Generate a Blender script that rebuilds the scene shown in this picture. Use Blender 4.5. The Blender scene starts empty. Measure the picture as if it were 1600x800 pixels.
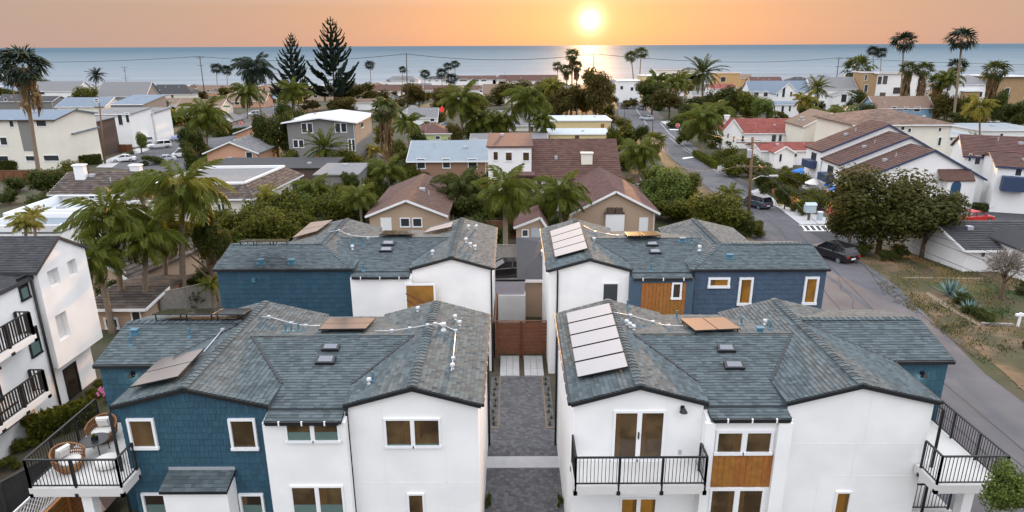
import bpy, math, random
from mathutils import Vector, Matrix
random.seed(7)
S = bpy.context.scene
COL = S.collection
R = math.radians

# ------------------------------------------------------------------ camera
F, PIT, ROLL, H = 1040.0, math.atan((400 - 70.5) / 1040.0), R(-0.25), 18.0
CR = Matrix.Rotation(math.pi / 2 - PIT, 3, 'X') @ Matrix.Rotation(ROLL, 3, 'Z')
cam_d = bpy.data.cameras.new('camera')
cam_d.sensor_width = 36.0
cam_d.lens = 36.0 * F / 1600.0
cam_d.clip_start = 0.1
cam_d.clip_end = 60000.0
cam = bpy.data.objects.new('camera', cam_d)
COL.objects.link(cam)
cam.matrix_world = Matrix.Translation((0, 0, H)) @ CR.to_4x4()
S.camera = cam

# ------------------------------------------------------------------ light
S.view_settings.view_transform = 'Standard'
S.view_settings.look = 'None'
S.view_settings.exposure = 0.40
S.view_settings.gamma = 1.0
SUN_D = (CR @ Vector(((922 - 800) / F, (400 - 31) / F, -1.0))).normalized()
SUN_EL = R(3.6)  # the disc stands at about two degrees; lamp raised above it to brighten foliage
SUN_AZ = math.atan2(SUN_D.x, SUN_D.y)
sun_d = bpy.data.lights.new('sun', 'SUN')
sun_d.energy = 4.6
sun_d.angle = R(0.6)
sun_d.color = (1.0, 0.52, 0.19)
sun = bpy.data.objects.new('sun', sun_d)
COL.objects.link(sun)
LAMP_D = Vector((math.sin(SUN_AZ) * math.cos(SUN_EL), math.cos(SUN_AZ) * math.cos(SUN_EL), math.sin(SUN_EL)))
sun.rotation_euler = (-LAMP_D).to_track_quat('-Z', 'Y').to_euler()
sun.location = (60, 400, 60)

W = bpy.data.worlds.new('World')
S.world = W
W.use_nodes = True
wn, wl = W.node_tree.nodes, W.node_tree.links
wn.clear()


def wnode(t, **k):
    n = wn.new(t)
    for a, b in k.items():
        setattr(n, a, b)
    return n


def wmath(op, a, b=None, c=None, clamp=False):
    n = wnode('ShaderNodeMath', operation=op)
    n.use_clamp = clamp
    for i, v in enumerate((a, b, c)):
        if v is None:
            continue
        if isinstance(v, (int, float)):
            n.inputs[i].default_value = v
        else:
            wl.new(v, n.inputs[i])
    return n.outputs[0]


def wmix(f, a, b, mode='MIX'):
    n = wnode('ShaderNodeMix', data_type='RGBA', blend_type=mode)
    for i, v in ((0, f), (6, a), (7, b)):
        if isinstance(v, (int, float)):
            n.inputs[i].default_value = v
        elif isinstance(v, tuple):
            n.inputs[i].default_value = (*v, 1)
        else:
            wl.new(v, n.inputs[i])
    return n.outputs[2]


tc = wnode('ShaderNodeTexCoord')
sep = wnode('ShaderNodeSeparateXYZ')
wl.new(tc.outputs['Generated'], sep.inputs[0])
el = wmath('MAXIMUM', sep.outputs[2], 0.0)
dp = wnode('ShaderNodeVectorMath', operation='DOT_PRODUCT')
wl.new(tc.outputs['Generated'], dp.inputs[0])
dp.inputs[1].default_value = SUN_D
cosang = wmath('MINIMUM', dp.outputs['Value'], 0.9999999)
ang = wmath('ARCCOSINE', cosang)
# horizon band: apricot round the sun, dusty mauve away from it
near = wmath('POWER', wmath('MULTIPLY_ADD', ang, -1 / 1.35, 1.0, True), 3.0, None, True)
east = wmath('MULTIPLY_ADD', ang, 1 / 1.2, -0.9 / 1.2, True)
hor = wmix(near, wmix(east, (0.375, 0.275, 0.245), (0.60, 0.59, 0.68)), (0.64, 0.285, 0.145))
# pale sky overhead, unseen and brightened to light walls facing the camera
ramp = wnode('ShaderNodeValToRGB')
wl.new(wmath('POWER', el, 0.6), ramp.inputs[0])
cr = ramp.color_ramp
cr.elements[0].position = 0.165
cr.elements[0].color = (0, 0, 0, 1)
cr.elements[1].position = 0.70
cr.elements[1].color = (1, 1, 1, 1)
up = wmix(ramp.outputs[0], hor, (1.66, 1.70, 1.82))
# slim cool band right over the sea, beige above it
band = wmath('MULTIPLY_ADD', wmath('ABSOLUTE', wmath('SUBTRACT', el, 0.085)), -1 / 0.085, 1.0, True)
up = wmix(wmath('MULTIPLY', band, 0.55), up, wmix(near, (0.345, 0.285, 0.21), (0.63, 0.305, 0.15)))
# faint cloud streaks
mp = wnode('ShaderNodeMapping')
mp.inputs['Scale'].default_value = (5.0, 5.0, 90.0)
wl.new(tc.outputs['Generated'], mp.inputs[0])
cn = wnode('ShaderNodeTexNoise')
cn.inputs['Scale'].default_value = 1.6
cn.inputs['Detail'].default_value = 5.0
wl.new(mp.outputs[0], cn.inputs['Vector'])
cl = wmath('MULTIPLY_ADD', cn.outputs[0], 7.0, -4.25, True)
up = wmix(wmath('MULTIPLY', cl, 0.38), up, (0.40, 0.27, 0.25))
# aureole and disc of the low sun
def glow(width, col):
    g = wmath('EXPONENT', wmath('MULTIPLY', wmath('POWER', wmath('DIVIDE', ang, width), 1.3), -1.0))
    return wmix(1.0, (0, 0, 0), wmix(g, (0, 0, 0), col), 'ADD')
up = wmix(1.0, up, glow(0.046, (0.22, 0.13, 0.085)), 'ADD')
up = wmix(1.0, up, glow(0.26, (0.05, 0.016, 0.002)), 'ADD')
up = wmix(1.0, up, glow(0.0105, (3.0, 2.5, 1.5)), 'ADD')
skyn = wnode('ShaderNodeTexSky', sky_type='NISHITA')
skyn.sun_disc = False
skyn.sun_elevation = SUN_EL
skyn.sun_rotation = SUN_AZ
skyn.air_density = 1.0
skyn.dust_density = 1.5
bg1 = wnode('ShaderNodeBackground')
bg1.inputs[1].default_value = 0.007
wl.new(skyn.outputs[0], bg1.inputs[0])
bg2 = wnode('ShaderNodeBackground')
bg2.inputs[1].default_value = 1.0
wl.new(up, bg2.inputs[0])
addn = wnode('ShaderNodeAddShader')
wl.new(bg1.outputs[0], addn.inputs[0])
wl.new(bg2.outputs[0], addn.inputs[1])
wo = wnode('ShaderNodeOutputWorld')
wl.new(addn.outputs[0], wo.inputs[0])
S.render.engine = 'CYCLES'
S.cycles.use_denoising = True
S.cycles.max_bounces = 6
S.cycles.diffuse_bounces = 3
S.cycles.glossy_bounces = 3
S.cycles.transparent_max_bounces = 6
S.cycles.caustics_reflective = False
S.cycles.caustics_refractive = False
S.cycles.sample_clamp_indirect = 6.0

# ------------------------------------------------------------------ terrain and picking points of the place
KN = [(-60, 0), (34, 0), (50, -1.0), (65, -2.2), (90, -3.5), (120, -4.5), (160, -5.5), (220, -6.5), (300, -7.5), (400, -8.2), (480, -8.6), (500, -13.6), (900, -14)]


def gz(y):
    for (a, za), (b, zb) in zip(KN, KN[1:]):
        if y <= b:
            t = max(0.0, (y - a) / (b - a))
            return za + (zb - za) * t
    return KN[-1][1]


def ray(px, py):
    return CR @ Vector(((px - 800) / F, (400 - py) / F, -1.0))


def pz(px, py, z):
    d = ray(px, py)
    return Vector((0, 0, H)) + d * ((z - H) / d.z)


def pY(px, py, y):
    d = ray(px, py)
    return Vector((0, 0, H)) + d * (y / d.y)


def pX(px, py, x):
    d = ray(px, py)
    return Vector((0, 0, H)) + d * (x / d.x)


def pPl(px, py, p0, n):
    d = ray(px, py)
    o = Vector((0, 0, H))
    return o + d * ((Vector(p0) - o).dot(n) / d.dot(n))


def gp(px, py):
    d = ray(px, py)
    lo, hi = 5.0, 495.0
    for _ in range(50):
        m = (lo + hi) / 2
        z = H + d.z / d.y * m
        if z > gz(m):
            lo = m
        else:
            hi = m
    return Vector((d.x / d.y * lo, lo, gz(lo)))


def dep(p):
    q = CR.transposed() @ (Vector(p) - Vector((0, 0, H)))
    return -q.z


# ------------------------------------------------------------------ materials
MATS = {}


def mat(name, col, rough=0.8, var=0.12, scale=3.0, bump=0.0, bscale=None, metal=0.0, island=0.0, spec=0.4, emit=None, trans=0.0, alpha_noise=None, col2=None, c2scale=0.4):
    if name in MATS:
        return MATS[name]
    m = bpy.data.materials.new(name)
    m.use_nodes = True
    n, l = m.node_tree.nodes, m.node_tree.links
    b = n['Principled BSDF']
    b.inputs['Roughness'].default_value = rough
    b.inputs['Metallic'].default_value = metal
    b.inputs['Specular IOR Level'].default_value = spec
    tcn = n.new('ShaderNodeTexCoord')

    def noise(sc, det=5):
        t = n.new('ShaderNodeTexNoise')
        t.inputs['Scale'].default_value = sc
        t.inputs['Detail'].default_value = det
        l.new(tcn.outputs['Object'], t.inputs['Vector'])
        return t.outputs[0]

    def mth(op, a, b_, cl_=False):
        t = n.new('ShaderNodeMath')
        t.operation = op
        t.use_clamp = cl_
        for i, v in enumerate((a, b_)):
            if isinstance(v, (int, float)):
                t.inputs[i].default_value = v
            else:
                l.new(v, t.inputs[i])
        return t.outputs[0]

    base = None
    rgb = n.new('ShaderNodeRGB')
    rgb.outputs[0].default_value = (*col, 1)
    base = rgb.outputs[0]
    if col2:
        mx = n.new('ShaderNodeMix')
        mx.data_type = 'RGBA'
        f = mth('MULTIPLY', mth('SUBTRACT', noise(c2scale, 6), 0.42), 6.0, True)
        l.new(f, mx.inputs[0])
        l.new(base, mx.inputs[6])
        mx.inputs[7].default_value = (*col2, 1)
        base = mx.outputs[2]
    fac = None
    if var:
        fac = mth('ADD', mth('MULTIPLY', mth('SUBTRACT', noise(scale, 6), 0.5), var * 4), 1.0)
    if island:
        g = n.new('ShaderNodeNewGeometry')
        f2 = mth('ADD', mth('MULTIPLY', mth('SUBTRACT', g.outputs['Random Per Island'], 0.5), island * 2), 1.0)
        fac = mth('MULTIPLY', fac, f2) if fac else f2
    if fac:
        hs = n.new('ShaderNodeHueSaturation')
        l.new(fac, hs.inputs['Value'])
        l.new(base, hs.inputs['Color'])
        if island:
            g2 = n.new('ShaderNodeObjectInfo')
            l.new(mth('ADD', mth('MULTIPLY', mth('SUBTRACT', g2.outputs['Random'], 0.5), 0.016), 0.5), hs.inputs['Hue'])
        base = hs.outputs[0]
    l.new(base, b.inputs['Base Color'])
    if bump:
        bp = n.new('ShaderNodeBump')
        bp.inputs['Strength'].default_value = bump
        bp.inputs['Distance'].default_value = 0.05
        l.new(noise(bscale or scale * 6, 4), bp.inputs['Height'])
        l.new(bp.outputs[0], b.inputs['Normal'])
    if emit:
        b.inputs['Emission Color'].default_value = (*emit[:3], 1)
        b.inputs['Emission Strength'].default_value = emit[3]
    if trans:
        tr = n.new('ShaderNodeBsdfTranslucent')
        l.new(base, tr.inputs['Color'])
        ms = n.new('ShaderNodeMixShader')
        ms.inputs[0].default_value = trans
        l.new(b.outputs[0], ms.inputs[1])
        l.new(tr.outputs[0], ms.inputs[2])
        l.new(ms.outputs[0], n['Material Output'].inputs[0])
    MATS[name] = m
    return m


M_WHITE = mat('white stucco', (0.85, 0.85, 0.84), 0.85, 0.03, 0.7, 0.12, 70, col2=(0.79, 0.79, 0.785), c2scale=0.55)
M_TRIM = mat('white trim', (0.80, 0.81, 0.82), 0.55, 0.02)
M_BLUE = mat('teal blue shakes', (0.024, 0.075, 0.112), 0.75, 0.05, 5, 0.2, 40, island=0.12)
M_NAVY = mat('slate blue siding', (0.056, 0.092, 0.142), 0.7, 0.05, 5, 0.1, 40, island=0.10)
M_SHG = mat('teal grey asphalt shingle', (0.080, 0.102, 0.110), 0.92, 0.06, 9, 0.5, 90, island=0.30)
M_SHGD = mat('roof underlay', (0.05, 0.065, 0.07), 0.95, 0.1)
M_BLACK = mat('black metal', (0.012, 0.013, 0.015), 0.45, 0.1)
M_FLAT = mat('weathered flat roof membrane', (0.34, 0.29, 0.27), 0.85, 0.10, 1.2, 0.2, 30, col2=(0.24, 0.23, 0.23), c2scale=0.7)
M_WOOD = mat('cedar planks', (0.29, 0.118, 0.026), 0.6, 0.25, 6, 0.2, 30, island=0.25)
M_FENCEW = mat('red brown stained fence wood', (0.16, 0.062, 0.030), 0.7, 0.2, 5, 0.2, 30, island=0.25)
M_GLASS = mat('dark window glass', (0.030, 0.022, 0.016), 0.06, 0.0, spec=0.5)
M_GLASSB = mat('brown tinted window glass', (0.058, 0.036, 0.019), 0.05, 0.35, 1.3, spec=0.5, col2=(0.115, 0.074, 0.036), c2scale=1.1)
M_BLIND = mat('grey green blind', (0.10, 0.16, 0.145), 0.6, 0.1)
M_LIT = mat('lit amber window', (0.20, 0.095, 0.018), 0.12, 0.15, 1.2, emit=(0.52, 0.24, 0.03, 0.15), col2=(0.09, 0.045, 0.012), c2scale=0.9)
M_FAR_GLASS = mat('far window glass', (0.035, 0.04, 0.045), 0.12, 0.0, spec=0.5)
M_CONC = mat('concrete', (0.42, 0.42, 0.42), 0.9, 0.1, 2, 0.15, 40)
M_PAVER = mat('grey lane pavers', (0.105, 0.105, 0.11), 0.9, 0.1, 6, 0.2, 60, island=0.28)
M_ASPH = mat('asphalt', (0.076, 0.078, 0.090), 0.93, 0.14, 0.5, 0.2, 60, col2=(0.098, 0.097, 0.106), c2scale=0.22)
M_ASPHD = mat('dark asphalt', (0.045, 0.046, 0.05), 0.92, 0.1, 0.6, 0.2, 60)
M_PAINT = mat('road paint', (0.75, 0.75, 0.73), 0.7, 0.1, 3)
M_GALV = mat('galvanised metal', (0.42, 0.44, 0.47), 0.45, 0.1, metal=0.3)
M_VENTB = mat('teal painted vent', (0.06, 0.16, 0.22), 0.55, 0.05)
M_PANEL = mat('solar cells', (0.20, 0.197, 0.207), 0.2, 0.03, 2, metal=0.85, spec=0.8)
M_PANEL.node_tree.nodes['Principled BSDF'].inputs['Coat Weight'].default_value = 1.0
M_PANEL.node_tree.nodes['Principled BSDF'].inputs['Coat IOR'].default_value = 2.0
M_PANEL.node_tree.nodes['Principled BSDF'].inputs['Coat Roughness'].default_value = 0.08
M_ALU = mat('panel frame', (0.03, 0.03, 0.032), 0.35, 0.0, metal=0.5)
M_DECK = mat('pale deck coating', (0.60, 0.59, 0.57), 0.85, 0.04, 2)
M_TERR = mat('mixed ground', (0.070, 0.058, 0.038), 0.95, 0.2, 0.5, 0.3, 8, col2=(0.036, 0.044, 0.016), c2scale=0.16)
M_LAWN = mat('lawn', (0.034, 0.048, 0.012), 0.95, 0.25, 1.8, 0.5, 20, col2=(0.062, 0.048, 0.024), c2scale=0.35)
M_DIRT = mat('dry dirt verge', (0.135, 0.088, 0.050), 0.95, 0.22, 1.2, 0.4, 14, col2=(0.058, 0.052, 0.022), c2scale=0.38)
M_SAND = mat('path sand', (0.19, 0.145, 0.10), 0.95, 0.1)
M_BARK = mat('grey brown bark', (0.13, 0.095, 0.065), 0.9, 0.25, 6, 0.6, 25)
M_PBARK = mat('pale palm trunk', (0.21, 0.165, 0.12), 0.9, 0.22, 5, 0.5, 20)
M_DEAD = mat('dead palm fronds', (0.17, 0.105, 0.05), 0.9, 0.2, 4, island=0.3, trans=0.25)
M_FEATHER = mat('queen palm leaflets', (0.092, 0.108, 0.014), 0.55, 0.1, 4, island=0.35, trans=0.35, spec=0.15)
M_FEATHY = mat('yellowing palm leaflets', (0.18, 0.17, 0.025), 0.55, 0.1, 4, island=0.35, trans=0.35, spec=0.15)
M_FAN = mat('fan palm blades', (0.062, 0.074, 0.018), 0.55, 0.1, 4, island=0.35, trans=0.3, spec=0.15)
M_SILHPALM = mat('silhouetted palm leaflets', (0.020, 0.031, 0.018), 0.6, 0.1, 4, island=0.35, trans=0.15, spec=0.15)  # darker palm green: the backlit silhouette is put into the colour
M_PINE = mat('norfolk pine needles', (0.022, 0.040, 0.024), 0.7, 0.1, 4, island=0.35, trans=0.1)
M_LEAF = mat('olive leaves', (0.088, 0.094, 0.012), 0.65, 0.1, 4, island=0.5, trans=0.4, spec=0.15)
M_LEAFD = mat('deep green leaves', (0.048, 0.060, 0.011), 0.65, 0.1, 4, island=0.45, trans=0.28, spec=0.15)
M_LEAFB = mat('bronze leaves', (0.078, 0.066, 0.014), 0.65, 0.1, 4, island=0.5, trans=0.4, spec=0.15)
M_LEAFT = mat('dusky olive leaves', (0.064, 0.064, 0.014), 0.65, 0.1, 4, island=0.34, trans=0.35, spec=0.15)
M_LEAFY = mat('light green leaves', (0.11, 0.145, 0.03), 0.6, 0.1, 4, island=0.4, trans=0.35, spec=0.15)
M_AGAVE = mat('blue agave leaves', (0.10, 0.17, 0.16), 0.6, 0.1, island=0.25)
M_TWIG = mat('bare grey twigs', (0.20, 0.165, 0.14), 0.9, 0.15, island=0.3)
M_WICK = mat('honey wicker', (0.22, 0.10, 0.04), 0.7, 0.2, 12, island=0.2)
M_CUSH = mat('off white fabric', (0.62, 0.60, 0.57), 0.9, 0.04)


# ------------------------------------------------------------------ mesh helpers
class MB:
    def __init__(s):
        s.v, s.f = [], []

    def face(s, pts):
        i = len(s.v)
        s.v += [tuple(p) for p in pts]
        s.f.append(tuple(range(i, i + len(pts))))
        return s

    def box(s, x0, x1, y0, y1, z0, z1):
        i = len(s.v)
        s.v += [(x0, y0, z0), (x1, y0, z0), (x1, y1, z0), (x0, y1, z0), (x0, y0, z1), (x1, y0, z1), (x1, y1, z1), (x0, y1, z1)]
        for f in ((3, 2, 1, 0), (4, 5, 6, 7), (0, 1, 5, 4), (1, 2, 6, 5), (2, 3, 7, 6), (3, 0, 4, 7)):
            s.f.append(tuple(i + k for k in f))
        return s

    def prism(s, poly, vec):
        """closed prism of a planar polygon pushed along vec"""
        n = len(poly)
        i = len(s.v)
        v = Vector(vec)
        s.v += [tuple(p) for p in poly] + [tuple(Vector(p) + v) for p in poly]
        s.f.append(tuple(range(i, i + n))[::-1])
        s.f.append(tuple(range(i + n, i + 2 * n)))
        for k in range(n):
            j = (k + 1) % n
            s.f.append((i + k, i + j, i + n + j, i + n + k))
        return s

    def obox(s, c, ax, ay, az):
        """box from centre and three half-axis vectors"""
        c, ax, ay, az = Vector(c), Vector(ax), Vector(ay), Vector(az)
        return s.prism([c - ax - ay - az, c + ax - ay - az, c + ax + ay - az, c - ax + ay - az], az * 2)

    def bar(s, a, b, w, h=None):
        a, b = Vector(a), Vector(b)
        d = (b - a)
        if d.length < 1e-6:
            return s
        d.normalize()
        up = Vector((0, 0, 1)) if abs(d.z) < 0.95 else Vector((0, 1, 0))
        x = d.cross(up).normalized() * (w / 2)
        y = x.cross(d).normalized() * ((h or w) / 2)
        return s.prism([a - x - y, a + x - y, a + x + y, a - x + y], b - a)

    def tube(s, pts, rad, n=6, cap=True):
        pts = [Vector(p) for p in pts]
        k = len(pts)
        rr = rad if isinstance(rad, (list, tuple)) else [rad] * k
        i0 = len(s.v)
        for j, p in enumerate(pts):
            d = (pts[min(j + 1, k - 1)] - pts[max(j - 1, 0)]).normalized()
            up = Vector((0, 0, 1)) if abs(d.z) < 0.9 else Vector((1, 0, 0))
            x = d.cross(up).normalized()
            y = d.cross(x).normalized()
            for q in range(n):
                a = 2 * math.pi * q / n
                s.v.append(tuple(p + (x * math.cos(a) + y * math.sin(a)) * rr[j]))
        for j in range(k - 1):
            for q in range(n):
                q2 = (q + 1) % n
                s.f.append((i0 + j * n + q, i0 + j * n + q2, i0 + (j + 1) * n + q2, i0 + (j + 1) * n + q))
        if cap:
            s.f.append(tuple(i0 + q for q in range(n))[::-1])
            s.f.append(tuple(i0 + (k - 1) * n + q for q in range(n)))
        return s

    def lathe(s, prof, c=(0, 0, 0), n=12):
        i0 = len(s.v)
        for r, z in prof:
            for q in range(n):
                a = 2 * math.pi * q / n
                s.v.append((c[0] + r * math.cos(a), c[1] + r * math.sin(a), c[2] + z))
        for j in range(len(prof) - 1):
            for q in range(n):
                q2 = (q + 1) % n
                s.f.append((i0 + j * n + q, i0 + j * n + q2, i0 + (j + 1) * n + q2, i0 + (j + 1) * n + q))
        s.f.append(tuple(i0 + q for q in range(n))[::-1])
        s.f.append(tuple(i0 + (len(prof) - 1) * n + q for q in range(n)))
        return s

    def mesh(s, name, m, smooth=False):
        me = bpy.data.meshes.new(name)
        me.from_pydata(s.v, [], s.f)
        if m:
            me.materials.append(m)
        if smooth:
            me.polygons.foreach_set('use_smooth', [True] * len(me.polygons))
        me.update()
        return me

    def build(s, name, m, parent=None, smooth=False, kind=None, label=None):
        return link(name, s.mesh(name, m, smooth), parent, kind, label)


WORLD = set()


def link(name, me, parent=None, kind=None, label=None, loc=None):
    o = bpy.data.objects.new(name, me)
    COL.objects.link(o)
    if parent is not None:
        o.parent = parent
        if parent.name in WORLD:
            o.location = -parent.location
    if loc is not None:
        o.location = loc
    if kind:
        o['kind'] = kind
    if label:
        o['label'] = label
    return o


def thing(name, label, cat, loc=(0, 0, 0), rz=0.0, group=None, world=False):
    o = bpy.data.objects.new(name, None)
    o.empty_display_size = 0.2
    COL.objects.link(o)
    o.location = loc
    o.rotation_euler = (0, 0, rz)
    tag(o, label, cat, group)
    if world:
        WORLD.add(o.name)
    return o


def tag(o, label, cat, group=None):
    o['label'] = label
    o['category'] = cat
    if group:
        o['group'] = group
    return o


def struct(name, mb, m, kind='structure'):
    return mb.build(name, m, None, kind=kind)


def rnd(a, b):
    return random.uniform(a, b)


def clip(poly, ins, inter):
    out = []
    for i in range(len(poly)):
        a, b = poly[i], poly[(i + 1) % len(poly)]
        ia, ib = ins(a), ins(b)
        if ia:
            out.append(a)
        if ia != ib:
            out.append(inter(a, b))
    return out


def clip2(poly, cv):
    """clip a 2-D polygon by a convex counter-clockwise polygon"""
    for i in range(len(cv)):
        p, q = cv[i], cv[(i + 1) % len(cv)]
        ex, ey = q[0] - p[0], q[1] - p[1]
        side = lambda a: ex * (a[1] - p[1]) - ey * (a[0] - p[0])
        def inter(a, b):
            sa, sb = side(a), side(b)
            t = sa / (sa - sb)
            return (a[0] + (b[0] - a[0]) * t, a[1] + (b[1] - a[1]) * t)
        poly = clip(poly, lambda a: side(a) >= -1e-9, inter)
        if len(poly) < 3:
            return []
    return poly


def tiles(mb, poly, e=0.155, w=(0.14, 0.36), lift=0.02, base=0.004, up=None, gap=0.0, jit=0.0, thick=0.012):
    """overlapping shingles laid in courses over a convex planar polygon"""
    P = [Vector(p) for p in poly]
    n = (P[1] - P[0]).cross(P[2] - P[0]).normalized()
    if up is None:
        if n.z < 0:
            n = -n
        v = Vector((0, 0, 1)) - n * n.z
        v = v.normalized() if v.length > 1e-4 else Vector((0, 1, 0))
    else:
        v = Vector(up).normalized()
    u = v.cross(n).normalized()
    q = [((p - P[0]).dot(u), (p - P[0]).dot(v)) for p in P]
    area = sum(q[i][0] * q[(i + 1) % len(q)][1] - q[(i + 1) % len(q)][0] * q[i][1] for i in range(len(q)))
    if area < 0:
        q = q[::-1]
    us, vs = [a[0] for a in q], [a[1] for a in q]
    v0 = min(vs)
    while v0 < max(vs):
        u0 = min(us) - rnd(0, w[1])
        while u0 < max(us):
            ww = rnd(*w)
            j = rnd(-jit, jit)
            c = clip2([(u0, v0 + j), (u0 + ww - gap, v0 + j), (u0 + ww - gap, v0 + e * 1.02), (u0, v0 + e * 1.02)], q)
            u0 += ww
            if not c:
                continue
            t = base + rnd(0, thick)
            pts = [P[0] + u * a + v * b + n * (t + lift * max(0.0, 1 - (b - v0) / e)) for a, b in c]
            i = len(mb.v)
            mb.v += [tuple(p) for p in pts]
            k = len(pts)
            mb.f.append(tuple(range(i, i + k)))
            for a in range(k):
                b = (a + 1) % k
                if abs(c[a][1] - v0 - j) < 1e-4 and abs(c[b][1] - v0 - j) < 1e-4 and lift:
                    m0 = len(mb.v)
                    mb.v += [tuple(pts[a] - n * (lift + t)), tuple(pts[b] - n * (lift + t))]
                    mb.f.append((i + a, m0, m0 + 1, i + b))
        v0 += e
    return mb
# ------------------------------------------------------------------ facades, windows, railings, panels
class Fac:
    """a vertical face: a point on it and the horizontal direction along it (outside is U x Z)"""
    def __init__(s, p0, u=(1, 0, 0)):
        s.p = Vector(p0)
        s.p.z = 0
        s.u = Vector(u).normalized()
        s.n = s.u.cross(Vector((0, 0, 1)))

    def uv(s, px, py):
        q = pPl(px, py, s.p, s.n)
        return (q - s.p).dot(s.u), q.z

    def rect(s, b):
        c = [s.uv(b[0], b[1]), s.uv(b[2], b[1]), s.uv(b[2], b[3]), s.uv(b[0], b[3])]
        u0, u1 = (c[0][0] + c[3][0]) / 2, (c[1][0] + c[2][0]) / 2
        z1, z0 = (c[0][1] + c[1][1]) / 2, (c[2][1] + c[3][1]) / 2
        return min(u0, u1), max(u0, u1), min(z0, z1), max(z0, z1)

    def pt(s, u, z, n=0.0):
        q = s.p + s.u * u + s.n * n
        return Vector((q.x, q.y, z))

    def box(s, mb, u0, u1, z0, z1, n0, n1):
        return mb.prism([s.pt(u0, z0, n0), s.pt(u1, z0, n0), s.pt(u1, z0, n1), s.pt(u0, z0, n1)], (0, 0, z1 - z0))


def window_r(house, fac, r, glass=None, frame=None, fw=0.07, split=1, blind=0.0, vsplit=False, name='window', depth=0.06, label=None):
    """frame ring standing proud of the wall, pane set back inside it"""
    u0, u1, z0, z1 = r
    out = []
    for k in range(split):
        a, b = u0 + (u1 - u0) * k / split, u0 + (u1 - u0) * (k + 1) / split
        m = MB()
        fac.box(m, a, b, z1 - fw, z1, 0.002, depth)
        fac.box(m, a - 0.02, b + 0.02, z0 - 0.02, z0 + fw, 0.002, depth + 0.02)
        fac.box(m, a, a + fw, z0 + fw, z1 - fw, 0.002, depth)
        fac.box(m, b - fw, b, z0 + fw, z1 - fw, 0.002, depth)
        if vsplit:
            mid = (a + b) / 2
            fac.box(m, mid - fw * .4, mid + fw * .4, z0 + fw, z1 - fw, 0.003, depth - 0.008)
        w = m.build(name, frame or M_TRIM, house, label=label)
        p = MB()
        fac.box(p, a + fw, b - fw, z0 + fw, z1 - fw, 0.004, 0.018)
        p.build('pane', glass or M_GLASS, w)
        cr_r = random.random()
        if glass in (M_GLASSB, M_GLASS, M_LIT) and cr_r < .75 and b - a > .5:
            q = MB()
            cw = (b - a - 2 * fw) * (0.16 + .2 * random.random())
            ca = a + fw if cr_r < .4 else b - fw - cw
            for i_ in range(5):
                fac.box(q, ca + cw * i_ / 5, ca + cw * (i_ + .8) / 5, z0 + fw, z1 - fw, 0.0185, 0.020 + .003 * (i_ % 2))
            q.build('curtain', M_CURT, w)
        if blind:
            q = MB()
            fac.box(q, a + fw, b - fw, z0 + fw, z0 + fw + (z1 - z0 - 2 * fw) * blind, 0.0245, 0.030)
            q.build('blind', M_BLIND, w)
        out.append(w)
    return out


def window(house, fac, px, **k):
    return window_r(house, fac, fac.rect(px), **k)


MESH = {}


def shared(key, fn):
    if key not in MESH:
        MESH[key] = fn()
    return MESH[key]


def railing(parent, pts, z, h=1.07, sp=0.12, m=M_BLACK, post=0.06, bal=0.018):
    mb = MB()
    rail = None
    bals = []
    for a, b in zip(pts, pts[1:]):
        A, B = Vector((a[0], a[1], z)), Vector((b[0], b[1], z))
        L = (B - A).length
        d = (B - A).normalized()
        zz = Vector((0, 0, 1))
        mb.bar(A + zz * h, B + zz * h, 0.065, 0.045)
        mb.bar(A + zz * 0.09, B + zz * 0.09, 0.04, 0.035)
        k = max(1, round(L / 1.55))
        for i in range(k + 1):
            p = A + d * (L * i / k)
            mb.bar(p - zz * 0.28, p + zz * (h - 0.02), post)
            mb.bar(p - zz * 0.34, p - zz * 0.20, post * 2.0)
        n = int(L / sp)
        for i in range(1, n):
            bals.append(A + d * (L * i / n) + zz * 0.1)
    rail = mb.build('railing', m, parent)
    me = shared(('bal', h, bal, m.name), lambda: MB().box(-bal / 2, bal / 2, -bal / 2, bal / 2, 0, h - 0.12).mesh('baluster', m))
    for p in bals:
        o = bpy.data.objects.new('baluster', me)
        COL.objects.link(o)
        o.parent = rail
        o.location = p
    return rail


def quad_px(pix, p0, n, off=0.0):
    nn = Vector(n).normalized()
    return [pPl(x, y, Vector(p0) + nn * off, nn) for x, y in pix]


def panels(corners, n, m, labels, group, gap=0.02, legs=0.0):
    """n x m solar panels filling a quad: corners a,b (first edge), c,d; each panel is a thing"""
    a, b, c, d = corners
    nor = (b - a).cross(d - a).normalized()
    if nor.z < 0:
        nor = -nor
    k = 0
    def P(s, t):
        return a * (1 - s) * (1 - t) + b * s * (1 - t) + c * s * t + d * (1 - s) * t
    for j in range(m):
        for i in range(n):
            e = 0.008
            s0, s1, t0, t1 = i / n + e, (i + 1) / n - e, j / m + e, (j + 1) / m - e
            q = [P(s0, t0), P(s1, t0), P(s1, t1), P(s0, t1)]
            ce = (q[0] + q[1] + q[2] + q[3]) / 4
            t = thing('solar_panel', labels[k % len(labels)], 'solar panel', ce, 0, group, world=True)
            MB().prism(q, nor * 0.045).build('panel_frame', M_ALU, t)
            f = 0.022
            qi = [ce + (x - ce) * (1 - f) + nor * 0.0451 for x in q]
            MB().prism(qi, nor * 0.003).build('panel_glass', M_PANEL, t)
            if legs:
                for x in q:
                    x2 = ce + (x - ce) * 0.85
                    MB().bar(x2, x2 - Vector((0, 0, legs)), 0.04).build('mounting_leg', M_ALU, t)
            k += 1


def tube_thing(name, pts, r, m, parent=None, n=6):
    return MB().tube(pts, r, n).build(name, m, parent, smooth=True)


def downpipe(house, x, y, z0, z1, dx=0.0):
    MB().tube([(x - dx, y + 0.1, z1 + 0.15), (x, y, z1), (x, y, z0)], 0.05, 8).build('downpipe', M_BLACK, house, smooth=True)


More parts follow.
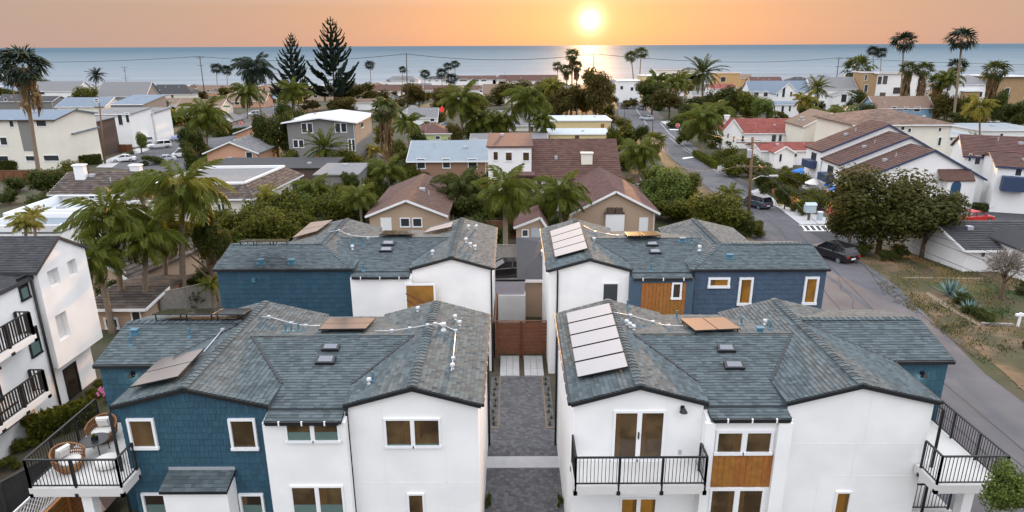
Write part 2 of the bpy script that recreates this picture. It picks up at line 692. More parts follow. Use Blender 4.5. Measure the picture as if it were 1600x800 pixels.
M_CURT = mat('brown curtain behind glass', (0.12, 0.068, 0.03), 0.25, 0.15, 4)
E_Z, R_Z = 6.6, 7.25


def townhouse(name, label, sg, yf, zo, flip, D, wi, wm, wo, oe, orr, oout, xend, yp):
    """gabled inner wing, low middle, gabled outer wing and a cross wing; s counts from the lane outwards"""
    X = lambda s: 0.45 + sg * s
    T = lambda t: yf + t
    t = thing(name, label, 'house', (X(8), T(D / 2), 0), world=True)
    e, r = E_Z + zo, R_Z + zo
    zb = -2.5
    ie0, ir, ie1 = 1.5, 3.78, 6.1
    P = lambda s, tt, z: Vector((X(s), T(tt), z))
    ov = 0.12

    def wall(poly, vec, m):
        return MB().prism(poly, vec).build('wall', m, t)
    # inner wing: a pentagon pushed back
    rz_in = lambda s, a, b: e + (r - e) * (s - a) / (b - a)
    zc = rz_in(ie0 + ov, ie0, ir) - 0.13
    w_in = wall([P(ie0 + ov, 0.12, zb), P(ie1 - ov, 0.12, zb), P(ie1 - ov, 0.12, zc), P(ir, 0.12, r - 0.13), P(ie0 + ov, 0.12, zc)], (0, D - 0.24, 0), wi)
    # middle
    sl = (7.1 - 6.28) / 4.9
    mz = lambda tt: 6.28 + zo + sl * (tt + 0.5)
    m0 = -0.40
    wall([P(ie1 - ov + 0.002, m0, zb), P(ie1 - ov + 0.002, 4.4, zb), P(ie1 - ov + 0.002, 4.4, mz(4.4) - 0.14), P(ie1 - ov + 0.002, m0, mz(m0) - 0.14)],
         (sg * (oe + ov - ie1 + ov - 0.004), 0, 0), wm)
    # outer wing and cross wing
    hw = 2.5
    zc2 = rz_in(oe + ov, oe, orr) - 0.13
    rx0, rx1, rxm = (D - 2 * hw + .2, D + 0.2, D - hw + .2) if not flip else (0.0, 2 * hw + .3, hw + 0.15)
    of0 = 0.12 if not flip else 2.0
    wall([P(oe + ov, of0, zb), P(oout - ov, of0, zb), P(oout - ov, of0, zc2), P(orr, of0, r - 0.13), P(oe + ov, of0, zc2)], (0, D - 0.12 - of0, 0), wo)
    xs = oe + ov if flip else orr
    wallm_x = wo if wo is not M_WHITE else M_BLUE
    wall([P(xs, rx0 + ov, zb), P(xs, rx1 - ov, zb), P(xs, rx1 - ov, zc2), P(xs, rxm, (r - 0.13) if not flip else zc2), P(xs, rx0 + ov, zc2)] if not flip else
         [P(xs, rx0 + ov, zb), P(xs, rx1 - ov, zb), P(xs, rx1 - ov, zc2), P(xs, rx0 + ov, zc2)], (sg * (xend - ov - xs), 0, 0), wallm_x)
    if flip:
        m_ = MB().prism([P(orr, rx0 + ov, zc2 - .01), P(orr, rx1 - ov, zc2 - .01), P(orr, rxm, r - 0.13)], (sg * (xend - ov - orr), 0, 0))
        m_.build('wall', wallm_x, t)
    # roof planes
    planes = [
        [P(ie0, 0, e), P(ir, 0, r), P(ir, D, r), P(ie0, D, e)],
        [P(ir, 0, r), P(ie1, 0, e), P(ie1, D, e), P(ir, D, r)],
        [P(ie1 - 0.02, -0.5, mz(-0.5)), P(oe + 0.02, -0.5, mz(-0.5)), P(oe + 0.02, 0.0, mz(0.0)), P(ie1 - 0.02, 0.0, mz(0.0))],
        [P(ir + 0.3, 0.0, mz(0)), P(orr - 0.3 + (0.2 if flip else 0), 0.0, mz(0)), P(orr - 0.3, 4.4, mz(4.4)), P(ir + 0.3, 4.4, mz(4.4))],
    ]
    planes[3] = [P(ie1 - 0.6, 0.14, mz(.14)), P(oe + 0.6, 0.14, mz(.14)), P(orr - 0.35, 4.4, mz(4.4)), P(ir + 0.35, 4.4, mz(4.4))]
    mzb = lambda tt: mz(4.4) - sl * (tt - 4.4)
    backp = [P(ir + 0.35, 4.4, mz(4.4)), P(orr - 0.35, 4.4, mz(4.4)), P(oe + 0.5, D - 0.2, mzb(D - 0.2)), P(ie1 - 0.5, D - 0.2, mzb(D - 0.2))]
    if not flip:
        planes += [
            [P(oe, 0, e), P(orr, 0, r), P(orr, D, r), P(oe, D, e)],
            [P(orr, 0, r), P(oout, 0, e), P(oout, D, e), P(orr, D, r)],
            [P(orr, rx0, e), P(xend, rx0, e), P(xend, rxm, r), P(orr, rxm, r)],
            [P(orr, rx1, e), P(xend, rx1, e), P(xend, rxm, r), P(orr, rxm, r)],
        ]
    else:
        planes += [
            [P(oe, 0, e), P(orr, rxm, r), P(orr, D, r), P(oe, D, e)],
            [P(orr, rxm, r), P(oout, rxm, e), P(oout, D, e), P(orr, D, r)],
            [P(oe, rx0, e), P(xend, rx0, e), P(xend, rxm, r), P(orr, rxm, r)],
            [P(orr, rx1, e), P(xend, rx1, e), P(xend, rxm, r), P(orr, rxm, r)],
        ]
    planes.append(backp)
    rm = MB()
    for k, pl in enumerate(planes):
        q = pl if (pl[1] - pl[0]).cross(pl[2] - pl[0]).z > 0 else pl[::-1]
        rm.prism(q, (0, 0, -0.12 - 0.0007 * k))
    roof = rm.build('roof', M_SHGD, t)
    sh = MB()
    for pl in planes:
        tiles(sh, pl)
    # ridge caps
    def caps(a, b, hs=0.17):
        d = b - a
        L = d.length
        d.normalize()
        side = d.cross(Vector((0, 0, 1))).normalized()
        n = int(L / 0.24)
        for i in range(n):
            p, q = a + d * (L * i / n), a + d * (L * (i + 1.15) / n)
            if i == n - 1:
                q = a + d * L
            l0, l1 = 0.085, 0.045
            dz = Vector((0, 0, hs * 0.27))
            z1, z0 = Vector((0, 0, l0)), Vector((0, 0, l1))
            i0 = len(sh.v)
            sh.v += [tuple(x) for x in (p + side * hs - dz + z1, p + z1, p - side * hs - dz + z1, q + side * hs - dz + z0, q + z0, q - side * hs - dz + z0,
                                        p + side * hs - dz, p - Vector((0, 0, .03)), p - side * hs - dz)]
            for f in ((0, 1, 4, 3), (1, 2, 5, 4), (0, 6, 7, 1), (1, 7, 8, 2)):
                sh.f.append(tuple(i0 + j for j in f))
    caps(P(ir, 0, r), P(ir, D, r))
    if not flip:
        caps(P(orr, 0, r), P(orr, D, r))
        caps(P(orr, rxm, r), P(xend, rxm, r))
    else:
        caps(P(orr, rxm, r), P(orr, D, r))
        caps(P(orr, rxm, r), P(xend, rxm, r))
        caps(P(oe, 0, e), P(orr, rxm, r))
    sh.build('shingles', M_SHG, roof, kind='stuff')
    # flat roof behind the middle slope, with a low metal edge
    fz = mz(4.4) - 0.03
    wall([P(ie1 - ov - .004, 4.41, zb), P(oe + ov + .004, 4.41, zb), P(oe + ov + .004, 4.41, fz - .66), P(ie1 - ov - .004, 4.41, fz - .66)], (0, D - 0.5 - 4.45, 0), wm)
    MB().bar(P(ir + 0.55, 4.4, mz(4.4) + 0.04), P(orr - 0.6, 4.4, mz(4.4) + 0.04), 0.10, 0.03).build('roof_edge', M_SHG, roof)
    si, so_ = (r - e) / (ie1 - ir), (r - e) / (orr - oe)
    dv = Vector((0, 0, 0.042))
    tv = (e - zo - 6.28) / sl - 0.5
    for a, b in ((P(ir + (r - mz(4.4)) / si, 4.4, mz(4.4)), P(ie1, tv, e)), (P(orr - (r - mz(4.4)) / so_, 4.4, mz(4.4)), P(oe, tv, e))) if not flip else ((P(ir + (r - mz(4.4)) / si, 4.4, mz(4.4)), P(ie1, tv, e)),):
        MB().bar(a + dv, b + dv, 0.085, 0.03).build('valley_flashing', M_BLACK, roof)
    if not flip:
        MB().bar(P(orr, rxm, r) + dv * .6, P(oout, rx0, e) + dv * .6, 0.085, 0.03).build('valley_flashing', M_BLACK, roof)
    # fascias and gutters
    class _G:
        def __init__(s, nm):
            s.nm = nm
        def bar(s, *a):
            MB().bar(*a).build(s.nm, M_BLACK, t)
    g = _G('gutter')
    g.bar(P(ie1 + 0.05, -0.53, mz(-0.5) - 0.05), P(oe - 0.05, -0.53, mz(-0.5) - 0.05), 0.11, 0.13)
    g.bar(P(ie0 - 0.05, 0.02, e - 0.06), P(ie0 - 0.05, D - 0.02, e - 0.06), 0.10, 0.12)
    if not flip:
        g.bar(P(oout + 0.05, 0.02, e - 0.06), P(oout + 0.05, rx0 + .1, e - 0.06), 0.10, 0.12)
        g.bar(P(oout, rx0 - 0.05, e - 0.06), P(xend, rx0 - 0.05, e - 0.06), 0.10, 0.12)
    else:
        g.bar(P(oe + 0.05, -0.05, e - 0.06), P(xend - 0.02, -0.05, e - 0.06), 0.10, 0.12)
    for i in range(9):
        br = MB()
        tt = 0.5 + i * (D - 1) / 8
        br.box(X(ie0 - 0.105) - 0.01, X(ie0 - 0.105) + 0.01, T(tt) - 0.025, T(tt) + 0.025, e - 0.13, e + 0.02)
        br.build('gutter_bracket', M_TRIM, t)
    for i in range(3):
        br = MB()
        s = ie1 + 0.5 + i * (oe - ie1 - 1) / 2
        br.box(X(s) - 0.025, X(s) + 0.025, T(-0.59), T(-0.535), mz(-.5) - 0.12, mz(-.5) + 0.03)
        br.build('gutter_bracket', M_TRIM, t)
    fa = _G('fascia')
    for a, b in ((P(ie0, -0.03, e - 0.075), P(ir, -0.03, r - 0.075)), (P(ir, -0.031, r - 0.075), P(ie1, -0.031, e - 0.075))):
        fa.bar(a, b, 0.05, 0.13)
    if not flip:
        for a, b in ((P(oe, -0.03, e - 0.075), P(orr, -0.03, r - 0.075)), (P(orr, -0.031, r - 0.075), P(oout, -0.031, e - 0.075))):
            fa.bar(a, b, 0.05, 0.13)
        for a, b in ((P(xend + .03, rx0, e - 0.075), P(xend + .03, rxm, r - 0.075)),):
            fa.bar(a, b, 0.05, 0.13)
    else:
        fa.bar(P(xend + .03, rx0, e - 0.075), P(xend + .03, rxm, r - 0.075), 0.05, 0.13)
    info = dict(t=t, roof=roof, P=P, X=X, T=T, e=e, r=r, mz=mz, planes=planes, fz=fz, D=D, front=T(0.12), mid=T(m0), zb=zb, rx0=rx0, rxm=rxm, oe=oe, orr=orr, oout=oout, xend=xend, ie0=ie0, ie1=ie1, ir=ir, of0=of0)
    return info


def pl_n(pl):
    n = (pl[1] - pl[0]).cross(pl[2] - pl[0]).normalized()
    return n if n.z > 0 else -n


def shakes(house, poly, up=(0, 0, 1), m=M_BLUE, e=0.24, w=(0.11, 0.24)):
    mb = MB()
    tiles(mb, poly, e, w, lift=0.022, base=0.004, up=up, jit=0.02, gap=0.008, thick=0.008)
    mb.build('shingle_siding', m, house, kind='stuff')


def vent(h, pl, px, py, kind, s=1.0):
    """small roof fittings: pipes, white tee vents, painted box vents"""
    q = pPl(px, py, pl[0], pl_n(pl))
    mb = MB()
    if kind == 'pipe':
        mb.lathe([(0.13 * s, -0.03), (0.09 * s, 0.05), (0.045 * s, 0.08), (0.045 * s, 0.42 * s), (0.04 * s, 0.42 * s)], q, 8)
        return mb.build('vent_pipe', M_VENTB, h['roof'], smooth=False)
    if kind == 'tee':
        mb.lathe([(0.15 * s, -0.02), (0.06 * s, 0.07), (0.06 * s, 0.2 * s)], q, 8)
        mb.lathe([(0.12 * s, 0.2 * s), (0.15 * s, 0.25 * s), (0.13 * s, 0.36 * s), (0.02, 0.4 * s)], q, 10)
        return mb.build('vent_cap', M_VENTW, h['roof'])
    mb.box(q.x - 0.2 * s, q.x + 0.2 * s, q.y - 0.16 * s, q.y + 0.16 * s, q.z - 0.06, q.z + 0.05)
    mb.box(q.x - 0.12 * s, q.x + 0.12 * s, q.y - 0.1 * s, q.y + 0.1 * s, q.z + 0.05, q.z + 0.2 * s)
    mb.box(q.x - 0.17 * s, q.x + 0.17 * s, q.y - 0.14 * s, q.y + 0.14 * s, q.z + 0.2 * s, q.z + 0.25 * s)
    return mb.build('box_vent', M_VENTB, h['roof'])


def skylight(h, pl, px):
    n = pl_n(pl)
    q = quad_px(px, pl[0], n, 0.04)
    fr = MB().prism(q, n * 0.10).build('skylight', M_BLACK, h['roof'])
    c = sum(q, Vector()) / 4
    return fr, c, q, n


def skylight_full(h, pl, px):
    fr, c, q, n = skylight(h, pl, px)
    # the pane is a sub-part of the roof fitting: joined to the roof level as its own mesh
    qi = [c + (x - c) * 0.74 + n * 0.101 for x in q]
    MB().prism(qi, n * 0.012).build('skylight_pane', M_SKYL, h['roof'])


M_VENTW = mat('pale vent metal', (0.52, 0.54, 0.56), 0.5, 0.05)
M_SKYL = mat('skylight pane', (0.12, 0.13, 0.16), 0.1, 0.0, spec=0.6)


def conduit(h, name, pts, r=0.024):
    MB().tube(pts, r, 6).build(name, M_GALV, h['roof'], smooth=True)
    for p in pts[1:-1]:
        MB().box(p.x - 0.07, p.x + 0.07, p.y - 0.07, p.y + 0.07, p.z - 0.09, p.z + 0.05).build('conduit_box', M_GALV, h['roof'])


def wall_lamp(fac, px, py, label, lit=False):
    u, z = fac.uv(px, py)
    c = fac.pt(u, z)
    t = thing('wall_lamp', label, 'lamp', c, world=True)
    mb = MB()
    mb.obox(fac.pt(u, z, 0.03), fac.u * 0.06, Vector((0, 0, 0.09)), fac.n * 0.025)
    mb.bar(fac.pt(u, z + 0.05, 0.04), fac.pt(u, z + 0.07, 0.2), 0.03)
    p = fac.pt(u, z, 0.2)
    mb.lathe([(0.03, 0.10), (0.05, 0.08), (0.14, -0.06), (0.13, -0.06)], p, 10)
    mb.build('lamp_shade', M_BLACK, t)
    b = MB().lathe([(0.03, 0.0), (0.05, -0.05), (0.03, -0.085)], p, 8)
    b.build('bulb', M_BULB if lit else M_TRIM, t)
    if lit:
        l = bpy.data.lights.new('bulb_light', 'POINT')
        l.energy = 3.0
        l.color = (1, 0.9, 0.75)
        l.shadow_soft_size = 0.04
        o = bpy.data.objects.new('bulb_light', l)
        COL.objects.link(o)
        o.parent = t
        o.location = Vector((p.x, p.y, p.z - 0.13)) - t.location


M_BULB = mat('lit bulb', (1, 1, 1), 0.4, 0, emit=(1, 0.88, 0.7, 5.0))

# ------------------------------------------------------------------ the four new townhouses
NR = townhouse('townhouse', 'nearest right townhouse, white with a black balcony and a column of five solar panels', 1, 19.70, 0.0, False, 7.8, M_WHITE, M_WHITE, M_WHITE, 8.7, 11.15, 13.85, 16.2, None)
NL = townhouse('townhouse', 'nearest left townhouse, teal blue shingled gable beside two white wings', -1, 19.65, 0.0, False, 7.8, M_WHITE, M_WHITE, M_BLUE, 8.6, 11.35, 13.8, 16.2, None)
BR = townhouse('townhouse', 'rear right townhouse with a white gable and slate blue wing with three white framed windows', 1, 34.35, -0.3, True, 8.6, M_WHITE, M_NAVY, M_NAVY, 9.3, 11.6, 14.3, 16.9, None)
BL = townhouse('townhouse', 'rear left townhouse with a long windowless blue wall and a white gable', -1, 34.75, -0.3, True, 8.6, M_WHITE, M_WHITE, M_BLUE, 9.2, 11.5, 14.3, 16.9, None)

for h, m in ((NL, M_BLUE),):
    P = h['P']
    y0 = 0.118
    e, r = h['e'], h['r']
    for a, b, za, zb_ in ((h['oe'] + .12, h['orr'], e - 0.1, r - 0.13), (h['orr'], h['oout'] - .12, r - 0.13, e - 0.1)):
        shakes(h['t'], [P(a, y0, -0.5), P(b, y0, -0.5), P(b, y0, zb_), P(a, y0, za)][::-1], m=m)
    yx = h['rx0'] + 0.118
    shakes(h['t'], [P(h['oout'] - .12, yx, -0.5), P(h['xend'] - .13, yx, -0.5), P(h['xend'] - .13, yx, e - 0.1), P(h['oout'] - .12, yx, e - 0.1)][::-1], m=m)
    xo = h['oout'] - 0.118
P = NR['P']
yx = NR['rx0'] + 0.118
shakes(NR['t'], [P(NR['oout'] - .12, yx, -0.5), P(NR['xend'] - .13, yx, -0.5), P(NR['xend'] - .13, yx, 6.5), P(NR['oout'] - .12, yx, 6.5)], m=M_BLUE)
for h, m in ((BL, M_BLUE), (BR, M_NAVY)):
    P = h['P']
    q = [P(h['oe'] + .12, 0.118, -0.5), P(h['xend'] - .13, 0.118, -0.5), P(h['xend'] - .13, 0.118, h['e'] - 0.1), P(h['oe'] + .12, 0.118, h['e'] - 0.1)]
    shakes(h['t'], q if h is BR else q[::-1], m=m, e=0.28, w=(0.2, 0.4))

# ---- nearest left townhouse: openings
t = NL['t']
f = Fac((0, NL['front'] - 0.02, 0))
fo = f
for px in ((203, 653, 245, 700), (360, 653, 402, 701)):
    window(t, f, px, glass=M_GLASSB, fw=0.08, depth=0.09)
for px in ((225, 769, 263, 806), (376, 770, 414, 806)):
    window(t, f, px, glass=M_GLASS, fw=0.08, blind=0.5, depth=0.09)
f = Fac((0, NL['mid'], 0))
window(t, f, (446, 656, 531, 690), glass=M_GLASSB, split=2, blind=0.45)
window(t, f, (456, 758, 539, 812), glass=M_GLASSB, split=2, blind=0.45)
f = Fac((0, NL['front'], 0))
window(t, f, (601, 653, 689, 698), glass=M_GLASSB, split=2, blind=0.06)
window(t, f, (637, 770, 664, 812), glass=M_GLASSB, blind=0.2)
# bay with its own little shingled roof
fb = Fac((0, NL['front'] - 0.75, 0))
u0, u1, z0, z1 = fb.rect((257, 766, 357, 806))
MB().box(u0, u1, NL['front'] - 0.75, NL['front'] - 0.03, -0.5, z1).build('bay', M_WHITE, t)
br_ = [Vector((u0 - .06, NL['front'] - 0.87, z1 + 0.02)), Vector((u1 + .06, NL['front'] - 0.87, z1 + 0.02)), Vector((u1 + .06, NL['front'] - 0.03, z1 + 0.30)), Vector((u0 - .06, NL['front'] - 0.03, z1 + 0.30))]
bay_roof = MB().prism(br_, (0, 0, -0.1)).build('bay_roof', M_BLACK, t)
mb = MB()
tiles(mb, br_)
mb.build('shingles', M_SHG, bay_roof, kind='stuff')
MB().box(u0 - .06, u1 + .06, NL['front'] - 0.06, NL['front'] - 0.03, z1 + .28, z1 + 0.42).build('flashing', M_GALV, bay_roof)

# ---- nearest right townhouse: openings
t = NR['t']
f = Fac((0, NR['front'], 0))
u0, u1, z0, z1 = f.rect((957, 641, 1038, 719))
DECK_Z = z0 - 0.03
window_r(t, f, (u0, u1, z0, z1), glass=M_GLASSB, split=2, name='sliding_door', fw=0.08)
mb = MB()
f.box(mb, (u0 + u1) / 2 - 0.03, (u0 + u1) / 2 + 0.01, z0 + 0.9, z0 + 1.15, 0.06, 0.11)
mb.build('door_handle', M_BLACK, t)
window(t, f, (968, 776, 1026, 812), glass=M_LIT, split=2, name='glass_door')
window(t, f, (1302, 767, 1327, 812), glass=M_LIT)
mb = MB()
uu, zz = f.uv(1062, 706)
f.box(mb, uu - .05, uu + .05, zz - .08, zz + .08, 0, .04)
mb.build('outlet_box', M_GALV, t)
wall_lamp(f, 1066, 637, 'small black wall lamp high on the white gable beside the sliding door')
fm = Fac((0, NR['mid'], 0))
window(t, fm, (1117, 672, 1207, 709), glass=M_GLASSB, split=2, fw=0.09)
r0 = fm.rect((1112, 710, 1208, 760))
n = 11
for i in range(n):
    mb = MB()
    a, b = r0[0] + (r0[1] - r0[0]) * i / n, r0[0] + (r0[1] - r0[0]) * (i + 1) / n
    fm.box(mb, a + 0.004, b - 0.004, r0[2], r0[3] - 0.005, 0.002, 0.03 + rnd(0, 0.012))
    mb.build('plank', M_WOOD, t)
mb = MB()
fm.box(mb, *fm.rect((1207.5, 672, 1213, 761)), 0.002, 0.03)
mb.build('plank', M_WOOD, t)
window(t, fm, (1106, 762, 1192, 815), glass=M_GLASSB, split=2, fw=0.09)
# white piers either side of the middle bay
for a, b in (((1101, 664), (1116, 664)), ((1214, 664), (1236, 664))):
    ua, ub = fm.uv(*a)[0], fm.uv(*b)[0]
    mb = MB()
    fm.box(mb, ua, ub, -0.5, NR['mz'](-0.5) - 0.15, 0.002, 0.16)
    mb.build('pier', M_WHITE, t)

# ---- panel joints of the white cladding
def seam(h, fac, u0, z0, u1, z1):
    mb = MB()
    if abs(u1 - u0) < 0.01:
        fac.box(mb, u0 - 0.012, u0 + 0.012, z0, z1, 0.001, 0.006)
    else:
        fac.box(mb, u0, u1, z0 - 0.012, z0 + 0.012, 0.001, 0.006)
    mb.build('panel_joint', M_TRIM, h['t'])

fl = Fac((0, NL['front'], 0))
for px in (596, 694):
    u = fl.uv(px, 640)[0]
    seam(NL, fl, u, -0.4, u, 6.72)
seam(NL, fl, fl.uv(548, 768)[0], 3.45, fl.uv(748, 768)[0], 3.45)
fr = Fac((0, NR['front'], 0))
for px in (953, 1043):
    u = fr.uv(px, 630)[0]
    seam(NR, fr, u, 6.3, u, 6.8)
for px, z0, z1 in ((1352, 4.9, 7.0), (1340, 3.6, 4.9), (1290, -.4, 3.6)):
    u = fr.uv(px, 680)[0]
    seam(NR, fr, u, z0, u, z1)
seam(NR, fr, 9.1, 4.9, 14.1, 4.9)
seam(NR, fr, 11.2, 3.6, 14.1, 3.6)

# ---- balconies
def deck(h, poly, z, th=0.32, name='balcony'):
    return MB().prism([(x, y, z - th) for x, y in poly], (0, 0, th)).build(name, M_DECK, h['t'])

z = DECK_Z
y1, y0 = NR['front'] - 0.003, NR['front'] - 1.38
deck(NR, [(2.0, y0), (6.3, y0), (6.3, y1), (2.0, y1)], z)
railing(NR['t'], [(2.04, y1 - .05), (2.04, y0 + .03), (6.27, y0 + .03), (6.27, NR['mid'] - .05)], z)
zo_ = 4.15
yb = NR['T'](NR['rx0']) + .05
deck(NR, [(13.9, 18.55), (16.15, 18.55), (16.15, yb), (14.2, yb), (14.2, 19.75), (13.9, 19.75)], zo_)
railing(NR['t'], [(13.95, 19.5), (13.95, 18.6), (16.1, 18.6), (16.1, yb - .1)], zo_)
mb = MB()
mb.box(15.5, 15.85, 19.3, 19.65, -0.5, zo_ - .325)
mb.build('post', M_WHITE, NR['t'])
railing(NR['t'], [(14.0, 20.4), (15.9, 20.4)], 1.75)
deck(NR, [(13.8, 20.3), (16.0, 20.3), (16.0, yb), (13.8, yb)], 1.75, name='stair_landing')
yb2 = NL['T'](NL['rx0']) + .05
deck(NL, [(-16.0, 18.65), (-12.9, 18.65), (-12.9, 19.74), (-13.24, 19.74), (-13.24, yb2), (-16.0, yb2)], zo_ - .05)
railing(NL['t'], [(-15.95, yb2 - .1), (-15.95, 18.7), (-12.95, 18.7), (-12.95, 19.65)], zo_ - .05)
mb = MB()
mb.box(-14.6, -14.25, 19.0, 19.35, -0.5, zo_ - .375)
mb.build('post', M_WHITE, NL['t'])
# downpipes
downpipe(NL['t'], NL['X'](13.9), 19.6, -0.4, 6.35)
downpipe(NL['t'], NL['X'](6.0), 19.62, -0.4, 6.3)
downpipe(NR['t'], NR['X'](13.9), 19.55, -0.4, 6.35, 0.15)
downpipe(NR['t'], NR['X'](1.55), 27.2, -0.4, 6.4)
downpipe(NL['t'], NL['X'](1.55), 27.2, -0.4, 6.4)
downpipe(BL['t'], BL['X'](9.15), 34.65, -1.4, 6.0)
downpipe(BR['t'], BR['X'](9.5), 34.35, -1.4, 6.0)
downpipe(BR['t'], BR['X'](2.05), 34.4, -1.4, 6.1)
downpipe(BL['t'], BL['X'](1.6), 34.8, -1.4, 6.1)
fx = Fac((0, NR['T'](NR['rx0']) + .10, 0))
wall_lamp(fx, 1440, 583, 'lit black gooseneck lamp on the blue wall over the right balcony', True)
wall_lamp(Fac((0, NL['T'](NL['rx0']) + .10, 0)), 208, 583, 'lit black gooseneck lamp on the blue wall over the furnished balcony', True)

# ---- rear townhouses: openings
t = BL['t']
f = Fac((0, BL['mid'], 0))
window(t, f, (633, 443, 681, 492), glass=M_LIT, fw=0.1)
mb = MB()
for k, (a, b) in enumerate((((634, 458), (678, 480)), ((636, 468), (660, 484)))):
    (ua, za), (ub, zb_) = f.uv(*a), f.uv(*b)
    mb.bar(f.pt(ua, za, 0.04), f.pt(ub, zb_, 0.04), 0.06)
mb.build('stair_handrail', M_FENCEW, t)
fb = Fac((0, BL['front'], 0))
mb = MB()
u, z = fb.uv(397, 437)
fb.box(mb, u - .1, u + .1, z - .12, z + .12, 0, .12)
mb.build('wall_vent', M_VENTB, t)
seam(BL, Fac((0, BL['front'], 0)), -2.6, -1, -2.6, 6.5)
t = BR['t']
f = Fac((0, BR['front'], 0))
window(t, f, (940, 441, 967, 480), glass=M_FAR_GLASS, fw=0.09, depth=0.05)
fw_ = Fac((0, BR['front'] - 0.03, 0))
for px in ((1106, 433, 1140, 449), (1153, 433, 1175, 476), (1255, 432, 1277, 475)):
    window(t, fw_, px, glass=M_LIT, fw=0.12, depth=0.1)
f = Fac((0, BR['mid'], 0))
r0 = f.rect((1001, 442, 1070, 500))
n = 12
for i in range(n):
    mb = MB()
    a, b = r0[0] + (r0[1] - r0[0]) * i / n, r0[0] + (r0[1] - r0[0]) * (i + 1) / n
    f.box(mb, a + 0.006, b - 0.006, r0[2] - 2, r0[3], 0.002, 0.03 + rnd(0, 0.02))
    mb.build('plank', M_WOOD, t)
f2 = Fac((0, BR['mid'] - 0.045, 0))
window(t, f2, (1049, 441, 1065, 467), glass=M_GLASS, fw=0.1)

# ---- roof fittings
for h, pxs in ((NR, (((1120, 541), (1146, 541), (1150, 551), (1122, 551)), ((1130, 567), (1160, 567), (1164, 578), (1133, 578)))),
               (NL, (((505, 540), (532, 540), (529, 549), (502, 549)), ((497, 558), (526, 558), (522, 570), (492, 570)))),
               (BR, (((1010, 379), (1027, 379), (1029, 385), (1010, 385)), ((1014, 391), (1031, 391), (1034, 397), (1015, 397)))),
               (BL, (((598, 378), (617, 378), (616, 384), (596, 384)), ((595, 388), (614, 388), (613, 394), (592, 394))))):
    for px in pxs:
        skylight_full(h, h['planes'][3], px)
FLATP = lambda h: h['planes'][-1]
for h, pl, lst in (
    (NR, NR['planes'][1], ((980, 481, 'pipe'), (979, 508, 'tee'), (990, 516, 'tee'), (984, 512, 'tee'))),
    (NR, FLATP(NR), ((1057, 498, 'pipe'), (1187, 519, 'box'), (1203, 515, 'pipe'), (1158, 508, 'pipe'))),
    (NR, NR['planes'][4], ((1195, 507, 'tee'),)),
    (NL, NL['planes'][0], ((711, 500, 'tee'), (718, 509, 'tee'), (707, 577, 'tee'))),
    (NL, NL['planes'][1], ((653, 487, 'tee'), (583, 596, 'pipe'), (577, 600, 'tee'))),
    (NL, FLATP(NL), ((447, 519, 'pipe'), (456, 519, 'pipe'), (467, 518, 'pipe'))),
    (NL, NL['planes'][6], ((211, 522, 'box'), (205, 540, 'pipe'), (296, 527, 'pipe'))),
    (NL, NL['planes'][5], ((693, 515, 'tee'),)),
    (BR, BR['planes'][3], ((928, 378, 'tee'), (1017, 424, 'pipe'), (1066, 378, 'box'), (1080, 380, 'pipe'))),
    (BR, BR['planes'][6], ((1140, 404, 'box'), (1093, 391, 'tee'))),
    (BL, BL['planes'][6], ((408, 412, 'box'), (456, 412, 'box'))),
    (BL, BL['planes'][3], ((550, 382, 'pipe'), (568, 384, 'pipe'), (568, 423, 'pipe'), (551, 390, 'tee'))),
    (BL, BL['planes'][0], ((735, 386, 'tee'), (742, 390, 'tee'), (728, 379, 'tee'), (732, 358, 'tee'), (744, 358, 'tee'))),
    (BL, BL['planes'][1], ((676, 398, 'tee'),)),
):
    for x, y, k in lst:
        vent(h, pl, x, y, k, (1.0 if h in (NR, NL) else 1.2) * (0.62 if k == 'tee' else 0.9))

def onpl(h, k, pts, off=0.09):
    pl = h['planes'][k] if isinstance(k, int) else k
    return [pPl(x, y, pl[0] + pl_n(pl) * off, pl_n(pl)) for x, y in pts]

conduit(NL, 'conduit', onpl(NL, FLATP(NL), [(586, 517), (612, 517), (640, 513)], .12) + onpl(NL, 1, [(668, 508), (680, 506)]) + onpl(NL, 0, [(690, 507), (712, 517), (708, 560), (705, 580)]))
conduit(NL, 'conduit', onpl(NL, 5, [(318, 550), (348, 515)]) + onpl(NL, 5, [(357, 498)]) + onpl(NL, 4, [(420, 495), (455, 505)]) + onpl(NL, FLATP(NL), [(478, 509), (500, 509)], .12))
conduit(NR, 'conduit', onpl(NR, 1, [(958, 488), (985, 493), (1020, 503), (1030, 507)]) + onpl(NR, FLATP(NR), [(1045, 509), (1068, 509)], .12))
conduit(BL, 'conduit', onpl(BL, 4, [(515, 362), (530, 360), (545, 367)]) + onpl(BL, FLATP(BL), [(575, 371), (592, 370)], .12))
conduit(BR, 'conduit', onpl(BR, 1, [(912, 353), (930, 362), (950, 366)]) + onpl(BR, FLATP(BR), [(965, 368), (978, 367)], .12))

# ---- solar panels
orden = ['uppermost', 'second from the top', 'middle', 'fourth from the top', 'lowest']
pl = NR['planes'][0]
q = quad_px([(884, 490), (953, 474), (983, 575), (902, 592)], pl[0], pl_n(pl), 0.16)
panels([q[0], q[1], q[2], q[3]], 1, 5, ['%s dark panel of the column of five on the nearest right townhouse' % w for w in orden], 'column of five panels on the near right roof')
pl = BR['planes'][0]
q = quad_px([(859, 362), (906, 347), (919, 389), (867, 403)], pl[0], pl_n(pl), 0.16)
panels([q[0], q[1], q[2], q[3]], 1, 4, ['%s bright panel of the column of four on the rear right townhouse' % w for w in ('uppermost', 'second from the top', 'third from the top', 'lowest')], 'column of four panels on the rear right roof')
UPZ = Vector((0, 0, 1))


def onb(h, pix, off):
    pl = h['planes'][-1]
    return quad_px(pix, pl[0], pl_n(pl), off)


def flatq(pix, z, tilt=0.0):
    q = [pz(x, y, z) for x, y in pix]
    q[2] += UPZ * 0
    return q


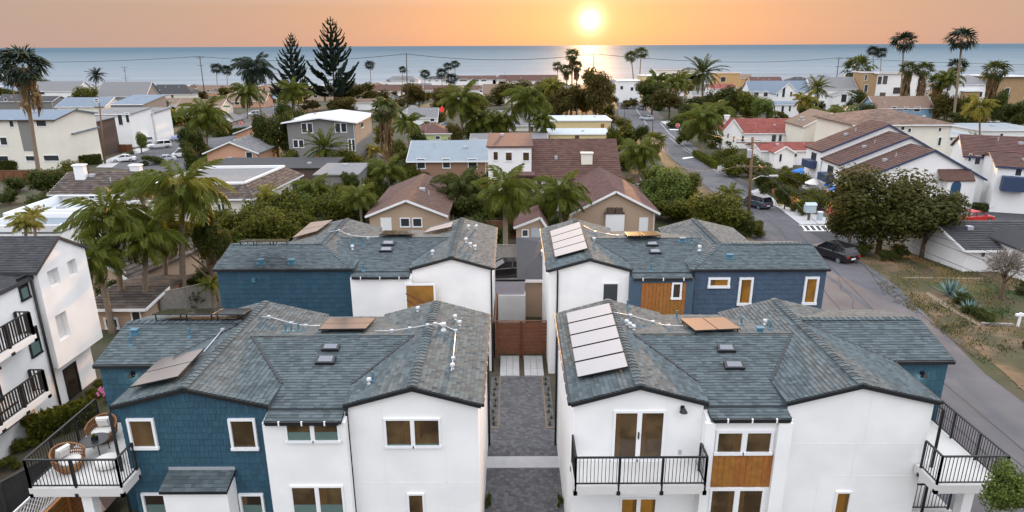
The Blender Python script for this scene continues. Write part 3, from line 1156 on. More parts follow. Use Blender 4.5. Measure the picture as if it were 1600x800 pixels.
q = onb(NR, [(1062, 499), (1132, 497), (1158, 515), (1086, 518)], 0.17)
panels(q, 2, 1, ['left orange tinted panel on the flat roof of the nearest right townhouse', 'right orange tinted panel on the flat roof of the nearest right townhouse'], 'pair of panels on the near right flat roof', legs=0.16)
q = onb(NL, [(512, 499), (588, 498), (572, 515), (497, 516)], 0.17)
panels(q, 1, 2, ['far brown panel on the flat roof of the nearest left townhouse', 'near brown panel on the flat roof of the nearest left townhouse'], 'pair of panels on the near left flat roof', legs=0.16)
q = onb(BR, [(976, 363.5), (1024, 362.5), (1034, 368.5), (980, 369.5)], 0.2)
panels(q, 2, 1, ['left orange panel on the flat roof of the rear right townhouse', 'right orange panel on the flat roof of the rear right townhouse'], 'pair of panels on the rear right flat roof', legs=0.2)
q = onb(BL, [(600, 361), (648, 361), (645, 367), (592, 367)], 0.2)
panels(q, 2, 1, ['left brown panel on the flat roof of the rear left townhouse', 'right brown panel on the flat roof of the rear left townhouse'], 'pair of panels on the rear left flat roof', legs=0.2)
# tilted pairs
pl = NL['planes'][5]
q = quad_px([(202, 607), (249, 563), (321, 545), (279, 590)], pl[0], pl_n(pl), 0.22)
panels([q[0], q[3], q[2], q[1]], 1, 2, ['nearer tan panel tilted on the blue gable of the nearest left townhouse', 'farther tan panel tilted on the blue gable of the nearest left townhouse'], 'tan panels on the blue gable')
pl = NL['planes'][7]
q = quad_px([(262, 484), (396, 483), (382, 492.5), (236, 492.5)], pl[0], pl_n(pl), 0.32)
panels(q, 3, 1, ['%s of three brown panels behind the blue ridge of the nearest left townhouse' % w for w in ('leftmost', 'middle one', 'rightmost')], 'row of three panels on the near left ridge', legs=0.25)
pl = BL['planes'][7]
q = quad_px([(385, 374.5), (452, 374.5), (450, 378.3), (372, 378.3)], pl[0], pl_n(pl), 0.32)
panels(q, 3, 1, ['%s of the three thin panels behind the ridge of the rear left townhouse' % w for w in ('leftmost', 'middle one', 'rightmost')], 'row of three panels on the rear left ridge', legs=0.2)
pl = BL['planes'][5]
q = quad_px([(456, 373), (486, 348), (521, 344), (496, 362)], pl[0], pl_n(pl), 0.2)
panels([q[0], q[3], q[2], q[1]], 1, 2, ['nearer tan panel on the hidden slope at the left of the rear left townhouse', 'farther tan panel on the hidden slope at the left of the rear left townhouse'], 'tan panels at the left of the rear left roof')
pl = BL['planes'][1]
q = quad_px([(661, 365), (672, 357), (709, 347), (706, 355)], pl[0], pl_n(pl), 0.25)
panels([q[0], q[3], q[2], q[1]], 1, 2, ['nearer pale panel on the white gabled wing of the rear left townhouse', 'farther pale panel on the white gabled wing of the rear left townhouse'], 'pale panels on the rear left gabled wing')

# ---- balcony furniture
def barrel_chair(x, y, z, rz, label):
    t = thing('wicker_chair', label, 'chair', (x, y, z), rz, 'wicker chairs on the left balcony')
    t.scale = (1.08, 1.08, 1.1)
    mb = MB()
    for k in range(30):
        a = R(-20 + 220 * k / 29)
        hh = 0.52 + 0.22 * math.sin(R(180) * k / 29) ** 1.5
        p = lambda rr, zz: (rr * math.cos(a), rr * math.sin(a), zz)
        mb.tube([p(0.30, 0.04), p(0.43, 0.25), p(0.47, hh)], 0.016, 4)
    for zz, rr in ((0.05, 0.31), (0.15, 0.38), (0.25, 0.435), (0.35, 0.45), (0.45, 0.465)):
        mb.tube([(rr * math.cos(R(-20 + 220 * k / 22)), rr * math.sin(R(-20 + 220 * k / 22)), zz) for k in range(23)], 0.02, 5)
    mb.build('woven_back', M_WICK, t)
    rim = MB().tube([(0.475 * math.cos(R(-22 + 224 * k / 24)), 0.475 * math.sin(R(-22 + 224 * k / 24)), 0.52 + 0.22 * math.sin(R(180) * k / 24) ** 1.5) for k in range(25)], 0.03, 6)
    rim.build('rim', M_WICK, t, smooth=True)
    MB().lathe([(0.27, 0.0), (0.33, 0.06), (0.40, 0.27), (0.38, 0.29)], (0, 0, 0), 20).build('woven_base', M_WICK, t, smooth=True)
    MB().lathe([(0.28, 0.29), (0.32, 0.31), (0.32, 0.36), (0.29, 0.38), (0.1, 0.39)], (0, -0.02, 0), 20).build('seat_cushion', M_CUSH, t, smooth=True)
    p = MB()
    p.obox((0, 0.24, 0.58), (0.21, 0, 0), (0, 0.05, 0.02), (0, -0.06, 0.17))
    p.obox((0, 0.235, 0.58), (0.16, 0, 0), (0, 0.085, 0.03), (0, -0.04, 0.13))
    p.build('pillow', M_CUSH, t)


zd = zo_ - .05
c1, c2 = pz(160, 690, zd), pz(112, 733, zd)
barrel_chair(c1.x, c1.y + .1, zd, R(8), 'wicker barrel chair with a white pillow, beyond the round table on the balcony')
barrel_chair(c2.x, c2.y, zd, R(70), 'wicker barrel chair near the railing corner, left of the white pouf')
c = pz(170, 727, zd)
tag(MB().lathe([(0.3, 0.0), (0.40, 0.06), (0.43, 0.16), (0.40, 0.27), (0.3, 0.32), (0.05, 0.33)], (0, 0, 0), 22).build('pouf', M_CUSH, None, True), 'round off white pouf on the balcony in front of the round table', 'pouf').location = (c.x, c.y, zd)
c = pz(152, 708, zd)
tb = thing('round_table', 'round black table with thin legs in the middle of the left balcony', 'table', (c.x, c.y, zd))
MB().lathe([(0.46, 0.52), (0.48, 0.53), (0.48, 0.55), (0.46, 0.56)], (0, 0, 0), 24).build('tabletop', mat('black table', (0.02, 0.02, 0.022), 0.35, 0.05), tb)
for k in range(4):
    a = R(45 + 90 * k)
    MB().tube([(0.40 * math.cos(a), 0.40 * math.sin(a), 0), (0.38 * math.cos(a), 0.38 * math.sin(a), 0.52)], 0.018, 6).build('leg', M_BLACK, tb)
pp = thing('potted_plant', 'small green plant in a dark square pot on the round black table', 'plant', (c.x + .02, c.y, zd + .562))
MB().box(-0.08, 0.08, -0.08, 0.08, 0, 0.13).build('pot', M_BLACK, pp)
mb = MB()
for k in range(60):
    a, b = rnd(0, 6.28), rnd(0.2, 1.3)
    d = Vector((math.cos(a) * math.cos(b), math.sin(a) * math.cos(b), math.sin(b)))
    s_ = d.cross(Vector((0, 0, 1))).normalized() * 0.02
    o_ = Vector((0, 0, 0.12))
    mb.face([o_ + d * 0.02 - s_, o_ + d * 0.02 + s_, o_ + d * rnd(0.1, 0.17)])
mb.build('foliage', M_LEAFY, pp)
# ------------------------------------------------------------------ ground, sea, roads, lane
mg = MB()
for (a, za), (b, zb) in zip(KN[:-1], KN[1:]):
    k = 1 if b > 470 else 24
    for i in range(k):
        x0, x1 = -900 + 1800 * i / k, -900 + 1800 * (i + 1) / k
        mg.face([(x0, a, za), (x1, a, za), (x1, b, zb), (x0, b, zb)])
struct('ground', mg, M_TERR)


def sea_mat():
    m = bpy.data.materials.new('evening sea')
    m.use_nodes = True
    n, l = m.node_tree.nodes, m.node_tree.links
    b = n['Principled BSDF']
    b.inputs['Roughness'].default_value = 0.6
    b.inputs['Specular IOR Level'].default_value = 0.1
    b.inputs['IOR'].default_value = 1.33
    t = n.new('ShaderNodeTexCoord')
    mp_ = n.new('ShaderNodeMapping')
    mp_.inputs['Scale'].default_value = (0.02, 0.075, 0.05)
    l.new(t.outputs['Object'], mp_.inputs[0])
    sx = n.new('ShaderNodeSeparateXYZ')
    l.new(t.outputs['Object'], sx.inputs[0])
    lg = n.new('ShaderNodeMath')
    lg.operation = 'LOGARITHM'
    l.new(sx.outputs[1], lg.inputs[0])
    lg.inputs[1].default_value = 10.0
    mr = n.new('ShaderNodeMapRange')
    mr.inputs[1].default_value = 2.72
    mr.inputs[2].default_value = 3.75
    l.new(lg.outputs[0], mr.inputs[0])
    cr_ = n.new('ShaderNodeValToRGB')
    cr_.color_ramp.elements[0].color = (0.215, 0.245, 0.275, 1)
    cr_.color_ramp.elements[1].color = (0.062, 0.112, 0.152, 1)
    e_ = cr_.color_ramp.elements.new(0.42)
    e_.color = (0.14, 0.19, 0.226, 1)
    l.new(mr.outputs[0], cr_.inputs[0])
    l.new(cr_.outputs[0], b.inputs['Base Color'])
    hs = []
    for sc in (1.0, 5.0):
        a = n.new('ShaderNodeTexNoise')
        a.inputs['Scale'].default_value = sc
        a.inputs['Detail'].default_value = 5
        l.new(mp_.outputs[0], a.inputs['Vector'])
        hs.append(a.outputs[0])
    ad = n.new('ShaderNodeMath')
    ad.operation = 'MULTIPLY_ADD'
    l.new(hs[0], ad.inputs[0])
    ad.inputs[1].default_value = 2.5
    l.new(hs[1], ad.inputs[2])
    bp = n.new('ShaderNodeBump')
    bp.inputs['Strength'].default_value = 0.55
    bp.inputs['Distance'].default_value = 2.2
    l.new(ad.outputs[0], bp.inputs['Height'])
    l.new(bp.outputs[0], b.inputs['Normal'])
    df = n.new('ShaderNodeBsdfDiffuse')
    mp2 = n.new('ShaderNodeMapping')
    mp2.inputs['Scale'].default_value = (0.0022, 0.02, 1)
    l.new(t.outputs['Object'], mp2.inputs[0])
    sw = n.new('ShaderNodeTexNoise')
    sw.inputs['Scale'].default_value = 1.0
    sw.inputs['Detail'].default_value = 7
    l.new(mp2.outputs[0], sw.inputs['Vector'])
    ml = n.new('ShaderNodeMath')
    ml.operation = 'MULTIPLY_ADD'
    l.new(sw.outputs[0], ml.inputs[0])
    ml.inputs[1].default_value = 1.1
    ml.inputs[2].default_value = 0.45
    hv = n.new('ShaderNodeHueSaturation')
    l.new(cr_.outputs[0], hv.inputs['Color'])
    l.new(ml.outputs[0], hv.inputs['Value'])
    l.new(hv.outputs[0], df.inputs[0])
    l.new(bp.outputs[0], df.inputs['Normal'])
    ms = n.new('ShaderNodeMixShader')
    ms.inputs[0].default_value = 0.42
    l.new(df.outputs[0], ms.inputs[1])
    l.new(b.outputs[0], ms.inputs[2])
    l.new(ms.outputs[0], n['Material Output'].inputs[0])
    return m


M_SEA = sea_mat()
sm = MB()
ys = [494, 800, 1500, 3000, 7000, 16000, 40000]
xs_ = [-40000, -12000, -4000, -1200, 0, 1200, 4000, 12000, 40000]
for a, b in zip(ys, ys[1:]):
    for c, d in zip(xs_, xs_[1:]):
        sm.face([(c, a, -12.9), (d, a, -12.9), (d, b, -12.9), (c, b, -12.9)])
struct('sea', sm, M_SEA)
for k, (y, z0_) in enumerate(((505, 0.25), (530, 0.28), (565, 0.2))):
    mb = MB()
    x = -520
    while x < 520:
        L = rnd(20, 70)
        w = rnd(1.5, 4.5)
        yy = y + rnd(-5, 5)
        mb.face([(x, yy, -12.8), (x + L / 2, yy - w, -12.8), (x + L, yy, -12.8), (x + L / 2, yy + w, -12.8)])
        x += L * rnd(0.8, 1.5)
    struct('surf', mb, M_PAINT)


def patch_w(name, pts, m, dz, kind='structure'):
    mb = MB()
    for (a, za), (b, zb) in zip(KN, KN[1:]):
        q = clip(list(pts), lambda p: p[1] >= a - 1e-9, lambda p, r_: (p[0] + (r_[0] - p[0]) * (a - p[1]) / (r_[1] - p[1]), a))
        if len(q) > 2:
            q = clip(q, lambda p: p[1] <= b + 1e-9, lambda p, r_: (p[0] + (r_[0] - p[0]) * (b - p[1]) / (r_[1] - p[1]), b))
        if len(q) > 2:
            mb.face([(x, y, za + (zb - za) * (y - a) / (b - a) + dz) for x, y in q])
    # faces up
    for i, f in enumerate(mb.f):
        v = [Vector(mb.v[j]) for j in f]
        s_ = sum((v[j].x * v[(j + 1) % len(v)].y - v[(j + 1) % len(v)].x * v[j].y) for j in range(len(v)))
        if s_ < 0:
            mb.f[i] = f[::-1]
    return mb.build(name, m, None, kind=kind)


def patch(name, px, m, dz):
    return patch_w(name, [gp(*p).xy[:] for p in px], m, dz)


def lane_strip(name, left, right, m, dz):
    """ribbon between two pixel-picked edges"""
    L, Rr = [gp(*p) for p in left], [gp(*p) for p in right]
    pts = [p.xy[:] for p in L] + [p.xy[:] for p in Rr[::-1]]
    mb = MB()
    def smp(a, t):
        u = t * (len(a) - 1)
        i = min(int(u), len(a) - 2)
        return a[i].lerp(a[i + 1], u - i)
    n = 60
    for k in range(n):
        for j in range(4):
            q = []
            for tt, ss in ((k / n, j / 4), (k / n, (j + 1) / 4), ((k + 1) / n, (j + 1) / 4), ((k + 1) / n, j / 4)):
                p = smp(L, tt).lerp(smp(Rr, tt), ss)
                q.append((p.x, p.y, gz(p.y) + dz))
            mb.face(q)
    return mb.build(name, m, None, kind='structure')


M_ASPHP = mat('newer asphalt patch', (0.085, 0.083, 0.088), 0.93, 0.1, 1)
M_PAINTW = mat('worn road paint', (0.42, 0.41, 0.40), 0.8, 0.25, 3)
# right-hand street, from beside the near townhouse to the far junction
left = [(17.6, 5), (17.6, 20), (18.0, 34), (18.8, 45)]
Lp = [Vector((x, y, gz(y))) for x, y in left] + [gp(*p) for p in ((1160, 345), (1120, 305), (1075, 268), (1040, 240), (1000, 215), (975, 195), (966, 178), (966, 163), (972, 150))]
Rp = [Vector((x, y, gz(y))) for x, y in ((25.6, 5), (26.2, 20), (26.9, 34))] + [gp(*p) for p in ((1392, 440), (1300, 378), (1252, 347), (1208, 312), (1150, 275), (1100, 240), (1066, 213), (1040, 185), (1012, 163), (1000, 150))]
mb = MB()


def smp(a, t):
    u = t * (len(a) - 1)
    i = min(int(u), len(a) - 2)
    return a[i].lerp(a[i + 1], u - i)


def ribbon(name, A, B, m, dz, n=90, j=4, s0=0.0, s1=1.0, t0=0.0, t1=1.0):
    mb = MB()
    for k in range(n):
        for q in range(j):
            pts = []
            for tt, ss in ((k, q), (k, q + 1), (k + 1, q + 1), (k + 1, q)):
                t_ = t0 + (t1 - t0) * tt / n
                s_ = s0 + (s1 - s0) * ss / j
                p = smp(A, t_).lerp(smp(B, t_), s_)
                pts.append((p.x, p.y, gz(p.y) + dz))
            mb.face(pts)
    return mb.build(name, m, None, kind='structure')


ribbon('road', Lp, Rp, M_ASPH, 0.05)
ribbon('road_shoulder', Lp, Rp, M_ASPHD, 0.055, s0=0.80, s1=0.985, t0=0.46, t1=0.56)
ribbon('road_seam', Lp, Rp, M_ASPHD, 0.054, s0=0.44, s1=0.452, t0=0.02, t1=0.4, j=1)
ribbon('road_seam', Lp, Rp, M_ASPHD, 0.054, s0=0.66, s1=0.67, t0=0.02, t1=0.35, j=1)
ribbon('edge_line', Lp, Rp, M_PAINTW, 0.056, s0=0.80, s1=0.813, t0=0.56, t1=0.80, j=1)
ribbon('edge_line', Lp, Rp, M_PAINTW, 0.056, s0=0.70, s1=0.712, t0=0.56, t1=0.72, j=1)
ribbon('centre_line', Lp, Rp, M_PAINTW, 0.056, s0=0.49, s1=0.503, t0=0.78, t1=0.98, j=1)
rngc = random.Random(11)
for k in range(16):
    t0_ = rngc.uniform(.02, .7)
    s0_ = rngc.uniform(.03, .85)
    if k % 3 == 0:
        ribbon('asphalt_patch', Lp, Rp, M_ASPHP, 0.0525, n=8, j=1, s0=s0_, s1=s0_ + rngc.uniform(.06, .14), t0=t0_, t1=t0_ + rngc.uniform(.01, .03))
    else:
        cpts = []
        tt, ss = t0_, s0_
        for i in range(14):
            p = smp(Lp, min(tt, .99)).lerp(smp(Rp, min(tt, .99)), min(.97, max(.03, ss)))
            cpts.append(Vector((p.x, p.y, gz(p.y) + .056)))
            tt += rngc.uniform(.003, .01)
            ss += rngc.uniform(-.04, .04)
        cm = MB()
        for a_, b_ in zip(cpts, cpts[1:]):
            d_ = (b_ - a_).cross(Vector((0, 0, 1))).normalized() * .035
            cm.face([a_ - d_, a_ + d_, b_ + d_, b_ - d_][::-1])
        struct('road_crack', cm, M_ASPHD)
# cross street at the junction, and its stop lines
patch('cross_street', [(925, 188), (1000, 186), (1060, 186), (1180, 198), (1180, 207), (1060, 206), (980, 205), (925, 200)], M_ASPH, 0.045)
patch('stop_line', [(964, 201), (992, 203), (992, 204.4), (964, 202.2)], M_PAINT, 0.062)
patch('stop_line', [(1046, 202), (1064, 202.4), (1064, 203.6), (1046, 203.2)], M_PAINT, 0.062)
patch('stop_line', [(1066, 247), (1094, 243), (1095, 245), (1067, 249)], M_PAINT, 0.062)
# left street with the parked cars
patch('left_street', [(158, 262), (200, 240), (262, 226), (318, 204), (392, 172), (450, 163), (478, 165), (420, 185), (375, 210), (330, 240), (300, 262), (250, 270)], M_ASPH, 0.05)
patch('left_pavement', [(150, 262), (170, 248), (215, 232), (240, 232), (200, 246), (175, 262)], M_CONC, 0.06)
# far driveway aprons and pavements on the right
patch('pavement', [(1170, 300), (1185, 296), (1230, 325), (1298, 343), (1298, 351), (1250, 352), (1215, 325)], M_CONC, 0.12)
patch('driveway', [(1246, 352), (1300, 345), (1360, 352), (1372, 378), (1300, 385)], M_ASPHD, 0.06)
for k in range(6):
    x = 1252 + k * 9
    patch('hatched_stripe', [(x, 353.5), (x + 3, 353.5), (x + 9, 360.5), (x + 5.5, 360.5)], M_PAINT, 0.066)
patch('stripe_border', [(1247, 352.2), (1300, 352.2), (1300, 353.1), (1249, 353.1)], M_PAINT, 0.07)
patch('stripe_border', [(1254, 361), (1306, 361), (1306, 361.9), (1257, 361.9)], M_PAINT, 0.07)
patch('courtyard', [(1500, 335), (1530, 300), (1560, 305), (1640, 335), (1640, 350), (1520, 350)], M_ASPHD, 0.06)
patch('verge', [(1296, 402), (1322, 396), (1420, 400), (1500, 405), (1640, 450), (1720, 640), (1600, 612), (1500, 527), (1400, 452), (1340, 412)], M_DIRT, 0.03)
patch('lawn', [(1420, 412), (1470, 410), (1540, 432), (1528, 434), (1440, 434)], M_LAWN, 0.045)
patch('lawn', [(1440, 441), (1550, 446), (1640, 470), (1640, 500), (1560, 500), (1490, 470)], M_LAWN, 0.046)
patch('path', [(1410, 434), (1470, 434), (1535, 435), (1535, 438), (1470, 436), (1410, 436)], M_SAND, 0.06)
patch('path', [(1450, 457), (1470, 470), (1535, 509), (1530, 511), (1462, 473), (1446, 459)], M_SAND, 0.062)
patch('lawn', [(1070, 215), (1100, 215), (1125, 235), (1165, 262), (1120, 262), (1085, 236)], M_LAWN, 0.04)
patch('pavement', [(1032, 190), (1066, 188), (1066, 192), (1040, 195)], M_CONC, 0.07)
patch('lawn', [(1034, 186), (1058, 184), (1062, 187), (1036, 190)], M_LAWN, 0.06)
patch_w('manhole_patch', [gp(*p).xy[:] for p in ((1400, 469), (1411, 471), (1405, 476), (1394, 473))], M_ASPHD, 0.06)

# dry tufts, leaf litter and stones of the verge
M_STRAW = mat('dry straw grass', (0.20, 0.16, 0.065), 0.9, 0.1, island=0.4, trans=0.2, spec=0.1)
M_GREENG = mat('verge grass blades', (0.060, 0.075, 0.020), 0.9, 0.1, island=0.4, trans=0.2, spec=0.1)
rv = random.Random(9)
tri = [(1300, 408), (1410, 405), (1500, 412), (1600, 455), (1600, 600), (1490, 515), (1400, 450), (1345, 418)]
for nm, mm, cnt_, hmax in (('dry_grass', M_STRAW, 5200, .22), ('grass', M_GREENG, 5200, .2)):
    gb = MB()
    cl_ = [(rv.uniform(1300, 1600), rv.uniform(405, 600)) for _ in range(90)]
    k = 0
    while k < cnt_:
        cx_, cy_ = cl_[rv.randrange(90)]
        x_, y_ = rv.gauss(cx_, 11), rv.gauss(cy_, 5)
        if not (400 < y_ < 640 and x_ > 1306 + (y_ - 402) * 1.38):
            k += .2
            continue
        g_ = gp(x_, y_)
        a_ = rv.uniform(0, 6.28)
        s_, h_ = rv.uniform(.02, .05), rv.uniform(.06, hmax)
        gb.face([(g_.x - s_ * math.cos(a_), g_.y - s_ * math.sin(a_), g_.z + .03), (g_.x + s_ * math.cos(a_), g_.y + s_ * math.sin(a_), g_.z + .03), (g_.x + rv.uniform(-.1, .1), g_.y + rv.uniform(-.1, .1), g_.z + .03 + h_)])
        k += 1
    struct(nm, gb, mm, kind='stuff')
st = MB()
for k in range(75):
    y_ = rv.uniform(405, 620)
    g_ = gp(1304 + (y_ - 402) * 1.38 + abs(rv.gauss(0, 22)), y_)
    r_ = rv.uniform(.03, .08)
    st.lathe([(r_ * .7, 0), (r_, r_ * .5), (r_ * .5, r_ * .9)], (g_.x, g_.y, g_.z + .03), 5)
struct('gravel', st, M_SAND, kind='stuff')

# lane between the townhouses
lane = MB()
lane.face([(-1.2, 12, 0.02), (2.1, 12, 0.02), (2.1, 25.4, 0.02), (-1.2, 25.4, 0.02)])
lane.face([(-1.2, 26.3, 0.02), (2.1, 26.3, 0.02), (2.1, 34, 0.02), (-1.2, 34, 0.02)])
lane_o = struct('lane', lane, M_ASPHD)
pv = MB()
for a, b in ((14, 25.4), (26.3, 34.0)):
    tiles(pv, [(-1.2, a, 0.025), (2.1, a, 0.025), (2.1, b, 0.025), (-1.2, b, 0.025)], e=0.155, w=(0.2, 0.24), lift=0.0, base=0.012, up=(0.35, 1, 0), gap=0.012, thick=0.01)
o = pv.build('paver', M_PAVER, lane_o, kind='stuff')
cb = MB()
cb.box(-1.2, 2.1, 25.42, 26.28, -0.2, 0.055)
struct('concrete_band', cb, M_CONC)
for x in (-1.12, 1.72):
    b = MB().box(x, x + .38, 28.7, 34.0, -.2, 0.035)
    struct('planting_bed', b, M_TERR)
    e_ = MB()
    ex = -0.74 if x < 0 else 1.64
    e_.box(ex, ex + 0.08, 28.6, 34.0, -0.1, 0.07)
    e_.box(x, x + .38, 28.6, 28.698, -0.1, 0.07)
    struct('bed_edging', e_, M_SAND)
for k, x in enumerate((-0.72, 0.68)):
    for i in range(3):
        for j in range(3):
            w = 1.12 / 3
            b = MB().box(x + i * w + .008, x + (i + 1) * w - .008, 34.1 + j * 0.85, 34.1 + (j + 1) * 0.85 - .016, -0.3, 0.05)
            struct('paving_slab', b, M_CONC)


# ------------------------------------------------------------------ fences, gates
def board_fence(label, a, b, h, n, m, z=None, horiz=False, name='wooden_fence', cat='fence', group=None, top=True, post=1.8):
    A, B = Vector(a), Vector(b)
    za, zb = (gz(A.y) if z is None else z), (gz(B.y) if z is None else z)
    A, B = Vector((A.x, A.y, za)), Vector((B.x, B.y, zb))
    t = thing(name, label, cat, A, 0, group, world=True)
    d = (B - A)
    L = d.length
    d.normalize()
    side = d.cross(Vector((0, 0, 1))).normalized() * 0.012
    zz = Vector((0, 0, 1))
    if horiz:
        for i in range(n):
            z0 = 0.06 + (h - 0.08) * i / n
            hh = (h - 0.08) / n
            MB().prism([A + zz * z0 - side, B + zz * z0 - side, B + zz * z0 + side, A + zz * z0 + side], zz * (hh - 0.018)).build('board', m, t)
    else:
        me = None
        for i in range(n):
            p = A + d * (L * (i + .5) / n)
            w = L / n * 0.47
            hh = h + rnd(-.02, .02)
            MB().prism([p - d * w - side + zz * -.3, p + d * w - side + zz * -.3, p + d * w + side + zz * -.3, p - d * w + side + zz * -.3], zz * (hh + .3)).build('board', m, t)
    k = max(1, round(L / post))
    for i in range(k + 1):
        p = A + d * (L * i / k)
        MB().bar(p + side * 4 - zz * .3, p + side * 4 + zz * (h + 0.05), 0.1).build('post', m, t)
    if top:
        MB().prism([A + zz * (h + .055) - side * 5, B + zz * (h + .055) - side * 5, B + zz * (h + .055) + side * 5, A + zz * (h + .055) + side * 5], zz * 0.035).build('cap_rail', m, t)
    return t


fg = Fac((0, 36.9, 0))
gh = fg.uv(800, 503)[1]
board_fence('left red brown gate of horizontal boards at the end of the paved lane', (-1.0, 36.9, 0), (0.50, 36.9, 0), gh, 9, M_FENCEW, z=0.0, horiz=True, name='wooden_gate', cat='gate', group='gates at the lane end')
board_fence('right red brown gate of horizontal boards at the end of the paved lane', (0.56, 36.9, 0), (2.05, 36.9, 0), gh, 9, M_FENCEW, z=0.0, horiz=True, name='wooden_gate', cat='gate', group='gates at the lane end')
board_fence('red brown board fence running back along the left side behind the lane gates', (-1.05, 37.1, 0), (-1.05, 42, 0), gh + .1, 16, M_FENCEW, z=-.3, name='wooden_fence')
board_fence('red brown board fence running back along the right side behind the lane gates', (2.12, 37.1, 0), (2.12, 42, 0), gh + .1, 16, M_FENCEW, z=-.3, name='wooden_fence')
M_FGREY = mat('grey weathered fence', (0.24, 0.22, 0.20), 0.85, 0.2, 5, island=0.2)
M_FDARK = mat('dark grey fence', (0.045, 0.045, 0.045), 0.8, 0.15)
# side yard of the left townhouses
board_fence('dark grey board fence beside the white three storey building', (-22.6, 17.0, 0), (-19.6, 24.2, 0), 1.5, 34, M_FDARK, z=0.0)
board_fence('honey brown horizontal board fence below the furnished balcony', (-16.9, 18.0, 0), (-16.9, 24.6, 0), 1.9, 9, M_WOOD, z=0.0, horiz=True)
lt = thing('lattice_fence', 'white lattice fence at the bottom left corner below the balcony', 'fence', (-18.5, 18, 0), world=True)
for k in range(40):
    for s_ in (-1, 1):
        x, y = -18.2, 15 + k * 0.22
        MB().bar((x + s_ * .012, y, 0.9), (x + s_ * .012, y + 0.9 * s_, 1.8), 0.02, 0.035).build('lath', M_FGREY if False else M_TRIM, lt)
MB().bar((-18.2, 14, 1.82), (-18.2, 24.6, 1.82), 0.06, 0.08).build('top_rail', M_TRIM, lt)
MB().bar((-18.2, 14, 0.88), (-18.2, 24.6, 0.88), 0.06, 0.08).build('bottom_rail', M_TRIM, lt)
board_fence('grey board fence carrying the white lattice', (-18.25, 14, 0), (-18.25, 24.6, 0), 0.82, 40, M_FGREY, z=0)
# yards behind the rear townhouses
def fence_px(label, a, b, h, m=M_FGREY, n=30, **k):
    return board_fence(label, gp(*a), gp(*b), h, n, m, **k)


fence_px('grey board fence behind the two gabled wings at the end of the lane', (774, 415), (832, 417), 2.0, n=26)
fence_px('pale grey board fence left of the rear left townhouse under the palms', (255, 500), (338, 480), 2.0, M_FGREY, 30)
fence_px('brown board fence between the palms behind the tan gabled house', (716, 372), (808, 372), 1.9, M_FENCEW, 30)
fence_px('long brown fence behind the hedge at the far left', (-40, 283), (118, 283), 1.8, M_FENCEW, 50)
fence_px('white rail fence beside the driveway of the red roofed house', (1121, 268), (1153, 264), 0.9, M_TRIM, 5, horiz=True)
fence_px('brown fence across the courtyard by the parked pickup trucks', (165, 238), (208, 238), 1.8, M_FENCEW, 24)
fence_px('weathered fence right of the grey house with the white roof', (575, 240), (600, 262), 2.0, M_FGREY, 22)
# ------------------------------------------------------------------ houses of the town
RO = dict(
    brn=mat('maroon brown shingle roof', (0.095, 0.050, 0.040), 0.9, 0.12, 1.5, 0.3, 30, island=0.2),
    tan=mat('weathered brown shingle roof', (0.17, 0.115, 0.085), 0.9, 0.14, 1.5, 0.3, 30, island=0.3),
    gry=mat('mid grey shingle roof', (0.17, 0.17, 0.175), 0.9, 0.1, 1.5, 0.3, 30, island=0.2),
    dk=mat('dark charcoal roof', (0.045, 0.045, 0.05), 0.9, 0.1, 1.5, 0.3, 30, island=0.2),
    blu=mat('blue grey roll roof', (0.20, 0.24, 0.275), 0.8, 0.07, 0.8),
    wht=mat('white roll roof', (0.42, 0.46, 0.49), 0.75, 0.05, 0.6),
    red=mat('red tile roof', (0.215, 0.055, 0.045), 0.85, 0.12, 2, 0.3, 25, island=0.2),
    shk=mat('grey brown shake roof', (0.088, 0.070, 0.060), 0.92, 0.15, 2, 0.3, 25, island=0.45),
    slate=mat('slate blue roof', (0.15, 0.19, 0.24), 0.85, 0.08, 1.2),
)
WM = dict(
    wht=mat('white painted wall', (0.80, 0.80, 0.79), 0.85, 0.03, 0.5),
    crm=mat('cream wall', (0.72, 0.69, 0.60), 0.88, 0.04, 0.5),
    tan=mat('tan wall', (0.42, 0.31, 0.225), 0.88, 0.04, 0.5),
    brn=mat('brown clapboard wall', (0.30, 0.18, 0.12), 0.88, 0.05, 0.8),
    gry=mat('grey painted wall', (0.21, 0.205, 0.20), 0.88, 0.04, 0.5),
    pch=mat('peach stucco wall', (0.58, 0.33, 0.22), 0.88, 0.04, 0.5),
    yel=mat('pale yellow wall', (0.66, 0.53, 0.29), 0.88, 0.04, 0.5),
    lim=mat('pale lime wall', (0.46, 0.52, 0.25), 0.88, 0.04, 0.5),
    stn=mat('honey stone cladding', (0.36, 0.24, 0.13), 0.9, 0.16, 2, 0.3, 8),
    blu=mat('light blue boarded wall', (0.20, 0.33, 0.46), 0.85, 0.04, 0.5),
    org=mat('ochre wall', (0.52, 0.33, 0.15), 0.88, 0.04, 0.5),
    navy=mat('navy painted wood', (0.03, 0.05, 0.11), 0.6, 0.04),
    dk=mat('dark brown wall', (0.09, 0.06, 0.05), 0.88, 0.06),
)


HREG = []


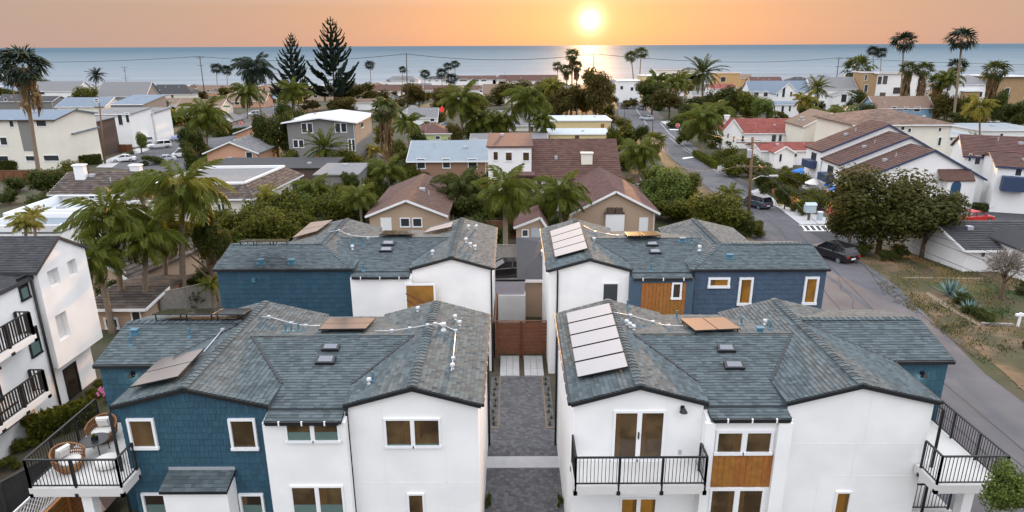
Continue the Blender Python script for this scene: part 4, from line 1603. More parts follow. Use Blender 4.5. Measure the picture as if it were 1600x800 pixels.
def house(label, cx, base, wpx, eave, ridge, d, kind, wm, rm, rot=0.0, over=0.35, wins=(), rwins=(), lwins=(), name='house', cat='house', trim=True, shingle=0, yoff=0.0, W=None, chim=(), asym=0.0, group=None, parapet=0.0, doors=(), P=None, zs=None):
    G = P or gp(cx, base)
    if yoff:
        G = G + Vector((0, yoff, 0))
    a = R(rot)
    U, V = Vector((math.cos(a), math.sin(a), 0)), Vector((-math.sin(a), math.cos(a), 0))
    w = W or wpx * dep(G) / F / max(0.5, math.cos(a))
    g0 = G.z
    ez = pY(cx, eave, G.y).z if not zs else zs[0]
    t = thing(name, label, cat, (G.x, G.y, gz(G.y)), 0, group, world=True)
    Q = lambda u, v, z: Vector((G.x, G.y, 0)) + U * u + V * v + Vector((0, 0, z))
    zb = min(g0, gz(G.y + d)) - 1.5
    hw = w / 2
    wallmat, roofmat = WM[wm], RO[rm]
    th = 0.18
    if zs:
        ez = zs[0]
    rv = d / 2 if kind in ('gable_x', 'hip') else (d if kind == 'shed' else 0)
    if kind == 'flat':
        rz = ez
    else:
        rz = pPl(cx, ridge, Q(0, rv, 0), V).z if not zs else zs[1]
        rz = max(rz, ez + 0.3)
    if zs:
        rz = zs[1]
    poly = None
    if kind == 'gable_y':
        ac = asym * hw
        MB().prism([Q(-hw, 0, zb), Q(hw, 0, zb), Q(hw, 0, ez - .05), Q(ac, 0, rz - th - .02), Q(-hw, 0, ez - .05)], V * d).build('wall', wallmat, t)
        sl1 = (rz - ez) / (hw + ac)
        sl2 = (rz - ez) / (hw - ac)
        o = over
        pls = [[Q(-hw - o, -o, ez - sl1 * o), Q(ac, -o, rz), Q(ac, d + o, rz), Q(-hw - o, d + o, ez - sl1 * o)],
               [Q(ac, -o, rz), Q(hw + o, -o, ez - sl2 * o), Q(hw + o, d + o, ez - sl2 * o), Q(ac, d + o, rz)]]
        if trim:
            for p, q in ((pls[0][0], pls[0][1]), (pls[1][0], pls[1][1])):
                MB().bar(p - V * 0.03 - Vector((0, 0, .1)), q - V * 0.03 - Vector((0, 0, .1)), 0.05, 0.24).build('barge_board', M_TRIM if trim is True else WM[trim], t)
    elif kind == 'gable_x':
        s_ = (rz - ez) / (d / 2)
        MB().prism([Q(-hw, 0, zb), Q(-hw, d, zb), Q(-hw, d, ez - .05), Q(-hw, d / 2, rz - th - .02), Q(-hw, 0, ez - .05)], U * w).build('wall', wallmat, t)
        o = over
        pls = [[Q(-hw - o, -o, ez - s_ * o), Q(hw + o, -o, ez - s_ * o), Q(hw + o, d / 2, rz), Q(-hw - o, d / 2, rz)],
               [Q(-hw - o, d / 2, rz), Q(hw + o, d / 2, rz), Q(hw + o, d + o, ez - s_ * o), Q(-hw - o, d + o, ez - s_ * o)]]
        if trim:
            fm = MB().bar(Q(-hw - o, -o - .03, ez - s_ * o - .1), Q(hw + o, -o - .03, ez - s_ * o - .1), 0.05, 0.2)
            fm.bar(Q(hw + o + .03, -o, ez - s_ * o - .1), Q(hw + o + .03, d / 2, rz - .1), 0.05, 0.2)
            fm.bar(Q(-hw - o - .03, -o, ez - s_ * o - .1), Q(-hw - o - .03, d / 2, rz - .1), 0.05, 0.2)
            fm.build('fascia', M_TRIM if trim is True else WM[trim], t)
    elif kind == 'hip':
        MB().prism([Q(-hw, 0, zb), Q(hw, 0, zb), Q(hw, d, zb), Q(-hw, d, zb)], (0, 0, ez - zb - .02)).build('wall', wallmat, t)
        o = over
        hh = min(d / 2, hw * 0.95)
        A_, B_, C_, D_ = Q(-hw - o, -o, ez - .05), Q(hw + o, -o, ez - .05), Q(hw + o, d + o, ez - .05), Q(-hw - o, d + o, ez - .05)
        r0_, r1_ = Q(-hw + hh, d / 2, rz), Q(hw - hh, d / 2, rz)
        pls = [[A_, B_, r1_, r0_], [B_, C_, r1_], [C_, D_, r0_, r1_], [D_, A_, r0_]]
        if trim:
            fm = MB().bar(A_ - V * .03 - Vector((0, 0, .1)), B_ - V * .03 - Vector((0, 0, .1)), 0.05, 0.2)
            fm.bar(B_ + U * .03 - Vector((0, 0, .1)), C_ + U * .03 - Vector((0, 0, .1)), 0.05, 0.2)
            fm.build('fascia', M_TRIM if trim is True else WM[trim], t)
    elif kind == 'shed':
        MB().prism([Q(-hw, 0, zb), Q(-hw, d, zb), Q(-hw, d, rz - th - .02), Q(-hw, 0, ez - th)], U * w).build('wall', wallmat, t)
        o = over
        pls = [[Q(-hw - o, -o, ez), Q(hw + o, -o, ez), Q(hw + o, d + o, rz), Q(-hw - o, d + o, rz)]]
        if trim:
            MB().bar(Q(-hw - o, -o - .03, ez - .08), Q(hw + o, -o - .03, ez - .08), 0.05, 0.22).build('fascia', M_TRIM if trim is True else WM[trim], t)
    else:
        MB().prism([Q(-hw, 0, zb), Q(hw, 0, zb), Q(hw, d, zb), Q(-hw, d, zb)], (0, 0, ez - zb - .25)).build('wall', wallmat, t)
        o = over
        pls = [[Q(-hw - o, -o, ez), Q(hw + o, -o, ez), Q(hw + o, d + o, ez), Q(-hw - o, d + o, ez)]]
        if parapet:
            pm = MB()
            for p, q in zip(pls[0], pls[0][1:] + pls[0][:1]):
                pm.bar(p + Vector((0, 0, parapet / 2)), q + Vector((0, 0, parapet / 2)), 0.22, parapet)
            pm.build('parapet', M_TRIM if trim is True else WM[trim], t)
        elif trim:
            fm = MB()
            for p, q in zip(pls[0], pls[0][1:] + pls[0][:1]):
                fm.bar(p - Vector((0, 0, .1)), q - Vector((0, 0, .1)), 0.06, 0.3)
            fm.build('fascia', M_TRIM if trim is True else WM[trim], t)
    rmb = MB()
    for k, pl in enumerate(pls):
        n = (pl[1] - pl[0]).cross(pl[2] - pl[0])
        rmb.prism(pl if n.z > 0 else pl[::-1], (0, 0, -th - 0.001 * k))
    roof = rmb.build('roof', roofmat, t)
    rv_ = random.Random(int(cx * 7 + base))
    if w > 4:
        q4 = max(pls, key=lambda p_: (p_[2] - p_[0]).length if len(p_) == 4 and (kind != 'gable_x' or p_ is pls[0]) else 0)
        for i in range(rv_.choice((1, 2, 3))):
            u_, v_ = rv_.uniform(.2, .8), rv_.uniform(.35, .8)
            c_ = q4[0].lerp(q4[1], u_).lerp(q4[3].lerp(q4[2], u_), v_)
            if rv_.random() < .5:
                MB().lathe([(.12, -.1), (.08, .1), (.07, .5)], c_, 6).build('vent_pipe', M_GALV, roof)
            else:
                s_v = rv_.uniform(.2, .4)
                MB().box(c_.x - s_v, c_.x + s_v, c_.y - .25, c_.y + .25, c_.z - .15, c_.z + .3).build('roof_vent', M_GALV, roof)
    if shingle:
        mb = MB()
        for pl in pls:
            tiles(mb, pl, shingle, (shingle * 1.0, shingle * 2.2), lift=0.05)
        mb.build('shingles', roofmat, roof, kind='stuff')
    fc = {'f': Fac(Q(0, -0.01, 0), U), 'r': Fac(Q(hw + .01, 0, 0), V), 'l': Fac(Q(-hw - .01, 0, 0), -V)}
    lim = {'f': (-hw, hw), 'r': (0, d), 'l': (-d, 0)}
    for side, ws in (('f', wins), ('r', rwins), ('l', lwins)):
        for wdef in ws:
            px, opt = wdef[:4], (wdef[4] if len(wdef) > 4 else {})
            r_ = list(fc[side].rect(px))
            r_[0], r_[1] = max(r_[0], lim[side][0] + .1), min(r_[1], lim[side][1] - .1)
            if r_[1] - r_[0] < 0.25 or r_[3] - r_[2] < 0.25:
                continue
            o_ = dict(glass=M_FAR_GLASS, fw=min(0.12, (r_[1] - r_[0]) * 0.14), depth=0.07)
            o_.update(opt)
            window_r(t, fc[side], r_, **o_)
    if not doors and w > 6 and not zs and base < 400 and kind != 'shed':
        rd_ = random.Random(int(cx * 3))
        uc = hw * rd_.choice((-.72, -.1, .2, .72))
        mb = MB()
        fc['f'].box(mb, uc - .5, uc + .5, gz(G.y) - .3, gz(G.y) + 2.1, 0.0, 0.06)
        mb.build('door', rd_.choice((WM['dk'], M_TRIM, WM['navy'], M_WOOD)), t)
        MB().tube([Q(hw - .15, -.09, ez - .3), Q(hw - .15, -.09, gz(G.y))], .05, 6).build('downpipe', M_TRIM, t)
    for px, m in doors:
        u0, u1, z0, z1 = fc['f'].rect(px)
        mb = MB()
        fc['f'].box(mb, u0, u1, z0, z1, 0.0, 0.05)
        mb.build('door' if m is not None and m is not WM['gry'] else 'cladding', m or M_TRIM, t)
    for cxp, y0p, y1p, wp, v, m in chim:
        q = pPl(cxp, y0p, Q(0, v, 0), V)
        q2 = pPl(cxp, y1p, Q(0, v, 0), V)
        ww = wp * dep(q) / F / 2
        mb = MB().prism([q - U * ww - V * .4, q + U * ww - V * .4, q + U * ww + V * .4, q - U * ww + V * .4], (0, 0, q2.z - q.z - .4))
        ch = mb.build('chimney', m, t)
        mb = MB().prism([q - U * (ww + .12) - V * .52, q + U * (ww + .12) - V * .52, q + U * (ww + .12) + V * .52, q - U * (ww + .12) + V * .52], (0, 0, 0.18))
        mb.build('chimney_cap', m, ch)
    HREG.append((cx or 1400, (eave + base) / 2 or 280, label))
    info = dict(t=t, Q=Q, hw=hw, ez=ez, rz=rz, d=d, U=U, V=V, fc=fc, roof=roof, pls=pls, G=G)
    return info


wf = {}
# --- just behind the townhouses
A = house('tan gabled house with maroon roof and white front door behind the rear left townhouse', 638, 372, 117, 334, 311, 15, 'gable_y', 'tan', 'brn', over=0.4, shingle=0.34,
      wins=((625, 340, 641, 355), (644, 340, 660, 355)), doors=(((595, 340, 612, 364), M_TRIM),))
B = house('tan gabled house with maroon roof and a white chimney behind the rear right townhouse', 959, 368, 126, 329, 297, 14, 'gable_y', 'tan', 'brn', over=0.45, shingle=0.34)
mb = MB()
f = B['fc']['f']
u0, u1, z0, z1 = f.rect((945, 333, 974, 372))
f.box(mb, u0, u1, z0 - 1, z1, 0.0, 0.55)
ch = mb.build('chimney', M_TRIM, B['t'])
for px in ((948, 324, 959, 332), (961, 324, 972, 332)):
    mb = MB()
    u0, u1, za, zb = f.rect(px)
    f.box(mb, u0, u1, z1 + .01, zb, 0.05, 0.5)
    mb.build('chimney_pot', WM['dk'], ch)
mb = MB()
u0, u1, za, zb = f.rect((944, 331, 975, 334))
f.box(mb, u0, u1, z1, z1 + .12, -0.02, 0.6)
mb.build('chimney_cap', WM['dk'], ch)
house('low right wing with maroon roof and a cream window behind the rear right townhouse', 1003, 330, 46, 311, 296, 6, 'gable_x', 'crm', 'brn', yoff=3, wins=((1007, 312, 1016, 322),))
house('small maroon roofed addition behind the low right wing', 985, 300, 40, 285, 272, 6, 'gable_x', 'crm', 'brn', yoff=4)
house('small tan cottage with a pale grey door between the rear townhouses', 830, 392, 46, 352, 338, 5, 'gable_y', 'tan', 'brn', asym=0.6, wins=((815, 358, 826, 370),), doors=(((830, 356, 847, 382), mat('grey door', (0.42, 0.47, 0.5), 0.6, 0.03)),), over=0.3)
# garage straight behind the lane gates
house('beige garage with a dark hipped roof behind the lane gates', 846, 520, 72, 433, 380, 10, 'hip', 'tan', 'dk', P=Vector((2.85, 44.3, -.6)), W=4.2, over=0.4)
wt = thing('white_terrace', 'white walled terrace box with a lavender screen behind the lane gates', 'terrace', (-0.4, 43.6, -.6), world=True)
f = Fac((0, 43.1, 0))
u0, u1, z0, z1 = f.rect((770, 462, 821, 500))
MB().box(u0, u1, 43.1, 44.2, -2, z1).build('wall', M_WHITE, wt)
mb = MB()
f.box(mb, u0 + .02, u1 - .05, z1, f.uv(790, 441)[1], -0.25, -0.2)
mb.build('screen', mat('frosted screen', (0.45, 0.42, 0.47), 0.35, 0.05), wt)
mb = MB()
f.box(mb, u0, u1, f.uv(790, 441)[1], f.uv(790, 438)[1], -0.28, -0.17)
mb.build('screen_rail', M_BLACK, wt)
patch('yard', [(760, 440), (860, 440), (850, 395), (770, 395)], M_CONC, 0.02)

# --- white three-storey building at the left edge
LB = thing('apartment_building', 'white three storey building with black railed balconies at the left edge', 'building', (-28, 28, 0), world=True)
XF = -23.0
zt = 7.7
MB().prism([(XF - .28, 30.5, 2.45), (XF - .28, 34.3, 2.45), (XF - .28, 34.3, 7.72), (XF - .28, 32.4, 8.75), (XF - .28, 30.5, 7.66)], (-10, 0, 0)).build('wall', M_WHITE, LB)
MB().prism([(XF, 30.5, 7.4), (XF, 34.3, 7.4), (XF, 34.3, 7.72), (XF, 32.4, 8.75), (XF, 30.5, 7.66)], (-.279, 0, 0)).build('wall', M_WHITE, LB)
MB().box(XF - 10, XF - 0.7, 30.3, 34.1, -1, 2.45).build('wall', M_WHITE, LB)
MB().box(XF - 10.5, XF - .35, 14, 30.5, -1, 7.25).build('wall', M_WHITE, LB)
rf = MB()
zr = 7.55
rf.prism([(XF + .12, 30.3, 7.66), (XF + .12, 32.4, 8.9), (XF - 10.2, 32.4, 8.9), (XF - 10.2, 30.3, 7.66)], (0, 0, -.14))
rf.prism([(XF + .12, 32.4, 8.9), (XF + .12, 34.5, 7.7), (XF - 10.2, 34.5, 7.7), (XF - 10.2, 32.4, 8.9)], (0, 0, -.141))
rf.prism([(XF - .2, 13, 7.38), (XF - .2, 30.5, 7.42), (XF - 10.6, 30.5, 8.4), (XF - 10.6, 13, 8.4)], (0, 0, -.142))
LBR = rf.build('roof', RO['dk'], LB)
mb = MB()
tiles(mb, [(XF - .2, 13, 7.38), (XF - .2, 30.5, 7.42), (XF - 10.6, 30.5, 8.4), (XF - 10.6, 13, 8.4)])
tiles(mb, [(XF + .12, 30.3, 7.66), (XF + .12, 32.4, 8.9), (XF - 10.2, 32.4, 8.9), (XF - 10.2, 30.3, 7.66)])
mb.build('shingles', RO['dk'], LBR, kind='stuff')
ff = Fac((XF + .005, 0, 0), (0, 1, 0))
M_REC = mat('shaded niche plaster', (0.66, 0.65, 0.63), 0.9, 0.03)  # greyer plaster for the niche backs, shade put into its colour
holes = [ff.rect(px) for px in ((75, 417, 93, 447), (106, 400, 120, 431), (89, 487, 108, 531))]
us_ = sorted({30.5, 34.3, *[h_[0] for h_ in holes], *[h_[1] for h_ in holes]})
zs_ = sorted({2.45, 7.4, *[h_[2] for h_ in holes], *[min(h_[3], 7.3) for h_ in holes]})
mb = MB()
for ua, ub in zip(us_, us_[1:]):
    for za, zb_ in zip(zs_, zs_[1:]):
        um, zm = (ua + ub) / 2, (za + zb_) / 2
        if any(h_[0] < um < h_[1] and h_[2] < zm < h_[3] for h_ in holes):
            continue
        mb.box(XF - .279, XF, ua, ub, za, zb_)
mb.build('wall', M_WHITE, LB)
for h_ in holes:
    MB().box(XF - .278, XF - .262, h_[0] + .02, h_[1] - .02, h_[2] + .02, min(h_[3], 7.3) - .02).build('niche_back', M_REC, LB)
fd = Fac((XF - .695, 0, 0), (0, 1, 0))
window(LB, fd, (101, 567, 124, 625), frame=M_BLACK, name='glass_door', fw=.1)
fi = Fac((XF - .34, 0, 0), (0, 1, 0))
for px in ((28, 430, 44, 470), (43, 510, 62, 558), (-8, 636, 34, 668), (-40, 520, -6, 590), (-40, 590, 2, 640)):
    window(LB, fi, px, frame=M_BLACK, fw=.08, blind=0.5)
MB().tube([(XF - .25, 30.35, 7.3), (XF - .25, 30.35, 0.2)], 0.06, 8).build('downpipe', M_BLACK, LB, smooth=True)
for z in (5.05, 2.05):
    MB().box(XF - .33, XF + .42, 18, 29.0, z - .3, z).build('balcony', M_WHITE, LB)
    railing(LB, [(XF + .36, 18.2), (XF + .36, 28.92), (XF - .28, 28.92)], z, h=1.15, m=M_BLACK, post=.1, bal=0.05, sp=0.17)
q = [pz(-6, 397, 8.05), pz(38, 397, 8.05), pz(10, 412, 7.75), pz(-40, 416, 7.75)]
panels([q[3], q[2], q[1], q[0]], 2, 1, ['nearer grey panel on the dark roof of the white three storey building', 'grey panel at the right on the dark roof of the white three storey building'], 'panels on the left building roof', legs=.2)
q = [pz(2, 391, 8.2), pz(22, 387, 8.3), pz(20, 391, 8.2), pz(4, 394, 8.1)]
MB().prism(q[::-1], (0, 0, .08)).build('skylight', M_SKYL, LBR)

# --- second row, left
house('cream shake roofed house with two chimneys left of the big palms', 145, 345, 105, 300, 268, 9, 'gable_x', 'wht', 'shk', shingle=0.42, rot=0, over=0.5, wins=((138, 303, 149, 311), (160, 303, 175, 316)),
      chim=((124, 259, 290, 15, 3.0, M_TRIM), (212, 259, 290, 15, 6.0, M_TRIM)))
mA, mB_, mC = gp(398, 350), gp(472, 316), gp(222, 352)
mD = mC + (mB_ - mA)
mt = thing('house', 'cream flat roofed house with a grey brown shake mansard skirt beside the big palms', 'house', mA, world=True)
ze = pY(398, 309, mA.y).z
ring = [Vector((p.x, p.y, 0)) for p in (mC, mA, mB_, mD)]
cen = sum(ring, Vector()) / 4
up_ = lambda p, z: Vector((p.x, p.y, z))
MB().prism([up_(p, mA.z - 3) for p in ring], (0, 0, ze - mA.z + 2.9)).build('wall', WM['crm'], mt)
oute = [p + (p - cen).normalized() * 0.7 for p in ring]
inn = [cen + (p - cen) * 0.80 for p in ring]
mr_ = MB()
mr2 = MB()
for i in range(4):
    q = [up_(oute[i], ze), up_(oute[(i + 1) % 4], ze), up_(inn[(i + 1) % 4], ze + 1.5), up_(inn[i], ze + 1.5)]
    mr_.prism(q, (0, 0, -.15 - .001 * i))
    tiles(mr2, q, .42, (.42, .9), lift=.05)
ro_ = mr_.build('roof', RO['shk'], mt)
mr2.build('shingles', RO['shk'], ro_, kind='stuff')
MB().prism([up_(p, ze + 1.25) for p in inn], (0, 0, .08)).build('flat_roof', RO['gry'], mt)
for i in range(4):
    MB().bar(up_(inn[i], ze + 1.5), up_(inn[(i + 1) % 4], ze + 1.5), .3, .35).build('parapet', M_TRIM, mt)
    MB().bar(up_(oute[i], ze - .1), up_(oute[(i + 1) % 4], ze - .1), .06, .2).build('fascia', M_TRIM, mt)
for px in ((384, 318, 398, 334), (340, 318, 352, 330), (300, 318, 315, 330)):
    window(mt, Fac(ring[0] - (mB_ - mA).normalized() * .02, ring[1] - ring[0]), px, glass=M_FAR_GLASS, split=2)
for px in ((440, 294, 452, 318), (456, 284, 468, 306), (412, 306, 424, 322)):
    window(mt, Fac(ring[1] + (mA - mC).normalized() * .02, ring[2] - ring[1]), px, glass=M_FAR_GLASS, split=1)
HREG.append((345, 300, 'cream flat roofed house with a grey brown shake mansard'))
house('low dark roofed shed behind the pale blue deck', 415, 285, 190, 262, 250, 9, 'shed', 'dk', 'dk', trim=False, yoff=2)
house('low white terrace house with parapets and flat roofs beside the palms', 80, 372, 130, 345, 0, 10, 'flat', 'wht', 'wht', parapet=0.9, over=0)
house('white stepped terrace wall in front of the cream house at far left', 40, 392, 120, 362, 0, 7, 'flat', 'wht', 'blu', parapet=0.7, over=0)
house('tan house with a shake roof under the foreground palms', 165, 470, 100, 425, 396, 8, 'gable_y', 'tan', 'shk', shingle=0.42, rot=-14, over=0.4, wins=((165, 450, 178, 475), (195, 425, 206, 450), (240, 430, 250, 448)))
house('tan low wing with two white framed windows left of the blue roof', 190, 515, 78, 478, 452, 6, 'gable_x', 'tan', 'shk', shingle=0.42, over=0.4, wins=((164, 496, 186, 514), (206, 485, 222, 510)))
# peach and grey houses
house('peach stucco cottage with a grey gabled roof in the left middle', 365, 262, 78, 237, 221, 13, 'gable_y', 'pch', 'gry', over=0.6, wins=((384, 237, 395, 249),), shingle=0.4)
house('peach gable behind the grey roofed peach cottage', 400, 225, 60, 207, 196, 9, 'gable_y', 'pch', 'gry', over=0.5)
house('grey two storey house with a broad white roof and white framed windows', 506, 252, 104, 190, 183, 17, 'gable_y', 'gry', 'wht', over=0.9,
      wins=((471, 192, 489, 208, dict(split=2)), (523, 192, 542, 207, dict(split=2)), (458, 218, 475, 231, dict(split=2)), (544, 217, 559, 236, dict(split=2))), rwins=((563, 190, 568, 200),))
house('metal roofed carport beside the bushy palms', 528, 305, 64, 272, 266, 8, 'shed', 'gry', 'gry', trim=False)
# centre
house('brown clapboard house with a pale blue roof in the centre', 702, 300, 118, 249, 219, 12, 'gable_x', 'brn', 'blu', over=0.5,
      wins=((651, 247, 665, 264), (691, 247, 704, 263), (731, 247, 746, 264), (691, 281, 704, 290)))
D = house('white two storey house with dark maroon roof and three square windows', 797, 330, 66, 228, 216, 11, 'shed', 'wht', 'brn', over=0.25, trim=False,
      wins=((770, 236, 779, 251, dict(glass=M_GLASSB)), (789, 237, 801, 252, dict(glass=M_GLASSB)), (816, 237, 828, 252, dict(glass=M_GLASSB)), (769, 264, 780, 278, dict(glass=M_GLASSB))))
house('white lower wing of the maroon roofed house with a dark chimney', 898, 330, 135, 276, 217, 12, 'gable_x', 'wht', 'brn', over=0.3, shingle=0.4, trim=False, wins=((838, 280, 847, 297, dict(glass=M_GLASSB)),),
      chim=((917, 240, 275, 17, 2.2, WM['crm']),))
house('dark brown entry wing below the three square windows', 815, 330, 32, 273, 0, 2, 'flat', 'dk', 'brn', yoff=-2.2, trim=False)
house('lime walled cottage with dark brown roof left of the tall palms', 672, 232, 66, 208, 192, 9, 'hip', 'lim', 'brn', wins=((680, 212, 688, 218),), over=0.3)
house('pale yellow bungalow behind the row of queen palms', 795, 232, 116, 217, 208, 8, 'gable_x', 'yel', 'gry', wins=((732, 216, 745, 224), (768, 216, 780, 224), (805, 216, 818, 224)), over=0.4)
house('grey roofed bungalow behind the pale yellow one', 795, 205, 100, 195, 172, 12, 'gable_x', 'crm', 'gry', over=0.4)
house('upper flat roofed yellow block with a white roof left of the junction', 908, 205, 92, 188, 0, 14, 'flat', 'yel', 'wht', over=0.3)
house('lower flat roofed yellow block with a white roof left of the junction', 906, 225, 94, 209, 0, 11, 'flat', 'yel', 'wht', over=0.3)
house('small grey roofed white cottage left of the red parasol', 660, 195, 46, 183, 168, 8, 'gable_x', 'wht', 'gry', wins=((672, 184, 679, 190),))
house('small white cottage with a grey roof below the pole', 643, 190, 34, 176, 164, 8, 'hip', 'wht', 'gry')
# right
E_ = house('white house with a bright red roof right of the street', 1198, 232, 106, 207, 185, 11, 'gable_x', 'wht', 'red', over=0.3, shingle=0.5,
      wins=((1205, 210, 1213, 222), (1216, 210, 1222, 222), (1158, 212, 1163, 222)), chim=((1136, 181, 205, 7, 2, M_TRIM),))
house('white gabled end of the bright red roofed house', 1139, 232, 28, 204, 186, 7, 'gable_y', 'wht', 'red', yoff=-1.5, over=0.2, wins=((1136, 208, 1139, 216), (1145, 212, 1148, 222)))
house('low red roofed white wing with a little gabled porch', 1238, 258, 100, 234, 222, 8, 'gable_x', 'wht', 'red', over=0.4, shingle=0.5, wins=((1235, 237, 1246, 246, dict(split=2)), (1262, 237, 1274, 246, dict(split=2)), (1184, 236, 1190, 248)))
pr = house('white porch with a small cream gable on the red roofed house', 1217, 261, 30, 237, 228, 2.5, 'gable_y', 'wht', 'red', yoff=-2, over=0.3, wins=((1203, 240, 1208, 253), (1217, 240, 1222, 253)))
house('cream two storey house with a broad brown hipped roof at the right', 1400, 262, 150, 194, 170, 16, 'hip', 'crm', 'tan', over=0.6, shingle=0.5,
      wins=((1361, 198, 1366, 204), (1407, 197, 1414, 204), (1418, 200, 1424, 207), (1416, 213, 1422, 225), (1466, 199, 1471, 206), (1465, 214, 1471, 228), (1350, 196, 1355, 208)),)
house('cream left wing of the brown hipped house behind the palm trio', 1290, 240, 78, 196, 176, 10, 'gable_y', 'crm', 'tan', over=0.4, wins=((1327, 196, 1337, 208), (1341, 197, 1348, 208)))
G0 = gp(1432, 326)
e0z, r0z = pY(1432, 279, G0.y).z, pY(1432, 234, G0.y).z
W0 = 192 * dep(G0) / F
for k, lab in ((2, 'farthest of the three stepped white townhouses with brown roofs'), (1, 'middle one of the three stepped white townhouses with brown roofs'), (0, 'nearest of the three stepped white townhouses, with the blue arched window')):
    h = house(lab, 0, 0, 0, 0, 0, 5.4, 'gable_y', 'wht', 'brn', over=0.25, asym=.12, trim='navy', shingle=0.45, group='stepped white townhouses',
              P=G0 + Vector((0, 5.9 * k, 0)), W=W0, zs=(e0z + 1.0 * k, r0z + 1.0 * k))
    hw = h['hw']
    fcl = h['fc']['l']
    # balcony box on the left flank
    for du in (-3.9,):
        mb = MB()
        zbal = h['ez'] - 2.9
        fcl.box(mb, du, du + 2.7, zbal, zbal + 1.1, 0.02, 1.2)
        mb.build('balcony', WM['navy'], h['t'])
        mb = MB()
        fcl.box(mb, du + 0.5, du + 2.2, zbal + 0.02, zbal + 2.2, 0.0, 0.05)
        mb.build('balcony_door', M_FAR_GLASS, h['t'])
    NB = h
fa_ = NB['fc']['f']
u0, u1, z0, z1 = fa_.rect((1469, 279, 1513, 330))
mb = MB()
fa_.box(mb, u0, u1, z0 - 1, z1, 0.003, 1.1)
mb.build('bay', WM['wht'], NB['t'])
u0, u1, z0, z1 = fa_.rect((1464, 264, 1516, 279))
MB().prism([fa_.pt(u0, z0, 1.3), fa_.pt(u1, z0, 1.3), fa_.pt(u1, z1, 0.02), fa_.pt(u0, z1, 0.02)], (0, 0, -.15)).build('bay_roof', RO['brn'], NB['t'])
fb_ = Fac(fa_.pt(0, 0, 1.105), NB['U'])
u0, u1, z0, z1 = fb_.rect((1485, 283, 1500, 312))
pts = [fb_.pt(u0, z0), fb_.pt(u1, z0), fb_.pt(u1, z1 - (u1 - u0) / 2)]
for k in range(1, 10):
    a = R(180 * k / 10)
    pts.append(fb_.pt((u0 + u1) / 2 + (u1 - u0) / 2 * math.cos(a), z1 - (u1 - u0) / 2 + (u1 - u0) / 2 * math.sin(a)))
pts.append(fb_.pt(u0, z1 - (u1 - u0) / 2))
MB().prism(pts, fb_.n * 0.06).build('arched_window', mat('blue glazed panel', (0.03, 0.075, 0.15), 0.3, 0.05), NB['t'])
h = house('white townhouse with a long brown roof at the right edge beyond the courtyard', 1560, 315, 100, 246, 212, 12, 'gable_x', 'wht', 'brn', over=0.3, trim='navy', shingle=0.45, rot=-25, wins=((1540, 247, 1549, 262), (1522, 243, 1533, 258), (1513, 240, 1518, 252)))
h2 = house('white townhouse with garage doors and navy balcony at the right edge', 1600, 335, 84, 262, 240, 10, 'gable_x', 'wht', 'brn', over=0.3, trim='navy', shingle=0.45, rot=-25, wins=((1585, 261, 1598, 276),))
f = h2['fc']['f']
mb = MB()
u0, u1, z0, z1 = f.rect((1563, 275, 1603, 297))
f.box(mb, u0, u1, z0, z1, 0.02, 1.3)
mb.build('balcony', WM['navy'], h2['t'])
house('white bungalow with a dark grey roof beyond the verge at the right', 1568, 425, 128, 386, 345, 9, 'gable_x', 'wht', 'dk', over=0.5, shingle=0.4, wins=((1566, 390, 1574, 403), (1532, 388, 1540, 402), (1586, 392, 1597, 412)))
house('white gable of the dark grey roofed bungalow at the right edge', 1598, 432, 40, 392, 376, 5, 'gable_y', 'wht', 'dk', over=0.3, yoff=-2)
# far right: flats, blue house, flat roofs
house('light blue house with a brown roof below the tall right palms', 1410, 190, 90, 168, 150, 10, 'gable_x', 'blu', 'tan', wins=((1393, 166, 1401, 172), (1428, 167, 1438, 175), (1412, 167, 1419, 173)))
house('light blue gable left end of the brown roofed blue house', 1371, 188, 28, 168, 152, 8, 'gable_y', 'blu', 'tan')
house('white modern apartment block with balconies at the far right', 1400, 165, 80, 114, 0, 14, 'flat', 'wht', 'gry', over=0.8, wins=((1350, 116, 1356, 126), (1351, 131, 1356, 143), (1371, 119, 1378, 132, ), (1379, 118, 1387, 132), (1395, 136, 1420, 147), (1374, 144, 1384, 152)))
house('ochre stone corner of the white modern apartment block', 1352, 165, 20, 113, 0, 10, 'flat', 'stn', 'gry', yoff=-1, over=0.3, wins=((1349, 116, 1355, 126), (1350, 132, 1356, 144)))
house('stone and white apartment house with a grey roof at the far right', 1520, 178, 60, 132, 117, 14, 'hip', 'wht', 'gry', wins=((1528, 143, 1535, 152), (1539, 143, 1545, 154), (1500, 142, 1520, 155)))
house('honey stone block under the grey roofed apartment house', 1507, 178, 24, 142, 0, 6, 'flat', 'stn', 'wht', yoff=-2, over=0.4)
house('tall honey stone apartment block at the right edge', 1566, 178, 56, 119, 0, 14, 'flat', 'stn', 'wht', over=1.0, wins=((1569, 137, 1577, 152), (1552, 128, 1560, 140)))
house('dark fronted block at the far right edge', 1600, 175, 36, 125, 0, 12, 'flat', 'dk', 'wht', over=0.8, wins=((1592, 140, 1600, 160),))
house('pale flat roofed bungalow with a blue grey roof behind the brown roof', 1498, 248, 42, 212, 0, 14, 'flat', 'crm', 'blu', over=0.4, wins=((1478, 215, 1489, 220),))
house('long flat blue grey roof among the right hand trees', 1578, 225, 98, 203, 0, 14, 'flat', 'wht', 'blu', over=0.4, wins=((1562, 208, 1568, 213),))
